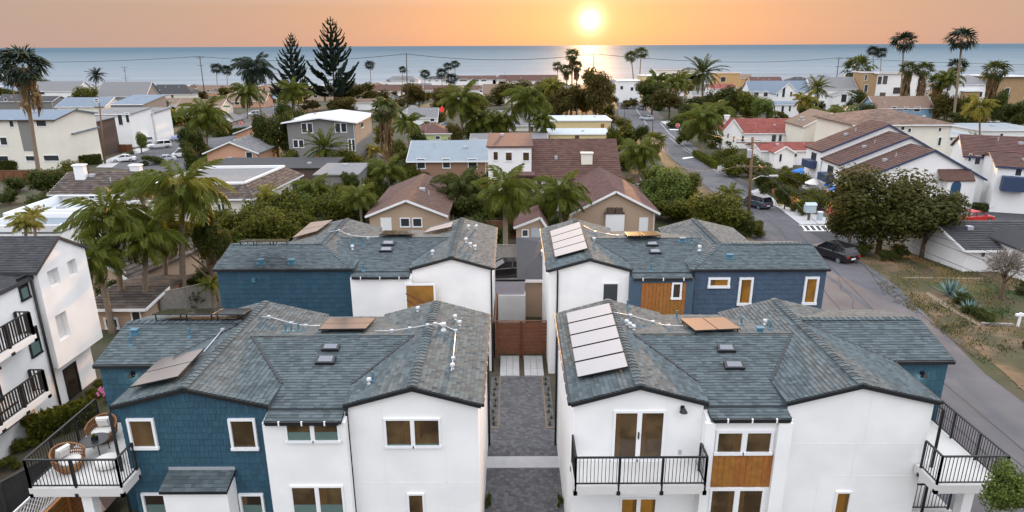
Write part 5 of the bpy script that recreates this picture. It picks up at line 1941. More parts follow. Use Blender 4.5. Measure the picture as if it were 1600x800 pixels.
# far centre-right
house('large white house with a slate blue roof and a central gable', 1215, 165, 92, 142, 126, 10, 'gable_x', 'wht', 'slate', over=0.4, wins=((1178, 142, 1186, 150), (1193, 142, 1200, 151), (1233, 143, 1238, 151), (1245, 142, 1253, 151), (1211, 143, 1216, 151)))
house('tall central gable of the slate blue roofed white house', 1225, 168, 34, 146, 129, 8, 'gable_y', 'wht', 'slate', yoff=-2, over=0.3, wins=((1222, 136, 1227, 152), (1212, 143, 1216, 151), (1234, 143, 1238, 151)))
house('white porch front below the slate blue roof', 1222, 182, 40, 163, 158, 5, 'gable_x', 'wht', 'slate', yoff=-3, wins=((1206, 165, 1211, 176), (1232, 165, 1236, 175), (1220, 165, 1225, 181)))
house('white villa with grey gabled roofs left of the fan palm', 1300, 165, 70, 138, 120, 12, 'gable_x', 'wht', 'gry', over=0.4, wins=((1296, 147, 1302, 158), (1318, 148, 1326, 160)))
house('small white arched porch wing before the grey gabled villa', 1315, 172, 40, 150, 142, 5, 'gable_y', 'wht', 'gry', wins=((1314, 147, 1323, 160),), yoff=-2)
house('cream flat roofed beach house right of the junction palms', 1020, 150, 38, 118, 0, 12, 'flat', 'yel', 'crm' if 'crm' in RO else 'wht', wins=((1010, 124, 1016, 136), (996, 120, 1002, 128)))
house('white tall beach house left of the junction palms', 982, 160, 34, 126, 0, 10, 'flat', 'wht', 'wht', wins=((969, 134, 974, 140), (985, 136, 990, 142)))
house('long mauve beach block with a flat roof behind the date palm', 1060, 130, 70, 109, 0, 10, 'flat', 'crm', 'brn', wins=((1032, 114, 1040, 118), (1050, 114, 1058, 118)))
house('ochre beach house right of the date palm', 1137, 140, 36, 114, 0, 12, 'flat', 'org', 'tan', wins=((1126, 120, 1134, 128),))
house('pale ochre low block by the sea right of the date palm', 1155, 135, 40, 122, 116, 10, 'gable_x', 'org', 'tan')
house('white bungalow with a red tile roof below the date palm', 1128, 160, 40, 138, 131, 8, 'gable_x', 'wht', 'red', wins=((1132, 140, 1138, 146),))
house('brown roofed seaside house beyond the slate blue roof', 1197, 138, 50, 128, 120, 10, 'gable_x', 'org', 'brn')
# far centre: the row above the beach
house('long white seaside block with brown roof left of the sun glow', 745, 132, 60, 124, 118, 10, 'gable_x', 'wht', 'brn', wins=((718, 123, 730, 127), (736, 123, 748, 127), (752, 123, 760, 127)))
house('long brown roofed seaside block under the sun', 825, 130, 90, 126, 117, 12, 'gable_x', 'wht', 'brn', wins=((848, 122, 856, 127),))
house('orange brown roofed row in front of the seaside blocks', 810, 162, 110, 150, 131, 14, 'gable_x', 'crm', 'tan', wins=((760, 150, 766, 158),))
house('white two storey house with a brown roof among the centre palms', 752, 152, 60, 140, 133, 9, 'gable_x', 'wht', 'brn', wins=((749, 139, 754, 144), (765, 141, 770, 147)))
house('grey and white seaside house with hipped roof beyond the pole', 628, 133, 52, 126, 119, 10, 'hip', 'wht', 'gry', wins=((604, 124, 610, 128), (640, 124, 648, 128)))
house('dark brown roofed white house right of the norfolk pines', 620, 150, 78, 142, 132, 10, 'gable_x', 'wht', 'brn')
house('small dark roofed house at the right foot of the pines', 682, 150, 40, 140, 133, 9, 'gable_x', 'wht', 'brn')
# far left rows
house('cream two storey house with a blue grey roof at the left edge', 40, 265, 120, 186, 171, 13, 'gable_x', 'crm', 'slate', over=0.5, trim='dk', wins=((14, 186, 22, 199), (56, 186, 73, 198), (0, 214, 12, 227), (40, 243, 56, 252), (68, 242, 93, 252), (-8, 243, 14, 252)), doors=(((32, 186, 53, 236), WM['gry']),))
house('cream side wing with a shed roof right of the blue grey roof', 112, 258, 32, 208, 200, 8, 'shed', 'crm', 'slate', over=0.5, trim='dk', yoff=-1, wins=((107, 211, 120, 222), (111, 238, 122, 248)))
house('brown timber and glass house behind the bare pole', 142, 245, 30, 190, 182, 8, 'shed', 'dk', 'gry', wins=((140, 228, 150, 240), (128, 200, 136, 212)))
house('white cubic house with balconies above the parked trucks', 180, 230, 62, 178, 168, 10, 'shed', 'wht', 'gry', wins=((184, 178, 192, 196), (196, 176, 204, 192), (160, 196, 172, 210)))
house('grey flank house with a sloping grey roof over the trucks', 205, 205, 50, 163, 148, 14, 'shed', 'gry', 'slate')
house('white box with a wide window right of the grey flank', 232, 222, 30, 176, 168, 9, 'shed', 'wht', 'gry', wins=((224, 174, 238, 190),))
house('cream gabled house with a grey roof behind the left white house', 132, 200, 74, 166, 152, 12, 'gable_x', 'crm', 'slate', wins=((148, 154, 154, 160),))
house('dark grey house with light gable beyond the cream one', 192, 165, 76, 150, 128, 14, 'gable_x', 'gry', 'gry', wins=((176, 154, 182, 158), (188, 153, 194, 158)))
house('light grey gable with white trim at the left of the bay', 200, 160, 30, 140, 129, 9, 'gable_y', 'blu', 'gry', wins=((193, 141, 198, 147), (204, 141, 209, 147)))
house('grey green roofed house behind the tall left palm', 88, 165, 74, 142, 127, 12, 'gable_x', 'wht', 'gry', wins=((60, 142, 70, 148), (91, 150, 97, 156), (105, 150, 111, 155)))
house('dark roofed grey house under the tall left palm', 40, 175, 90, 158, 150, 10, 'gable_x', 'gry', 'dk', wins=((6, 153, 11, 158),))
house('long low house with a charcoal roof by the sea at left', 262, 155, 80, 147, 132, 12, 'hip', 'crm', 'dk')
house('long pale row with brown eaves by the sea', 333, 150, 50, 144, 133, 8, 'gable_x', 'pch', 'tan', wins=((322, 140, 328, 143), (334, 139, 340, 142)))
house('rust roofed bungalow left of the leaning pole', 268, 172, 54, 163, 153, 10, 'gable_x', 'wht', 'tan')
house('rust roofed long bungalow right of the leaning pole', 312, 180, 70, 166, 155, 11, 'gable_x', 'crm', 'tan', wins=((298, 168, 306, 174),))
house('brown roofed bungalow with a lit porch left of the pines', 385, 168, 60, 158, 145, 10, 'gable_x', 'pch', 'tan', wins=((366, 158, 374, 164),))
house('charcoal roofed bungalow above the leaning queen palm', 375, 146, 50, 142, 134, 9, 'gable_x', 'wht', 'dk')
house('brown roofed house behind the norfolk pines', 500, 158, 80, 147, 138, 10, 'gable_x', 'tan', 'brn', wins=((490, 148, 496, 153),))
house('low white house at the foot of the pines', 560, 172, 50, 160, 154, 8, 'gable_x', 'wht', 'tan')
# ---- the small far roofs that fill the rows towards the sea
def short(l):
    for w in (' with ', ' behind ', ' beyond ', ' left of ', ' right of ', ' below ', ' beside ', ' before ', ' at the ', ' by the ', ' under ', ' among ', ' in the ', ' of the '):
        i = l.find(w)
        if i > 8:
            l = l[:i]
    return ' '.join(l.replace(',', '').split()[:8])


SHORT = {}
for hx, hy, l in HREG:
    SHORT.setdefault(short(l), []).append((hx, hy))
NBR = [(v[0][0], v[0][1], k) for k, v in SHORT.items() if len(v) == 1]


def near_rel(x, y):
    hx, hy, nm = min(NBR, key=lambda q: (q[0] - x) ** 2 + 2.5 * (q[1] - y) ** 2)
    dx, dy = x - hx, y - hy
    return ('in front of' if dy > abs(dx) * .5 else ('behind' if -dy > abs(dx) * .6 else ('left of' if dx < 0 else 'right of'))) + ' the ' + nm


random.seed(3)
HN = len(HREG)
seen_ = set()
COLN = {'wht': 'white', 'crm': 'cream', 'tan': 'tan', 'gry': 'grey', 'pch': 'peach', 'org': 'ochre'}
ROFN = {'brn': 'maroon', 'tan': 'brown', 'gry': 'grey', 'dk': 'charcoal', 'slate': 'slate blue'}
for x, base, w, ev, rd in ((18, 146, 36, 141, 134), (120, 142, 34, 138, 131), (166, 140, 30, 136, 130), (232, 140, 34, 136, 131), (300, 142, 30, 138, 132), (415, 142, 38, 138, 132), (455, 150, 36, 144, 137),
                           (545, 142, 40, 138, 131), (590, 138, 30, 134, 128), (655, 140, 34, 136, 130), (700, 164, 36, 156, 148), (722, 178, 34, 170, 161), (640, 162, 36, 155, 147), (600, 160, 32, 153, 146),
                           (680, 128, 36, 124, 119), (780, 128, 20, 124, 118), (880, 140, 26, 135, 128), (960, 138, 20, 130, 124), (1085, 128, 30, 122, 116), (1175, 128, 28, 124, 119), (1250, 130, 34, 126, 120),
                           (1290, 128, 30, 123, 117), (1330, 128, 26, 124, 118), (1350, 150, 24, 143, 136), (1455, 150, 30, 143, 136), (1480, 142, 26, 136, 129), (1060, 150, 28, 143, 136), (1095, 156, 26, 149, 142),
                           (1160, 158, 30, 150, 143), (1450, 178, 34, 171, 163), (1540, 196, 36, 189, 181), (255, 196, 40, 188, 179), (290, 188, 38, 180, 172), (345, 196, 36, 189, 181), (65, 160, 40, 153, 146), (12, 162, 30, 155, 147), (432, 160, 34, 153, 146)):
    wm, rm = random.choice(list(COLN)), random.choice(list(ROFN))
    lab = '%s house with a %s roof %s' % (COLN[wm], ROFN[rm], near_rel(x, (base + ev) / 2))
    if len(lab.split()) > 16:
        lab = ' '.join(lab.split()[:16])
    if lab in seen_:
        lab = 'small ' + lab
        lab = ' '.join(lab.split()[:16])
    seen_.add(lab)
    k = random.choice(('gable_x', 'gable_x', 'hip', 'gable_y'))
    house(lab, x, base, w, ev, rd, 10, k, wm, rm, wins=[(x - w * .3 + q * w * .3, ev + 1.5, x - w * .3 + q * w * .3 + w * .13, ev + 1.5 + (base - ev) * .45) for q in range(3)])
del HREG[HN:]
# ---- small structures
rp = gp(691, 183)
t = thing('parasol', 'red parasol standing among the houses left of the centre palms', 'parasol', rp)
k = dep(rp) / F
MB().tube([(0, 0, 0), (0, 0, 2.6)], 0.05, 6).build('pole', M_TRIM, t)
MB().lathe([(6 * k, 2.0), (6 * k, 1.9), (0.1, 3.2 + 2 * k)][::-1] if False else [(6 * k, 2.0), (0.1, 2.0 + 9 * k)], (0, 0, 0), 8).build('canopy', mat('red canvas', (0.55, 0.03, 0.015), 0.8, 0.05), t)
M_BLUEC = mat('bright blue canvas', (0.02, 0.16, 0.52), 0.8, 0.05)
for lab, cx, cy, rx, m in (('bright blue market parasol nearest the pruned tree', 1308, 305, 15, M_BLUEC), ('bright blue parasol in the flower garden before the white townhouses', 1249, 275, 16, M_BLUEC),
                           ('white parasol between the two blue ones', 1268, 294, 13, M_CUSH), ('small blue parasol behind the white one', 1297, 298, 12, M_BLUEC)):
    g = gp(cx, cy + 12)
    k = dep(g) / F
    t = thing('parasol', lab, 'parasol', g, 0, 'garden parasols')
    MB().tube([(0, 0, 0), (0, 0, 2.5)], 0.04, 6).build('pole', M_TRIM, t)
    MB().lathe([(rx * k, 1.9), (rx * k * .95, 1.98), (0.08, 2.65)], (0, 0, 0), 8).build('canopy', m, t)
t = thing('mailbox', 'white cross shaped post at the edge of the right verge', 'post', gp(1590, 511))
MB().box(-.06, .06, -.06, .06, 0, 1.05).build('post', M_TRIM, t)
MB().box(-.32, .32, -.07, .07, 0.82, 0.98).build('crossbar', M_TRIM, t)
t = thing('mailbox', 'large grey mailbox on a post in the flower garden', 'mailbox', gp(1263, 345))
MB().box(-.12, .12, -.12, .12, 0, 1.1).build('post', M_BARK, t)
MB().box(-.62, .62, -.4, .4, 1.1, 2.0).build('box', mat('pale blue grey metal', (0.42, 0.5, 0.55), 0.5, 0.05), t)
MB().prism([(-.7, -.45, 2.0), (.7, -.45, 2.0), (.7, .0, 2.3), (-.7, .0, 2.3)], (0, 0, .06)).build('lid', mat('pale blue grey metal', (0.42, 0.5, 0.55)), t)
t = thing('utility_box', 'small pale box standing right of the grey mailbox', 'box', gp(1280, 345))
MB().box(-.28, .28, -.2, .2, 0, 1.1).build('cabinet', mat('pale blue grey metal', (0.42, 0.5, 0.55)), t)
MB().box(-.31, .31, -.23, .23, 1.1, 1.16).build('lid', M_TRIM, t)
t = thing('planter_border', 'timber edging along the agave bed on the verge', 'border', gp(1535, 509), world=True)
a, b = gp(1533, 508), gp(1582, 510)
MB().bar(a + UPZ * .1, b + UPZ * .1, 0.2, 0.2).build('log', M_FGREY, t)
# ------------------------------------------------------------------ palms
random.seed(21)


def feather_mb(mb, M, n=20, curve=1.5, a0=0.2, wid=0.23, droop=0.75, lw=0.032):
    """one arching feather frond of unit length along +x, transformed by M"""
    pts = []
    p = Vector((0, 0, 0))
    N = 12
    ths = []
    for i in range(N + 1):
        th = a0 - curve * (i / N) ** 1.3
        pts.append(p.copy())
        ths.append(th)
        p = p + Vector((math.cos(th), 0, math.sin(th))) / N
    def at(t):
        u = t * N
        i = min(int(u), N - 1)
        return pts[i].lerp(pts[i + 1], u - i), ths[i] + (ths[i + 1] - ths[i]) * (u - i)
    T = lambda v: tuple(M @ v)
    for i in range(N):
        w = 0.012 * (1 - i / N) + 0.003
        a, b = pts[i], pts[i + 1]
        mb.face([T(a + Vector((0, w, 0))), T(a - Vector((0, w, 0))), T(b - Vector((0, w * .9, 0))), T(b + Vector((0, w * .9, 0)))])
    for i in range(n):
        t = 0.14 + 0.86 * (i + rnd(0, .6)) / n
        q, th = at(min(t, .999))
        fw = Vector((math.cos(th), 0, math.sin(th)))
        upv = Vector((-math.sin(th), 0, math.cos(th)))
        l = wid * (math.sin(math.pi * min(1, 0.15 + t * 0.8)) ** 0.7) * rnd(0.85, 1.1)
        for s in (-1, 1):
            d = (Vector((0, s, 0)) * 0.8 + fw * (0.45 + 0.5 * t) + upv * rnd(-.1, .25)).normalized()
            mid = q + d * l * 0.55
            tip = q + d * l * 0.9 + Vector((0, 0, -l * droop * rnd(.6, 1.2)))
            wv = fw * lw * rnd(.7, 1.2)
            mb.face([T(q - wv * .4), T(mid - wv), T(tip), T(mid + wv)])


def fan_mb(mb, M, n=13, pet=0.48, rad=0.52, spread=4.2, fold=0.25, droop=0.3):
    T = lambda v: tuple(M @ v)
    c = Vector((pet, 0, -0.04))
    mb.face([T(Vector((0, .012, 0))), T(Vector((0, -.012, 0))), T(c - Vector((0, .01, 0))), T(c + Vector((0, .01, 0)))])
    for i in range(n):
        a = -spread / 2 + spread * (i + .5) / n
        r = rad * (0.72 + 0.28 * math.cos(a * 0.55)) * rnd(.88, 1.08)
        d = Vector((math.cos(a), math.sin(a), 0))
        w = Vector((-math.sin(a), math.cos(a), 0)) * 0.055
        mid = c + d * r * 0.55 + Vector((0, 0, fold * 0.15 * (1 if i % 2 else -1)))
        tip = c + d * r + Vector((0, 0, -droop * r * rnd(.5, 1.3)))
        mb.face([T(c), T(mid - w), T(tip), T(mid + w)])


def frond_mesh(kind, v, m):
    def mk():
        mb = MB()
        I = Matrix.Identity(3)
        if kind == 'feather':
            feather_mb(mb, I, n=34, wid=.30, lw=.026, curve=(0.9, 1.5, 1.9)[v % 3], a0=(0.05, 0.2, 0.1)[v % 3], droop=(0.6, 1.0, 1.2)[v % 3])
        elif kind == 'date':
            feather_mb(mb, I, n=26, curve=(0.7, 1.0, 1.25)[v % 3], a0=0.12, wid=0.16, droop=0.25, lw=0.028)
        elif kind == 'fan':
            fan_mb(mb, I, droop=(0.25, 0.5, 0.8)[v % 3])
        return mb.mesh('frond', m)
    return shared(('frond', kind, v, m.name), mk)


LAY = {
    'feather': (27, 1.3, -0.65), 'date': (42, 1.35, -0.75), 'fan': (25, 1.4, -0.75), 'small': (20, 1.3, -0.1),
}


def lay(kind, seed):
    rng = random.Random(seed)
    n, e1, e0 = LAY[kind]
    out = []
    for i in range(n):
        f = i / (n - 1)
        e = e1 + (e0 - e1) * f ** 0.85 + rng.uniform(-.1, .1)
        az = i * 2.39996 + rng.uniform(-.25, .25)
        out.append((e, az, rng.uniform(.85, 1.08) * (0.82 + .18 * math.sin(math.pi * min(1, f * 1.3))), i % 3, rng.uniform(-.3, .3)))
    return out


def crown_mesh(kind, v, m):
    def mk():
        mb = MB()
        random.seed(v * 13 + 5)
        fk = 'fan' if kind == 'fan' else kind
        for e, az, sc, vi, ro in lay(kind if kind != 'small' else 'small', v):
            Mx = Matrix.Rotation(az, 3, 'Z') @ Matrix.Rotation(-e, 3, 'Y') @ Matrix.Rotation(ro, 3, 'X') * sc
            if kind == 'fan':
                fan_mb(mb, Mx, n=11, droop=(0.25, .5, .8)[vi])
            else:
                feather_mb(mb, Mx, n=20 if kind == 'feather' else 16, curve=(0.9, 1.5, 1.9)[vi] if kind != 'date' else (0.7, 1, 1.25)[vi], a0=.15, wid=.22 if kind != 'date' else .16, lw=.045, droop=.8 if kind != 'date' else .25)
        return mb.mesh('crown', m)
    return shared(('crown', kind, v, m.name), mk)


def skirt_mesh(v):
    def mk():
        mb = MB()
        random.seed(v + 99)
        for i in range(120):
            az = rnd(0, 6.28)
            z0 = rnd(-0.9, 0.05)
            r0 = 0.10
            d = Vector((math.cos(az), math.sin(az), 0))
            s = Vector((-d.y, d.x, 0)) * rnd(.04, .08)
            a = d * r0 + Vector((0, 0, z0))
            b = d * rnd(.28, .42) + Vector((0, 0, z0 - .22))
            c = d * rnd(.18, .32) + Vector((0, 0, z0 - rnd(.45, .7)))
            mb.face([a, b - s, c, b + s])
        return mb.mesh('dead_fronds', M_DEAD)
    return shared(('skirt', v), mk)


PN = [0]


def palm(kind, label, base, crown, rpx, m=None, skirt=0.0, tr=0.16, group=None, name='palm_tree', yoff=0.0, parts=None, thick=1.0, gold=False):
    PN[0] += 1
    i = PN[0]
    g = gp(*base)
    if yoff:
        g = Vector((g.x, g.y + yoff, gz(g.y + yoff)))
    c = pY(crown[0], crown[1], g.y)
    k = dep(c) / F
    r = rpx * k * ((1.18 if rpx < 45 else 0.98) if kind in ('feather', 'small') else (1.32 if kind == 'fan' and rpx < 24 else 1.12))
    t = thing(name, label, 'palm', g, 0, group)
    top = c - g
    mb = MB()
    n = 9
    pts, rad = [], []
    for j in range(n + 1):
        f = j / n
        x = top.x * (f ** 1.4)
        y = 0.3 * math.sin(f * 3) * 0.3
        pts.append((x, y, -0.3 + (top.z + .3) * f))
        b = tr * thick
        rad.append(b * (1.35 - 0.5 * min(1, f * 4) * 0.7 - 0.2 * f) * (1.06 if j % 2 else 1.0))
    pts[-1] = (top.x, 0, top.z)
    mb.tube(pts, rad, 8)
    mb.build('trunk', M_PBARK, t, smooth=True)
    m = m or {'feather': M_FEATHER, 'date': M_FAN, 'fan': M_FAN, 'small': M_FEATHER}[kind]
    if kind == 'feather':
        mb = MB().tube([(top.x, 0, top.z - r * .28), (top.x, 0, top.z + r * .05)], [tr * .8, tr * .45], 8)
        mb.build('crownshaft', M_FEATHER, t, smooth=True)
    if (rpx >= 24 if parts is None else parts):
        for e, az, sc, vi, ro in lay(kind, i):
            fk = 'feather' if kind == 'small' else kind
            mm = m
            if gold and vi == 2:
                mm = M_FEATHY
            o = bpy.data.objects.new('frond', frond_mesh(fk, vi, mm))
            COL.objects.link(o)
            o.parent = t
            o.location = (top.x, 0, top.z)
            o.rotation_euler = (ro, -e, az)
            s = r * sc * (1.25 if kind == 'feather' else 1.05)
            o.scale = (s, s, s)
    else:
        o = link('crown', crown_mesh(kind, i % 3, m), t)
        o.location = (top.x, 0, top.z)
        o.rotation_euler = (0, 0, i * 1.7)
        s = r * (1.2 if kind == 'feather' else 1.05)
        o.scale = (s, s, s)
    if skirt:
        o = link('dead_fronds', skirt_mesh(i % 2), t)
        o.location = (top.x, 0, top.z)
        o.scale = (r * 0.95, r * 0.95, r * skirt)
    return t


# left side
palm('fan', 'tall dark fan palm with a brown skirt at the left edge against the sea', (68, 312), (36, 104), 38, M_SILHPALM, skirt=1.3, tr=.3)
palm('fan', 'slim pale trunked palm half hidden behind the tall left palm', (29, 178), (14, 118), 24, M_SILHPALM, tr=.25, parts=False)
palm('date', 'dark rounded palm above the grey roofs by the sea at left', (150, 142), (151, 118), 15, M_SILHPALM, tr=.35)
palm('fan', 'left of two small fan palms by the pole against the sea', (340, 140), (338, 107), 9, M_SILHPALM, tr=.22)
palm('fan', 'right of two small fan palms by the pole against the sea', (356, 138), (354, 110), 9, M_SILHPALM, tr=.22)
palm('feather', 'wind swept queen palm rising left of the norfolk pines', (410, 196), (398, 108), 26, M_SILHPALM, tr=.24)
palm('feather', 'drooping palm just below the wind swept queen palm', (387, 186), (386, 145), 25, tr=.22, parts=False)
palm('fan', 'single fan palm right of the norfolk pines against the sea', (580, 134), (578, 102), 8, M_SILHPALM, tr=.22)
palm('fan', 'stout fan palm with a heavy dead skirt before the grey house', (606, 268), (601, 172), 26, skirt=2.0, tr=.34)
palm('feather', 'broad queen palm at the street corner with cars', (325, 240), (321, 182), 32, tr=.24)
palm('feather', 'small queen palm in the street left of the broad corner palm', (272, 196), (271, 183), 17, m=M_FEATHY, tr=.18)
palm('feather', 'leafy palm in front of the norfolk pines', (462, 196), (458, 145), 24, tr=.25, parts=False)
palm('date', 'low bushy date palm in front of the grey house', (508, 264), (507, 232), 40, m=M_FEATHER, tr=.3, name='date_palm')
palm('feather', 'largest foreground queen palm with golden tips at left', (288, 478), (284, 300), 68, tr=.24, gold=True, m=M_FEATHER)
palm('feather', 'foreground queen palm leaning over the tan house at far left', (196, 498), (172, 345), 62, tr=.22, m=M_FEATHER)
palm('feather', 'lower queen palm between the two big foreground palms', (228, 500), (228, 375), 52, tr=.2, m=M_FEATHER)
palm('feather', 'shadowed queen palm in front of the tan low wing at left', (176, 520), (150, 405), 46, tr=.2, m=M_FEATHER)
palm('feather', 'queen palm head filling the gap right of the lower queen palm', (262, 470), (255, 362), 48, tr=.2, m=M_FEATHER, gold=True)
palm('small', 'dense palm head behind the largest foreground palm', (262, 420), (215, 300), 46, tr=.2, m=M_FEATHER)
palm('small', 'yellow green palm top above the white three storey building', (42, 420), (40, 352), 26, m=M_FEATHY, tr=.15, parts=True)
palm('small', 'upright yellow green palm top beside the white parapet', (58, 400), (52, 338), 22, m=M_FEATHY, tr=.15)
palm('small', 'short palm beside the grey fence left of the blue wall', (335, 488), (330, 448), 22, tr=.16)
palm('small', 'golden young palm in front of the cream end wing', (412, 345), (412, 310), 26, m=M_FEATHY, tr=.15, parts=True)
palm('small', 'young palm right of the cream end wing', (492, 330), (490, 298), 30, m=M_FEATHER, tr=.15)
palm('small', 'palm clump left of the tan gabled house', (566, 360), (562, 312), 32, m=M_FEATHER, tr=.18)
palm('small', 'palm between the stout fan palm and the tan gabled house', (612, 318), (604, 270), 30, m=M_FEATHER, tr=.18)
palm('small', 'yellowish palm at the foot of the stout fan palm', (588, 262), (586, 238), 18, m=M_FEATHY, tr=.15)
palm('feather', 'dark palm left of the pale blue roof', (641, 248), (636, 192), 22, tr=.2)
# centre
palm('feather', 'tall queen palm left in the centre row behind the pale blue roof', (722, 222), (721, 158), 32, tr=.28)
palm('feather', 'second queen palm of the centre row', (752, 222), (748, 188), 24, tr=.2)
palm('feather', 'third queen palm of the centre row', (781, 222), (783, 190), 24, tr=.2)
palm('feather', 'golden lit queen palm right in the centre row', (828, 222), (826, 158), 33, tr=.28, m=M_FEATHER)
palm('feather', 'small queen palm between the centre row and the white flat roofs', (852, 226), (848, 190), 20, tr=.2)
palm('feather', 'drooping queen palm before the three square windows', (790, 402), (789, 300), 50, tr=.26)
palm('feather', 'broad queen palm left of the white chimney', (877, 375), (876, 305), 46, tr=.24)
palm('small', 'dark palm mass under the brown clapboard house', (725, 345), (720, 296), 40, tr=.2, m=M_LEAFD)
palm('fan', 'upper fan palm of the pair beside the sun', (893, 180), (894, 86), 11, M_FAN, tr=.28, skirt=.9)
palm('fan', 'lower fan palm of the pair beside the sun', (901, 180), (901, 104), 10, M_FAN, tr=.28, skirt=1.2)
palm('fan', 'slim fan palm with drooping head left of the pair beside the sun', (886, 180), (885, 110), 10, M_FAN, tr=.25, skirt=.9)
palm('fan', 'small fan palm at the far left of the sunlit group', (872, 140), (871, 104), 8, M_FAN, tr=.2)
palm('feather', 'golden palm under the sunlit fan palms', (866, 182), (866, 135), 18, tr=.2, m=M_FEATHY)
palm('fan', 'left of the two tall fan palms right of the sun', (991, 150), (986, 89), 10, M_FAN, tr=.3)
palm('fan', 'right of the two tall fan palms right of the sun', (998, 146), (1002, 83), 10, M_FAN, tr=.3)
palm('feather', 'small palm at the end of the street', (965, 158), (965, 138), 9, tr=.15, m=M_FEATHY)
palm('date', 'great date palm with a round crown right of the street', (1097, 168), (1098, 114), 36, tr=.5, name='date_palm')
palm('feather', 'queen palm before the yellow beach house', (1030, 168), (1028, 128), 20, tr=.2)
palm('feather', 'queen palm left of the great date palm', (1062, 175), (1058, 130), 22, tr=.2)
palm('feather', 'lit queen palm by the white porch right of the street', (1097, 240), (1098, 190), 30, tr=.28, m=M_FEATHER)
palm('feather', 'queen palm over the roof of the bright red roofed house', (1112, 225), (1120, 178), 24, tr=.2)
palm('fan', 'tuft topped palm at the bend of the street', (1022, 268), (1022, 222), 18, tr=.18, m=M_FEATHER)
palm('feather', 'palm left of the bend behind the maroon roofs', (1000, 290), (997, 240), 26, tr=.2, m=M_FEATHER)
palm('small', 'short palm by the utility pole on the right of the street', (1142, 328), (1141, 304), 22, tr=.16)
# right
palm('fan', 'tall fan palm left of the pair on the far right', (1405, 170), (1412, 66), 17, M_SILHPALM, tr=.34)
palm('fan', 'tallest fan palm on the far right', (1488, 196), (1503, 63), 20, M_SILHPALM, tr=.36)
palm('fan', 'fan palm head just below the tallest one', (1499, 165), (1496, 104), 14, M_SILHPALM, tr=.26)
palm('fan', 'left of two little fan palms beyond the white apartments', (1366, 118), (1364, 80), 9, M_SILHPALM, tr=.26)
palm('fan', 'right of two little fan palms beyond the white apartments', (1377, 118), (1377, 83), 9, M_SILHPALM, tr=.26)
palm('fan', 'thick skirted fan palm left of the white apartments', (1340, 158), (1340, 108), 22, skirt=2.2, tr=.4)
palm('fan', 'left skirted fan palm in front of the white apartments', (1420, 176), (1420, 108), 13, skirt=2.2, tr=.25)
palm('fan', 'right skirted fan palm in front of the white apartments', (1441, 176), (1444, 110), 14, skirt=2.2, tr=.25)
palm('fan', 'dense skirted palm by the stone block', (1464, 186), (1467, 128), 15, skirt=2.4, tr=.3)
palm('feather', 'queen palm right of the dense skirted palm', (1475, 188), (1482, 124), 20, tr=.25)
palm('fan', 'skirted palm with spread fronds before the honey stone block', (1550, 188), (1555, 112), 18, skirt=2.0, tr=.3)
palm('feather', 'drooping palm before the flat blue grey roofs', (1530, 228), (1530, 168), 22, tr=.22, m=M_FEATHY)
palm('small', 'leafy palm right of the stone and white house', (1508, 190), (1506, 165), 20, tr=.2)
palm('date', 'spiky palm before the slate blue roofed house', (1278, 175), (1277, 138), 24, tr=.28, m=M_FEATHER)
palm('feather', 'left of the palm trio by the cream hipped house', (1290, 224), (1287, 188), 24, tr=.22)
palm('feather', 'middle of the palm trio by the cream hipped house', (1303, 226), (1303, 192), 26, tr=.22)
palm('feather', 'right of the palm trio by the cream hipped house', (1316, 224), (1322, 186), 26, tr=.22)
palm('feather', 'golden palm before the white porch of the slate blue house', (1262, 190), (1258, 158), 18, tr=.2, m=M_FEATHY)
palm('small', 'short green palm below the flat blue roof at the right', (1524, 238), (1524, 218), 14, tr=.15)
palm('small', 'thin young palm in the courtyard of the right white townhouses', (1549, 302), (1546, 268), 10, tr=.08)
# small distant fans near the beach
for lab, b, c, r in (('far fan palm over the grey hipped seaside roof', (629, 128), (629, 109), 6), ('far bushy palm right of the pole', (664, 140), (664, 116), 8),
                     ('left of the cluster of far palms by the long brown roof', (691, 140), (690, 115), 9), ('slim one of the cluster of far palms by the long brown roof', (701, 132), (700, 104), 7),
                     ('tallest of the cluster of far palms by the long brown roof', (711, 136), (711, 101), 7), ('lower right of the cluster of far palms', (703, 150), (705, 124), 10)):
    palm('fan', lab, b, c, r, M_SILHPALM, tr=.22)

# ------------------------------------------------------------------ broadleaf trees, shrubs, hedges


def cloud(v, m, n=3200, leaf=0.05, lobes=10, flat=1.0, hollow=0.35):
    n = int(n * 1.5)
    leaf *= 1.12
    def mk():
        rng = random.Random(v * 7 + 3)
        L = []
        for i in range(lobes):
            a, b = rng.uniform(0, 6.283), rng.uniform(-.6, 1.0)
            rr = rng.uniform(.35, .68)
            c = Vector((math.cos(a) * rr, math.sin(a) * rr, b * 0.55))
            L.append((c, rng.uniform(.28, .48)))
        L.append((Vector((0, 0, .2)), .5))
        mb = MB()
        for i in range(n):
            c, r = L[rng.randrange(len(L))]
            d = Vector((rng.gauss(0, 1), rng.gauss(0, 1), rng.gauss(0, 1))).normalized()
            p = c + d * r * rng.uniform(hollow, 1.12)
            nn = (d + Vector((rng.gauss(0, .6), rng.gauss(0, .6), rng.gauss(0.3, .6)))).normalized()
            t = nn.orthogonal().normalized()
            t = (Matrix.Rotation(rng.uniform(0, 6.28), 3, nn) @ t)
            s = nn.cross(t)
            l = leaf * rng.uniform(.6, 1.4)
            b = nn * l * .25
            mb.face([p - t * l, p + s * l * .55 - b, p + t * l, p - s * l * .55 - b])
        return mb.mesh('crown', m)
    return shared(('cloud', v, m.name, n, leaf, lobes), mk)


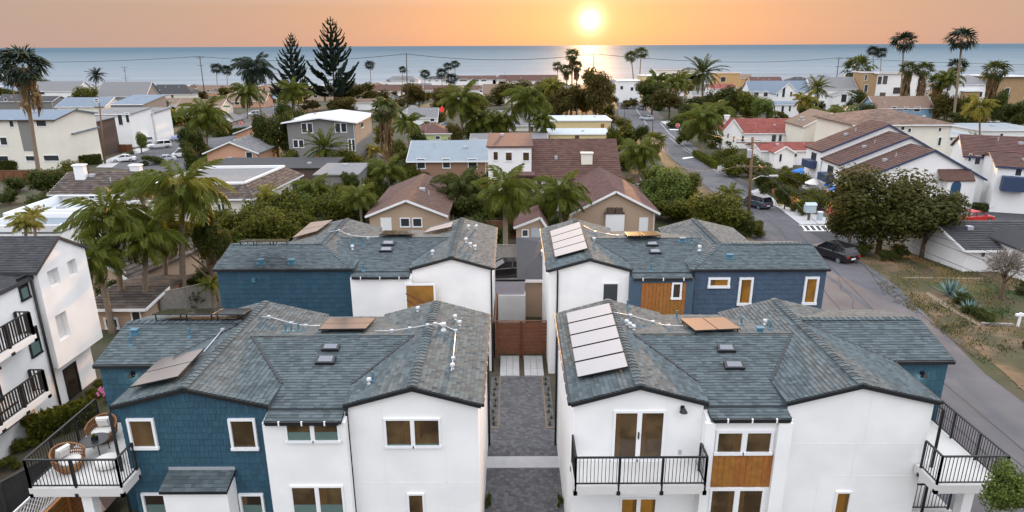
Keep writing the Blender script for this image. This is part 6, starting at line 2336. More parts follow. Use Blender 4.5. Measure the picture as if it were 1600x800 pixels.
def limb_mesh(v):
    def mk():
        rng = random.Random(v)
        mb = MB()
        mb.tube([(0, 0, -.1), (0.02, 0, .25), (0, 0.02, .5), (0.03, 0, .72)], [.075, .055, .045, .03], 8)
        for i in range(6):
            a = i * 1.05 + rng.uniform(-.3, .3)
            z = rng.uniform(.3, .55)
            d = Vector((math.cos(a), math.sin(a), 0))
            mb.tube([(0, 0, z), tuple(d * .16 + Vector((0, 0, z + .16))), tuple(d * rng.uniform(.28, .42) + Vector((0, 0, z + rng.uniform(.28, .42))))], [.03, .02, .008], 6)
        return mb.mesh('trunk', M_BARK, True)
    return shared(('limb', v), mk)


TN = [0]


def tree(label, base, crown, rx, ry, m=M_LEAF, group=None, name='tree', n=3200, leaf=0.055, yoff=0.0, cat='tree', depth=None):
    TN[0] += 1
    i = TN[0]
    g = gp(*base)
    if yoff:
        g = Vector((g.x, g.y + yoff, gz(g.y + yoff)))
    c = pY(crown[0], crown[1], g.y)
    k = dep(c) / F
    t = thing(name, label, cat, g, 0, group)
    q = c - g
    o = link('trunk', limb_mesh(i % 4), t)
    hh = max(0.6, q.z + ry * k * 0.3)
    o.scale = (hh * .75, hh * .75, hh)
    o.rotation_euler = (0, 0, i)
    o = link('crown', cloud(i % 4, m, n, leaf), t)
    o.location = q
    o.rotation_euler = (0, 0, i * 2.1)
    o.scale = (rx * k / .95, (depth or rx * k) / .95, ry * k / .85)
    return t


def shrub(label, x, y, rx, h, m=M_LEAF, group=None, n=1300, leaf=0.085, name='shrub', cat='shrub'):
    TN[0] += 1
    i = TN[0]
    g = gp(x, y)
    k = dep(g) / F
    o = link(name, cloud(i % 4, m, n, leaf, lobes=8), None)
    o.location = (g.x, g.y, g.z + h * k * 0.42)
    o.rotation_euler = (0, 0, i * 1.3)
    o.scale = (rx * k, rx * k, h * k * .62)
    return tag(o, label, cat, group)


def hedge(label, a, b, h, w, m=M_LEAFD, n=2500):
    A, B = gp(*a), gp(*b)
    d = B - A
    L = d.length
    mb = MB()
    dd = d.normalized()
    s = dd.cross(Vector((0, 0, 1))).normalized()
    for i in range(n):
        u, v, z = rnd(0, 1), rnd(-.5, .5), rnd(0, 1)
        f = random.randrange(3)
        if f == 0:
            z = 1 + rnd(-.06, .06)
        elif f == 1:
            v = -.5 + rnd(-.06, .06)
        else:
            v = .5 + rnd(-.06, .06)
        p = A + d * u + s * (v * w) + Vector((0, 0, z * h))
        nn = Vector((rnd(-1, 1), rnd(-1, 1), rnd(-.3, 1))).normalized()
        t = nn.orthogonal()
        t = Matrix.Rotation(rnd(0, 6.28), 3, nn) @ t
        q = nn.cross(t)
        l = rnd(.12, .26)
        mb.face([p - t * l, p + q * l * .5, p + t * l, p - q * l * .5])
    mb.prism([A + s * w * .42, A - s * w * .42, B - s * w * .42, B + s * w * .42], (0, 0, h * .93))
    o = mb.build('hedge', m)
    return tag(o, label, 'hedge')


# trees one by one
tree('great round sunlit tree standing right below the sun', (930, 186), (929, 145), 34, 38, M_LEAFB, n=4500, leaf=.045)
tree('lower tree left of the great sunlit tree', (892, 186), (890, 160), 26, 24, M_LEAFB)
tree('dark tree behind the golden queen palm in the centre', (858, 178), (858, 152), 24, 24, M_LEAFB)
tree('broad tree among the centre palms', (800, 170), (798, 142), 34, 16, M_LEAFB)
tree('spreading dark tree at the junction corner', (1018, 180), (1018, 150), 26, 22, M_LEAFD)
tree('umbrella shaped dark tree over the white car', (1045, 185), (1044, 158), 26, 16, M_LEAFB)
tree('tree at the far end of the street', (1008, 165), (1006, 140), 14, 14, M_LEAFB)
tree('large dense pruned tree with a pale trunk beside the street at right', (1372, 396), (1385, 322), 86, 56, M_LEAFT, n=7500, leaf=.035)
tree('lower dense tree right of the pale trunked one', (1440, 402), (1436, 346), 74, 50, M_LEAFT, n=5500, leaf=.04)
tree('grey leaved tree between the two dense ones on the right', (1325, 392), (1330, 352), 40, 36, M_LEAFT, n=4200, leaf=.05)
tree('dense olive tree just behind the rear right roof', (1112, 392), (1118, 340), 48, 34, M_LEAF, n=5200, leaf=.045)
tree('smaller olive tree at the right behind the rear right roof', (1162, 392), (1160, 352), 26, 26, M_LEAFD, n=3200)
tree('light green tree at the left of the street bend', (1040, 335), (1042, 288), 42, 28, M_LEAFY, n=4500, leaf=.045)
tree('dark green tree beside the light green one at the street bend', (1082, 330), (1078, 298), 24, 24, M_LEAF)
tree('tall dark conical tree left of the grey house', (413, 250), (412, 212), 16, 34, M_LEAFD, n=2600)
tree('rounded dark tree left of the grey house with the white roof', (436, 250), (437, 212), 24, 36, M_LEAFD, n=3200)
tree('dark tree in the left street corner', (308, 258), (306, 226), 16, 26, M_LEAFD)
tree('dark round tree left of the blue wall', (336, 470), (334, 378), 28, 42, M_LEAFD, n=4500, leaf=.045)
tree('dark tree under the far left tall palm', (88, 320), (76, 292), 32, 28, M_LEAFD, n=3000)
tree('dark tree by the fence at the far left', (122, 300), (112, 274), 24, 22, M_LEAF)
tree('dark broad tree at the foot of the norfolk pines', (560, 165), (556, 146), 34, 18, M_LEAFB)
tree('small tree in front of the pines', (440, 200), (442, 182), 20, 20, M_LEAFD)
tree('golden tree behind the yellow bungalow', (690, 178), (694, 160), 26, 22, M_LEAFB)
tree('tree left of the centre pole', (655, 168), (650, 148), 26, 18, M_LEAFB)
tree('tree behind the bright red roof', (1165, 190), (1162, 165), 34, 22, M_LEAF, n=3600)
tree('dark tree left behind the bright red roof', (1140, 190), (1135, 160), 22, 22, M_LEAFD)
tree('lit bush tree right behind the bright red roof', (1198, 195), (1196, 172), 22, 18, M_LEAFY)
tree('dark tree by the stone apartment', (1555, 195), (1556, 168), 16, 26, M_LEAFD)
tree('round tree at the right edge below the apartments', (1590, 205), (1588, 178), 24, 20, M_LEAFD)
tree('dark tree behind the skirted palms', (1478, 190), (1480, 170), 24, 22, M_LEAFB)
tree('tree left of the grey green roofed house', (60, 150), (58, 136), 20, 12, M_LEAFD)
tree('pale bushy tree between grey roofs at far left', (132, 168), (132, 150), 20, 14, M_LEAF)
tree('bright green pine top at the bottom right corner by the balcony', (1605, 880), (1588, 768), 44, 48, M_LEAFY, n=5500, leaf=.045, name='pine_tree', yoff=-3.2)
tree('small yellow green tree by the parked pickups', (222, 240), (220, 222), 11, 14, M_LEAFY)
tree('green tree beside the white car at left street', (502, 160), (505, 196), 2, 2, M_LEAFD) if False else None
lseen = {}
for q_, (x_, y_, rx_, ry_, m_) in enumerate(((600, 214, 20, 18, M_LEAF), (655, 220, 20, 20, M_LEAFD), (708, 212, 18, 20, M_LEAFB), (742, 205, 18, 16, M_LEAF), (772, 200, 18, 16, M_LEAFB), (845, 168, 24, 18, M_LEAFB), (872, 158, 22, 18, M_LEAFB),
                                  (960, 222, 14, 22, M_LEAF), (1002, 212, 12, 16, M_LEAFD), (1078, 180, 18, 18, M_LEAFD), (1118, 160, 20, 18, M_LEAFD), (1148, 156, 18, 14, M_LEAF), (1335, 158, 18, 16, M_LEAFD), (1356, 176, 16, 16, M_LEAFD),
                                  (1496, 190, 18, 16, M_LEAFD), (1532, 188, 16, 16, M_LEAFB), (470, 188, 20, 16, M_LEAFD), (535, 166, 22, 14, M_LEAFB), (590, 152, 22, 12, M_LEAFB), (298, 218, 18, 18, M_LEAFD), (250, 168, 14, 12, M_LEAFD),
                                  (152, 168, 14, 12, M_LEAFD), (70, 186, 16, 14, M_LEAFD), (18, 204, 20, 16, M_LEAFD), (735, 300, 22, 28, M_LEAFD), (582, 300, 20, 24, M_LEAF), (545, 290, 20, 22, M_LEAFD), (640, 282, 20, 22, M_LEAF), (1225, 310, 16, 20, M_LEAFD), (1255, 322, 16, 16, M_LEAF),
                                  (1192, 286, 16, 20, M_LEAFD), (1422, 232, 16, 16, M_LEAFD), (1545, 236, 16, 14, M_LEAFD), (975, 300, 22, 26, M_LEAF), (1018, 318, 24, 24, M_LEAFY), (160, 300, 22, 22, M_LEAFD), (60, 330, 22, 24, M_LEAFD), (300, 250, 16, 22, M_LEAFD))):
    ly = ('olive', 'deep green', 'bronze', 'light green')[[M_LEAF, M_LEAFD, M_LEAFB, M_LEAFY].index(m_)] + ' tree ' + near_rel(x_, y_)
    lseen[ly] = lseen.get(ly, 0) + 1
    if lseen[ly] > 1:
        ly = ('smaller ', 'other ')[lseen[ly] % 2] + ly
    tree(' '.join(ly.split()[:16]), (x_, y_ + ry_ * .9), (x_, y_), rx_, ry_, m_, n=2200, leaf=.06)
# bare tree
g = gp(1562, 468)
bt = thing('bare_tree', 'leafless grey tree with twisted branches on the right hand lawn', 'tree', g)
o = link('trunk', limb_mesh(2), bt)
o.scale = (2.6, 2.6, 4.2)
mb = MB()
rng = random.Random(5)
for i in range(620):
    a, e = rng.uniform(0, 6.28), rng.uniform(-.3, 1.3)
    d = Vector((math.cos(a) * math.cos(e), math.sin(a) * math.cos(e), math.sin(e)))
    p = Vector((0, 0, 2.6)) + d * rng.uniform(.3, 1.2)
    q = p + (d + Vector((rng.gauss(0, .5), rng.gauss(0, .5), rng.gauss(0, .5)))).normalized() * rng.uniform(.3, .7)
    mb.bar(p, q, .025)
mb.build('twigs', M_TWIG, bt, kind='stuff')

# agaves on the verge
for k, (x, y, s) in enumerate(((1484, 462, 1.15), (1500, 472, .8), (1514, 488, .8), (1528, 496, .6), (1548, 508, .55))):
    g = gp(x, y)
    t = thing('agave', ('largest blue agave at the top of the bed on the verge', 'second blue agave down the bed on the verge', 'middle agave of the bed on the verge', 'fourth agave down the bed on the verge', 'lowest agave at the timber edge on the verge')[k], 'agave', g, 0, 'agaves on the verge')
    for i in range(26):
        a, e = i * 2.4, 1.35 - 1.1 * i / 26
        d = Vector((math.cos(a) * math.cos(e), math.sin(a) * math.cos(e), math.sin(e)))
        sd = Vector((-math.sin(a), math.cos(a), 0)) * .09 * s
        MB().face([(0, 0, 0.05), tuple(d * .7 * s - sd), tuple(d * 1.35 * s), tuple(d * .7 * s + sd)]).build('leaf', M_AGAVE if k < 3 else M_LEAFD, t)

# hedges and shrubs
hedge('long clipped hedge before the blue grey roofed house at left', (-30, 268), (160, 256), 1.8, 1.5, M_LEAFD, 3000)
hedge('clipped hedge beside the left street corner', (335, 215), (386, 208), 1.6, 1.5, M_LEAFD, 1500)
hedge('clipped hedge by the lawn at the street bend', (1086, 244), (1118, 264), 1.2, 1.2, M_LEAF, 1500)
hedge('dark hedge along the alley below the left balcony', (48, 690), (150, 655), 1.0, .8, M_LEAF, 2500)

SH = (
    ('dark shrub in the thicket behind the rear left townhouse', 'thicket behind the rear left townhouse', M_LEAF,
     ((352, 395, 26, 40), (375, 372, 30, 44), (398, 392, 28, 42), (420, 365, 32, 46), (440, 388, 30, 44), (462, 352, 30, 44), (478, 372, 28, 40), (505, 345, 30, 40), (530, 350, 28, 40), (548, 335, 26, 36), (390, 350, 22, 30), (350, 360, 20, 30), (330, 400, 18, 32), (498, 322, 24, 30))),
    ('yellow green shrub in the thicket behind the rear left townhouse', 'yellow green shrubs behind the rear left townhouse', M_LEAFY,
     ((410, 388, 22, 30), (450, 372, 20, 26), (385, 396, 16, 24), (470, 338, 20, 28), (560, 342, 18, 26))),
    ('shrub in the yards round the tan gabled house', 'shrubs in the yards round the tan gabled house', M_LEAFD,
     ((570, 345, 22, 34), (585, 320, 24, 34), (625, 292, 24, 34), (655, 285, 20, 30), (730, 352, 26, 40), (745, 330, 24, 36), (720, 322, 24, 36), (760, 312, 22, 32), (768, 350, 24, 34), (815, 340, 24, 34), (845, 345, 22, 34), (865, 362, 20, 26), (735, 376, 22, 26), (775, 385, 22, 30), (808, 372, 18, 26), (840, 318, 22, 30))),
    ('shrub among the yards beside the stout fan palm', 'shrubs beside the stout fan palm', M_LEAF,
     ((570, 285, 22, 28), (545, 292, 22, 26), (590, 290, 20, 28), (630, 262, 18, 26), (650, 300, 22, 30), (618, 245, 18, 24), (480, 270, 16, 18), (540, 265, 18, 22), (560, 260, 14, 18), (450, 262, 16, 20))),
    ('shrub along the left side of the right hand street', 'shrubs along the left side of the street', M_LEAF,
     ((985, 268, 20, 28), (1010, 262, 20, 26), (1030, 300, 24, 32), (1062, 318, 24, 30), (1010, 325, 20, 26), (1045, 345, 26, 28), (1075, 352, 26, 28), (1140, 362, 26, 30), (985, 222, 14, 20), (962, 232, 14, 20), (1062, 350, 26, 30), (1170, 372, 20, 22), (1100, 362, 26, 30), (975, 205, 12, 16))),
    ('green shrub in the gardens right of the street', 'shrubs in the gardens right of the street', M_LEAF,
     ((1130, 255, 18, 22), (1150, 275, 20, 24), (1165, 268, 18, 20), (1180, 278, 20, 24), (1068, 228, 14, 20), (1078, 210, 12, 20), (1058, 200, 10, 14), (1105, 222, 12, 16), (1125, 232, 14, 18), (1196, 290, 20, 26), (1214, 300, 18, 24), (1230, 318, 16, 22), (1245, 300, 18, 22), (1265, 318, 16, 18), (1285, 328, 16, 20), (1300, 318, 14, 18), (1222, 282, 16, 20), (1312, 340, 14, 20), (1250, 332, 12, 16), (1420, 235, 16, 20), (1385, 235, 14, 18), (1440, 250, 14, 18), (1272, 225, 12, 16))),
    ('dark shrub on the lawn side of the verge', 'shrubs on the lawn side of the verge', M_LEAFD,
     ((1545, 410, 26, 30), (1520, 402, 16, 18), (1505, 478, 14, 16), (1520, 492, 14, 14), (1540, 502, 12, 12), (1605, 462, 16, 20), (1605, 545, 8, 12), (1500, 398, 18, 24), (1405, 402, 16, 20), (1340, 398, 20, 18), (1385, 408, 14, 12))),
    ('dark shrub between the far roofs on the left', 'shrubs between the far roofs on the left', M_LEAFD,
     ((20, 158, 16, 14), (110, 178, 16, 14), (165, 175, 12, 12), (262, 180, 14, 12), (285, 195, 16, 16), (340, 172, 14, 10), (420, 160, 12, 10), (300, 245, 14, 20), (345, 212, 16, 16), (240, 258, 16, 12), (175, 212, 12, 12), (205, 250, 12, 10), (256, 200, 10, 10), (100, 330, 22, 26), (140, 345, 18, 22), (30, 300, 18, 20), (10, 320, 18, 22), (60, 345, 20, 18), (330, 250, 18, 18), (308, 262, 14, 14))),
    ('golden shrub between the far roofs of the centre', 'shrubs between the far roofs of the centre', M_LEAFB,
     ((600, 190, 16, 14), (622, 172, 14, 12), (585, 160, 14, 12), (640, 158, 14, 12), (670, 205, 14, 12), (710, 215, 14, 14), (740, 172, 16, 14), (770, 165, 16, 14), (835, 195, 16, 16), (855, 212, 12, 14), (870, 180, 16, 16), (905, 176, 18, 18), (945, 182, 14, 14), (955, 195, 12, 12), (725, 150, 14, 10), (855, 150, 14, 10), (690, 192, 12, 12), (605, 145, 12, 10), (530, 170, 16, 14), (485, 172, 16, 14), (955, 165, 10, 12), (985, 170, 12, 14))),
    ('dark shrub between the far roofs on the right', 'shrubs between the far roofs on the right', M_LEAFD,
     ((1030, 172, 14, 14), (1070, 190, 14, 14), (1085, 172, 16, 16), (1110, 168, 14, 14), (1180, 172, 16, 14), (1240, 180, 14, 12), (1270, 170, 14, 14), (1330, 168, 16, 16), (1345, 182, 14, 14), (1370, 165, 12, 10), (1450, 185, 14, 12), (1470, 200, 14, 12), (1500, 205, 14, 12), (1515, 195, 14, 14), (1540, 205, 14, 12), (1580, 190, 16, 14), (1600, 215, 16, 14), (1460, 235, 14, 14), (1490, 262, 16, 14), (1255, 182, 12, 12), (1050, 200, 12, 12), (1155, 182, 12, 12), (1355, 235, 12, 12), (1535, 330, 14, 10))),
    ('dark bush along the rows of far roofs near the sea', 'bushes along the far rows near the sea', M_LEAFB,
     tuple((x_, y_, 9 + (x_ * 7) % 7, 8 + (x_ * 5) % 6) for x_, y_ in ((8, 150), (48, 148), (80, 172), (100, 150), (140, 152), (170, 146), (215, 146), (240, 150), (285, 150), (320, 158), (355, 152), (395, 148), (430, 148), (470, 146), (520, 150), (575, 146), (612, 152), (640, 146), (668, 158), (700, 170), (720, 146), (750, 160), (785, 156), (820, 176), (845, 140), (1035, 142), (1075, 148), (1110, 146), (1150, 148), (1170, 142), (1260, 148), (1285, 136), (1325, 140), (1360, 134), (1430, 160), (1460, 156), (1495, 156), (1520, 160), (1545, 160), (1590, 160), (1220, 190), (1210, 182), (1180, 180), (1010, 148)))),
    ('shrub in the side yard by the tan house under the palms', 'shrubs in the side yard under the palms', M_LEAFD,
     ((260, 470, 22, 30), (305, 482, 18, 26), (170, 480, 20, 30), (180, 410, 24, 32), (265, 430, 26, 36), (315, 452, 18, 28), (150, 420, 18, 24), (300, 420, 24, 34), (245, 402, 22, 30))),
    ('low plant in the alley bed beside the white three storey building', 'plants in the alley bed', M_LEAF,
     ((70, 680, 18, 16), (100, 660, 16, 14), (125, 640, 14, 12), (150, 620, 12, 12), (40, 700, 16, 16), (15, 730, 18, 18), (160, 605, 10, 10))),
)
todo = []
for lab, grp, m, pts in SH:
    tone = lab.split(' shrub')[0].split(' plant')[0].split(' bush')[0]
    tone = '' if tone in ('shrub', 'low') or tone == lab else tone
    for x, y, rx, h in pts:
        todo.append([x, y, rx, h, m, grp, ('plant' if 'plant' in lab else 'bush' if 'bush' in lab else 'shrub'), tone, near_rel(x, y)])
cnt = {}
for q in todo:
    cnt.setdefault((q[7], q[6], q[8]), []).append(q)
ORD = ['nearest', 'second nearest', 'third nearest', 'fourth nearest', 'fifth nearest', 'sixth nearest', 'seventh nearest', 'eighth nearest', 'ninth nearest', 'tenth nearest', 'eleventh nearest', 'twelfth nearest', 'thirteenth nearest', 'fourteenth nearest', 'fifteenth nearest']
for key, l in cnt.items():
    l.sort(key=lambda q: (-q[1], q[0]))
    for i, q in enumerate(l):
        o_ = (ORD[min(i, 14)] if i < len(l) - 1 or len(l) < 3 else 'farthest') if len(l) > 1 else ''
        lab = ' '.join((o_ + ' ' + q[7] + ' ' + q[6] + ' ' + q[8]).split())
        if len(lab.split()) < 4:
            lab = 'leafy ' + lab
        far = q[1] < 240
        shrub(lab, q[0], q[1], q[2] * rnd(1.15, 1.45), q[3] * rnd(1.15, 1.5), q[4], q[5], n=600 if far else 1700, leaf=.11 if far else .062)
# planting strip tufts beside the lane
for side, x in (('left', -0.95), ('right', 1.9)):
    for k in range(9):
        t = MB()
        for i in range(40):
            a, e = rnd(0, 6.28), rnd(.5, 1.5)
            d = Vector((math.cos(a) * math.cos(e), math.sin(a) * math.cos(e), math.sin(e)))
            s = Vector((-d.y, d.x, 0)).normalized() * .012
            l = rnd(.15, .34)
            t.face([tuple(-s), tuple(s), tuple(d * l)])
        o = t.build('grass_tuft', M_LEAF)
        o.location = (x + rnd(-.06, .06), 28.95 + k * .58, 0.03)
        tag(o, 'small grass tuft in the narrow %s bed along the lane' % side, 'grass tuft', 'grass tufts in the %s lane bed' % side)
for side, x in (('left', -0.95), ('right', 1.9)):
    shrub('green clump at the near end of the %s lane edge' % side, 762 if side == 'left' else 876, 792, 7, 26, M_LEAF, n=700)
# flowers of the right hand garden
M_FLO = [mat('pink red flowers', (0.6, 0.08, 0.07), 0.7, .1), mat('orange flowers', (0.65, 0.2, 0.05), .7, .1), mat('yellow flowers', (.6, .45, .05), .7, .1)]
for k, (x, y) in enumerate(((1234, 318), (1240, 322), (1252, 326), (1222, 318), (1276, 326), (1298, 330), (1304, 334), (1290, 312), (1218, 325), (1300, 342), (1215, 308), (1228, 300))):
    g = gp(x, y)
    mb = MB()
    for i in range(60):
        p = Vector((rnd(-.7, .7), rnd(-.7, .7), rnd(.3, 1.3)))
        l = rnd(.05, .12)
        mb.face([p + Vector((-l, 0, 0)), p + Vector((0, -l * .5, -l)), p + Vector((l, 0, 0)), p + Vector((0, -l * .3, l))])
    o = mb.build('flowering_plant', M_FLO[k % 3])
    o.location = g
    col = ('pink', 'orange', 'yellow')[k % 3]
    tag(o, '%s flowering plant in the garden bed by the grey mailbox' % col, 'flowers', '%s flowers by the mailbox' % col)

# ------------------------------------------------------------------ the two norfolk pines


def pine_branch(v):
    def mk():
        rng = random.Random(v + 40)
        mb = MB()
        P_ = lambda t: Vector((t, 0, -0.14 * math.sin(t * 2.4) + 0.42 * t * t))
        for i in range(8):
            mb.bar(P_(i / 8), P_((i + 1) / 8), .022 * (1.1 - i / 8))
        for i in range(40):
            t = 0.30 + .70 * i / 39
            q = P_(t)
            for s in (-1, 1):
                l = .18 * (1.2 - t) + .08
                d = Vector((.75, s * rng.uniform(.5, 1.0), rng.uniform(.15, .65))).normalized()
                e = q + d * l
                w = Vector((0.01, 0, .034))
                w2 = d.cross(w).normalized() * .032
                for ww in (w, w2):
                    mb.face([q - ww * .5, q + d * l * .5 - ww, e, q + d * l * .5 + ww])
        return mb.mesh('branch', M_PINE)
    return shared(('pineb', v), mk)


def norfolk(label, base, tip, rpx):
    g = gp(*base)
    c = pY(tip[0], tip[1], g.y)
    k = dep(c) / F
    h = c.z - g.z
    r = rpx * k
    t = thing('norfolk_pine', label, 'pine tree', g)
    MB().tube([(0, 0, -.3), ((c.x - g.x) * .5, 0, h * .5), (c.x - g.x, 0, h)], [.55, .34, .06], 8).build('trunk', M_BARK, t, smooth=True)
    n = 20
    for i in range(n):
        f = i / (n - 1)
        z = h * (0.16 + .825 * f)
        L = r * ((1 - f) ** 0.72 * 0.98 + .05)
        for j in range(6 if f < .8 else 6):
            if f < .4 and rnd(0, 1) < .2:
                continue
            o = bpy.data.objects.new('branch', pine_branch((i + j) % 3))
            COL.objects.link(o)
            o.parent = t
            o.location = ((c.x - g.x) * z / h, 0, z + rnd(-.15, .15))
            o.rotation_euler = (0, -.10 - .35 * f + rnd(-.08, .08), j * 2 * math.pi / 6 + i * .5 + rnd(-.15, .15))
            s = L * rnd(.78, 1.1)
            o.scale = (s, s, s)
    return t


norfolk('shorter left norfolk pine against the sea', (458, 176), (455, 50), 36)
norfolk('taller right norfolk pine against the sunset sky', (524, 172), (516, 25), 46)
# ------------------------------------------------------------------ vehicles
random.seed(5)
M_TYRE = mat('tyre rubber', (0.015, 0.015, 0.016), 0.85, 0.1)
M_RIM = mat('alloy rim', (0.45, 0.46, 0.48), 0.3, 0.0, metal=0.8)
M_HEAD = mat('headlight glass', (0.7, 0.72, 0.75), 0.1, 0.0, spec=0.8)
M_TAIL = mat('red tail light', (0.45, 0.012, 0.01), 0.2, 0.0, spec=0.6)
M_CARGL = mat('car glass', (0.012, 0.014, 0.018), 0.05, 0.0, spec=0.6)


def paint(name, c):
    return mat(name, c, 0.22, 0.0, spec=0.6)


CARP = {
    # profile of the body side (x forward, z) and of the glasshouse
    'sedan': dict(L=4.6, w=.9, body=[(-2.3, .35), (-2.3, .82), (-2.15, .98), (-1.5, 1.02), (.85, .98), (1.9, .86), (2.25, .70), (2.3, .35)], cab=[(-1.75, 1.0), (-1.0, 1.42), (.15, 1.45), (1.05, .97)]),
    'suv': dict(L=4.7, w=.94, body=[(-2.3, .4), (-2.33, .95), (-2.25, 1.1), (-1.5, 1.12), (1.0, 1.08), (1.95, 1.0), (2.3, .8), (2.32, .4)], cab=[(-2.15, 1.1), (-1.85, 1.66), (.3, 1.7), (1.15, 1.07)]),
    'pickup': dict(L=5.4, w=.95, body=[(-2.7, .5), (-2.7, 1.12), (-.7, 1.12), (1.1, 1.12), (2.4, 1.06), (2.65, .9), (2.68, .5)], cab=[(-2.6, 1.12), (-2.45, 1.75), (.25, 1.8), (1.05, 1.11)]),
    'van': dict(L=4.9, w=.98, body=[(-2.4, .4), (-2.45, 1.1), (-1.5, 1.15), (1.6, 1.1), (2.2, .95), (2.4, .7), (2.4, .4)], cab=[(-2.4, 1.14), (-2.25, 1.95), (.9, 1.95), (1.8, 1.09)]),
}


def car(kind, label, px, head, col, name='parked_car', cat='car', group='parked cars', yoff=0.0, cover=False, scale=1.0):
    """head: compass-like angle in degrees of the nose, 0 = +x, 90 = away from the camera"""
    c = CARP[kind]
    g = gp(*px)
    g = Vector((g.x, g.y + yoff, gz(g.y + yoff) + 0.07))
    t = thing(name, label, cat, g, R(head), group)
    t.scale = (scale,) * 3
    w = c['w']
    pm = paint('car paint %.2f %.2f %.2f' % col, col)

    def body():
        mb = MB()
        pr = c['body']
        for y0, y1, ins in ((-w, -w + .12, 1), (-w + .12, w - .12, 0), (w - .12, w, 2)):
            pass
        cx = sum(p[0] for p in pr) / len(pr)
        zc = .62
        sect = []
        for y, k, dz in ((-w, .955, .06), (-w + .1, 1.0, 0), (w - .1, 1.0, 0), (w, .955, .06)):
            sect.append([(x * k, y, z - (dz if z > .8 else 0)) for x, z in pr])
        n = len(pr)
        i0 = len(mb.v)
        for s in sect:
            mb.v += s
        for a in range(3):
            for j in range(n):
                j2 = (j + 1) % n
                mb.f.append((i0 + a * n + j, i0 + (a + 1) * n + j, i0 + (a + 1) * n + j2, i0 + a * n + j2))
        mb.f.append(tuple(i0 + j for j in range(n)))
        mb.f.append(tuple(i0 + 3 * n + j for j in range(n))[::-1])
        # roof and pillars over the glass
        cb = c['cab']
        (x0, z0), (x1, z1), (x2, z2), (x3, z3) = cb
        wi, wo = w - .25, w - .06
        mb.prism([(x1 - .05, -wi, z1), (x2 + .05, -wi, z2), (x2 + .05, wi, z2), (x1 - .05, wi, z1)], (0, 0, .045))
        for s in (-1, 1):
            for (a, b) in (((x0, z0), (x1, z1)), ((x3, z3), (x2, z2)), (((x0 + x3) / 2 - .1, z0), ((x1 + x2) / 2 - .1, (z1 + z2) / 2))):
                mb.bar((a[0], s * wo, a[1]), (b[0], s * wi, b[1] + .01), .085)
        return mb.mesh('body', pm)

    def glass():
        (x0, z0), (x1, z1), (x2, z2), (x3, z3) = c['cab']
        wi, wo = w - .27, w - .09
        mb = MB()
        a = [(x0, -wo, z0 - .02), (x3, -wo, z3 - .02), (x3, wo, z3 - .02), (x0, wo, z0 - .02)]
        b = [(x1, -wi, z1), (x2, -wi, z2), (x2, wi, z2), (x1, wi, z1)]
        i0 = len(mb.v)
        mb.v += a + b
        for f in ((0, 1, 5, 4), (1, 2, 6, 5), (2, 3, 7, 6), (3, 0, 4, 7), (4, 5, 6, 7)):
            mb.f.append(tuple(i0 + q for q in f))
        return mb.mesh('window', M_CARGL)

    if cover:
        mb = MB()
        pr = [(x * 1.02, z) for x, z in c['body'][1:-1]]
        sil = [(-2.35, .1), (-2.35, .9), (-1.8, 1.12), (-1.0, 1.5), (.2, 1.53), (1.1, 1.08), (2.2, .85), (2.35, .1)]
        sect = []
        for y, k in ((-w - .05, .55), (-w + .1, .82), (-w + .35, 1), (w - .35, 1), (w - .1, .82), (w + .05, .55)):
            sect.append([(x, y, z * k if z > .2 else z) for x, z in sil])
        n = len(sil)
        for s in sect:
            mb.v += s
        for a in range(len(sect) - 1):
            for j in range(n - 1):
                mb.f.append((a * n + j, (a + 1) * n + j, (a + 1) * n + j + 1, a * n + j + 1))
        mb.f.append(tuple(range(n)))
        mb.f.append(tuple((len(sect) - 1) * n + j for j in range(n))[::-1])
        mb.build('cover', mat('lavender car cover', (0.33, 0.36, 0.58), 0.7, 0.1, 2), t, smooth=True)
    else:
        link('body', shared(('carb', kind, pm.name), body), t)
        link('window', shared(('carg', kind), glass), t)
        f = c['body']
        for s in (-1, 1):
            MBh = shared(('hl', kind, s), lambda: MB().box(f[-2][0] - .08, f[-2][0] + .03, s * (w - .32) - .18, s * (w - .32) + .18, .62, .76).mesh('headlight', M_HEAD))
            link('headlight', MBh, t)
            MBt = shared(('tl', kind, s), lambda: MB().box(f[1][0] - .03, f[1][0] + .1, s * (w - .26) - .17, s * (w - .26) + .17, .74, .92).mesh('tail_light', M_TAIL))
            link('tail_light', MBt, t)
        pl = shared(('plate', kind), lambda: MB().box(f[1][0] - .035, f[1][0] + .02, -.26, .26, .55, .69).mesh('number_plate', M_TRIM))
        link('number_plate', pl, t)
    wx = (c['L'] / 2 - .88)
    for x in (-wx, wx):
        for s in (-1, 1):
            def tyre():
                mb = MB()
                mb.tube([(0, -.11, 0), (0, .11, 0)], .34, 16)
                return mb.mesh('tyre', M_TYRE)
            wh = link('wheel', shared(('tyre',), tyre), t)
            wh.location = (x, s * (w - .09), .33)
            rm = link('rim', shared(('rim', s), lambda: MB().tube([(0, s * .112, 0), (0, s * .118, 0)], .22, 12).mesh('rim', M_RIM)), wh)
    return t


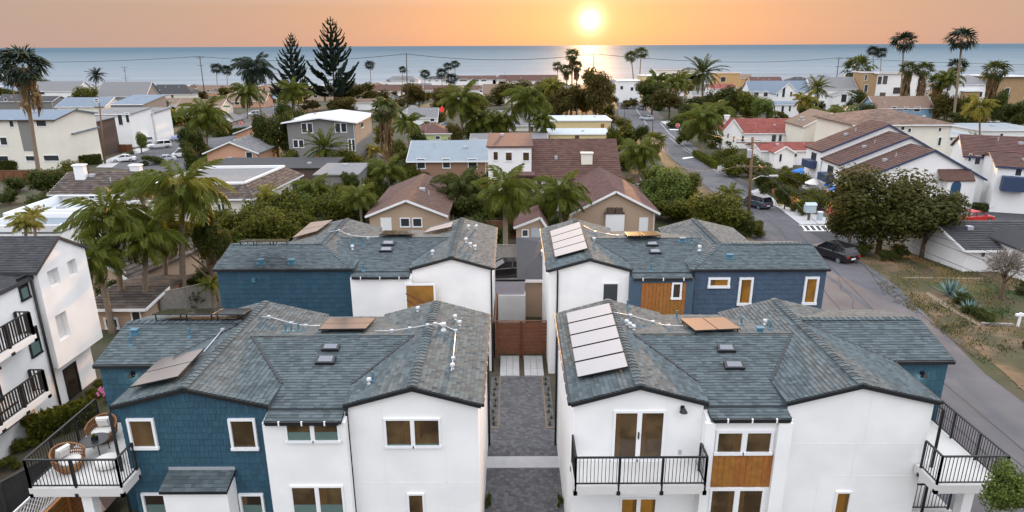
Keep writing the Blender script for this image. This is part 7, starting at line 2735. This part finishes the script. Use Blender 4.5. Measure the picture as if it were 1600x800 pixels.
WHT, BLK, GRYC, SIL, REDC = (0.72, 0.73, 0.75), (0.012, 0.012, 0.014), (0.16, 0.17, 0.18), (0.45, 0.47, 0.5), (0.45, 0.03, 0.03)
car('suv', 'glossy black car parked at the right kerb seen from behind', (1300, 405), 113, BLK, group=None)
car('suv', 'dark car parked beside the utility pole on the street', (1180, 324), 115, (0.05, 0.07, 0.09), group=None)
car('suv', 'white car parked on the right before the junction', (1010, 188), 150, SIL, group=None)
car('sedan', 'white car with a dark glass roof parked on the left street', (194, 253), 200, WHT, group=None)
car('pickup', 'white pickup with a canopy facing the camera on the left street', (249, 232), 218, WHT, 'pickup_truck', 'pickup truck', None)
car('pickup', 'white pickup behind the small yellow green tree', (222, 226), 215, WHT, 'pickup_truck', 'pickup truck', None)
car('sedan', 'car under a lavender cover on the left street', (283, 218), 200, WHT, 'covered_car', 'car', None, cover=True)
car('van', 'white van half hidden by the dark street corner tree', (288, 246), 200, WHT, 'van', 'van', None)
car('sedan', 'silver car by the white roof at the near end of the left street', (257, 254), 215, SIL, group=None)
car('suv', 'white car parked at the kerb beyond the stop sign', (397, 181), 200, WHT, group=None)
car('suv', 'grey car at the far end of the left street', (436, 171), 20, SIL, group=None)
car('sedan', 'pale car in front of the pines', (470, 166), 10, WHT, group=None)
car('sedan', 'white car beside the maroon roofed house at the street', (966, 263), 105, WHT, group=None)
car('suv', 'white car under the trees at the left kerb of the bend', (1078, 324), 110, WHT, group=None)
car('sedan', 'red car with a pale windscreen in the courtyard at right', (1520, 348), 15, REDC, group=None)
car('sedan', 'dark car parked behind the lane gates', (790, 432), 190, BLK, group=None)
car('sedan', 'white car under the metal carport', (537, 292), 190, WHT, group=None)
car('sedan', 'pale car under the yellow block beside the golden palm', (852, 207), 10, SIL, group=None)
car('sedan', 'car parked beside the lime cottage', (693, 200), 40, (0.2, 0.25, 0.33), group=None)
car('suv', 'tiny parked car at the far end of the right street', (975, 170), 100, GRYC, group=None)
car('suv', 'dark car by the far junction on the right street', (1003, 172), 100, GRYC, group=None)
# ------------------------------------------------------------------ poles, wires, signs
M_POLE = mat('creosoted pole wood', (0.17, 0.105, 0.065), 0.9, 0.2, 4, 0.3, 20)
M_POLED = mat('dark pole wood', (0.05, 0.042, 0.04), 0.9, 0.1)
M_WIRE = mat('power cable', (0.03, 0.03, 0.032), 0.6, 0.0)


def pole(label, base, top, arms=(), r=0.15, m=M_POLED, lamp=None, trans=()):
    g = gp(*base)
    tp = pY(top[0], top[1], g.y)
    t = thing('utility_pole', label, 'utility pole', g)
    q = tp - g
    at = lambda z: Vector((q.x * z / q.z, 0, z))
    MB().tube([(0, 0, -.5), tuple(q)], [r, r * .7], 10).build('pole', m, t, smooth=True)
    ends = []
    for py, wpx, rz in arms:
        z = pY(top[0], py, g.y).z - g.z
        w = wpx * dep(g) / F / 2
        c = at(z)
        d = Vector((math.cos(R(rz)), math.sin(R(rz)), 0))
        mb = MB().bar(c - d * w - Vector((0, .1, 0)), c + d * w - Vector((0, .1, 0)), .12, .14)
        arm = mb.build('crossarm', m, t)
        for s in (-.95, -.5, .5, .95):
            e = c + d * w * s - Vector((0, .1, 0))
            MB().lathe([(.05, .07), (.06, .14), (.035, .2), (.05, .25)], e, 6).build('insulator', M_GALV, arm)
            ends.append(g + e + Vector((0, 0, .26)))
        MB().bar(c + d * w * .6 - Vector((0, .1, 0)), c - Vector((0, .08, .9)), .05).build('brace', m, arm)
        MB().bar(c - d * w * .6 - Vector((0, .1, 0)), c - Vector((0, .08, .9)), .05).build('brace', m, arm)
    for px, py, s in trans:
        c = pY(px, py, g.y) - g
        MB().lathe([(.22 * s, -.5 * s), (.27 * s, -.45 * s), (.27 * s, .4 * s), (.2 * s, .5 * s), (.05, .55 * s)], c, 12).build('transformer', M_GALV, t)
    if lamp:
        c = pY(lamp[0], lamp[1], g.y) - g
        z0 = pY(top[0], lamp[2], g.y).z - g.z
        a = at(z0)
        arm = MB().tube([tuple(a), tuple(a.lerp(c, .5) + Vector((0, 0, .35))), tuple(c)], .05, 6).build('lamp_arm', M_GALV, t, smooth=True)
        s = 1 if c.x > a.x else -1
        MB().prism([c + Vector((-.1 * s, -.2, -.02)), c + Vector((1.0 * s, -.24, .0)), c + Vector((1.0 * s, .24, .0)), c + Vector((-.1 * s, .2, -.02))], (0, 0, .2)).build('lamp_head', M_GALV, arm)
    return g, tp, ends


def wire(label, a, b, sag, r, group=None, n=18):
    pts = []
    for i in range(n + 1):
        f = i / n
        p = Vector(a).lerp(Vector(b), f)
        p.z -= sag * 4 * f * (1 - f)
        pts.append(p)
    o = MB().tube(pts, r, 5).build('power_line', M_WIRE, None, smooth=True)
    return tag(o, label, 'cable', group)


p1 = pole('tall brown utility pole with crossarms and a street lamp beside the street', (1170, 334), (1176, 214), arms=((223, 48, -8), (260, 44, -8)), r=.22, m=M_POLE, lamp=(1203, 276, 282), trans=((1171, 240, 1.1),))
p2 = pole('dark utility pole leaning over the rust roofs at left', (322, 164), (312, 88), arms=((90, 14, 0), (102, 10, 0)), r=.22)
p3 = pole('slim dark utility pole in the centre left', (637, 178), (635, 84), r=.24, trans=((638, 111, 1.0),))
p4_ = pole('utility pole with a wide crossarm beside the sun', (927, 175), (928, 84), arms=((100, 25, 0),), r=.24, m=M_POLE)
p5_ = pole('utility pole left of the white villa at right', (1304, 150), (1311, 90), arms=((91.5, 13, 0), (104, 9, 0)), r=.24, trans=((1306, 110, 1.0),))
p6 = pole('small utility pole by the sea behind the light grey gable', (197, 130), (194, 104), arms=((105, 12, 0), (110, 5, 0), (122, 12, 0)), r=.2)
p7 = pole('pale metal topped pole before the cream house at left', (164, 256), (155, 160), arms=((167, 14, 10),), r=.18, m=M_POLE, lamp=(151, 158, 164))
p8 = pole('short dark pole with an arm left of the trucks', (124, 240), (120, 168), arms=((180, 12, 0),), r=.2)
pole('thin dark street pole left of the junction', (975, 222), (976, 172), r=.1)
pole('dark short sign pole in the middle of the junction', (1020, 210), (1020, 186), r=.12)
pole('small pole with wires among the far centre roofs', (747, 140), (747, 122), arms=((123, 10, 0),), r=.15)
pole('small pole beside the brown bungalow in front of the pines', (426, 150), (424, 112), arms=((115, 34, 0),), r=.18)
pole('tiny pole at the shore left of the long brown roof', (790, 130), (789, 112), r=.12)
pole('tiny pole at the shore right of the sun', (951, 135), (950, 116), r=.12)
tops = [p2[1], p3[1], p4_[1], p5_[1]]
wire('long power line from the left edge to the leaning pole', pY(-60, 96, p2[1].y), tops[0], 1.2, .09, 'power line above the sea')
wire('power line between the leaning pole and the centre pole above the sea', tops[0], tops[1], 2.2, .09, 'power line above the sea')
wire('power line from the centre pole to the pole by the sun', tops[1], tops[2], 2.2, .09, 'power line above the sea')
wire('power line from the pole by the sun to the right pole', tops[2], tops[3], 2.6, .09, 'power line above the sea')
wire('power line from the right pole to the right edge', tops[3], pY(1700, 101, tops[3].y), 1.0, .09, 'power line above the sea')
# cables from the near pole towards the camera side of the street
e = p1[2]
for k, (i, px, py, Y) in enumerate(((4, 1720, 440, 46), (5, 1720, 500, 42), (7, 1720, 470, 44), (6, 1640, 650, 30))):
    wire(('uppermost', 'second', 'third', 'lowest')[k] + ' cable from the brown pole across the verge to the right edge', e[i], pY(px, py, Y), .8, .022, 'cables over the verge', 24)
for k, (i, px, py, Y) in enumerate(((1, 1060, 175, 235), (2, 1068, 172, 235), (5, 1030, 240, 140))):
    wire(('upper left', 'upper right', 'lower')[k] + ' cable from the brown pole back along the street', e[i], pY(px, py, Y), 2.0, .03, 'cables along the street')


def stop_sign(label, px, base):
    g = gp(*base)
    c = pY(px[0], px[1], g.y) - g
    t = thing('stop_sign', label, 'sign', g)
    MB().tube([(0, 0, -.2), (c.x, 0.03, c.z)], .05, 6).build('post', M_GALV, t)
    s = 0.62
    def octo(r, y):
        return [(c.x + r * math.cos(R(22.5 + 45 * k)), y, c.z + r * math.sin(R(22.5 + 45 * k))) for k in range(8)]
    MB().prism(octo(s, 0), (0, -.02, 0)).build('sign_rim', M_TRIM, t)
    MB().prism(octo(s * .92, -.021), (0, -.006, 0)).build('sign_face', mat('sign red', (0.55, 0.02, 0.02), 0.45, 0.03), t)
    cu = bpy.data.curves.new('stop_text', 'FONT')
    cu.body = 'STOP'
    cu.size = s * .72
    cu.align_x = 'CENTER'
    cu.align_y = 'CENTER'
    cu.extrude = .004
    tmp = bpy.data.objects.new('tmp', cu)
    COL.objects.link(tmp)
    dg = bpy.context.evaluated_depsgraph_get()
    me = bpy.data.meshes.new_from_object(tmp.evaluated_get(dg))
    bpy.data.objects.remove(tmp)
    me.materials.clear()
    me.materials.append(M_TRIM)
    o = link('lettering', me, t)
    o.location = (c.x, -.034, c.z)
    o.rotation_euler = (math.pi / 2, 0, 0)


stop_sign('red stop sign at the corner of the left street', (376, 192), (376, 207))
stop_sign('red stop sign at the right side of the street junction', (1059, 196), (1059, 212))
t = thing('street_name_sign', 'green street name sign on a post at the left corner', 'sign', gp(355, 205))
q = pY(354, 166, t.location.y) - t.location
MB().tube([(0, 0, -.2), tuple(q)], .05, 6).build('post', M_GALV, t)
MB().box(q.x - 1.0, q.x + 1.0, q.y - .03, q.y + .03, q.z - .25, q.z + .2).build('sign_plate', mat('sign green', (0.02, 0.16, 0.08), 0.5, 0.03), t)
# flower pots and broom in the alley
g = Vector((-22.6, 31.3, 0))
t = thing('flower_pot', 'dark pot of pink flowers by the alley door of the white building', 'flower pot', (-21.4, 31.6, 0))
MB().lathe([(.25, 0), (.35, .4), (.3, .42)], (0, 0, 0), 12).build('pot', M_BARK, t)
mb = MB()
for i in range(90):
    p = Vector((rnd(-.5, .5), rnd(-.5, .5), rnd(.4, .9)))
    l = rnd(.04, .08)
    mb.face([p + Vector((-l, 0, 0)), p + Vector((0, -l, -l)), p + Vector((l, 0, 0)), p + Vector((0, l, l))])
mb.build('flowers', mat('pink blossoms', (.5, .15, .3), .7, .1), t)
t = thing('broom', 'yellow broom leaning against the white alley wall', 'broom', (-23.2, 28.6, 0.1))
MB().tube([(-.4, .1, 2.0), (.25, -.1, .15)], .03, 6).build('handle', mat('yellow handle', (.6, .4, .03), .5, .05), t)
MB().prism([(.1, -.3, 0), (.45, -.3, 0), (.45, .2, 0), (.1, .2, 0)], (0, 0, .18)).build('brush', mat('yellow handle', (.6, .4, .03)), t)
t = thing('lounge_chair', 'pale pink cushioned lounge on the patio below the furnished balcony', 'chair', pz(158, 792, 0.2))
MB().obox((0, 0, .35), (.5, 0, 0), (0, .7, 0), (0, 0, .1)).build('seat', M_CUSH, t)
MB().obox((0.45, .0, .7), (.12, 0, .05), (0, .7, 0), (-.1, 0, .35)).build('backrest', mat('blush fabric', (.62, .42, .35), .9, .03), t)
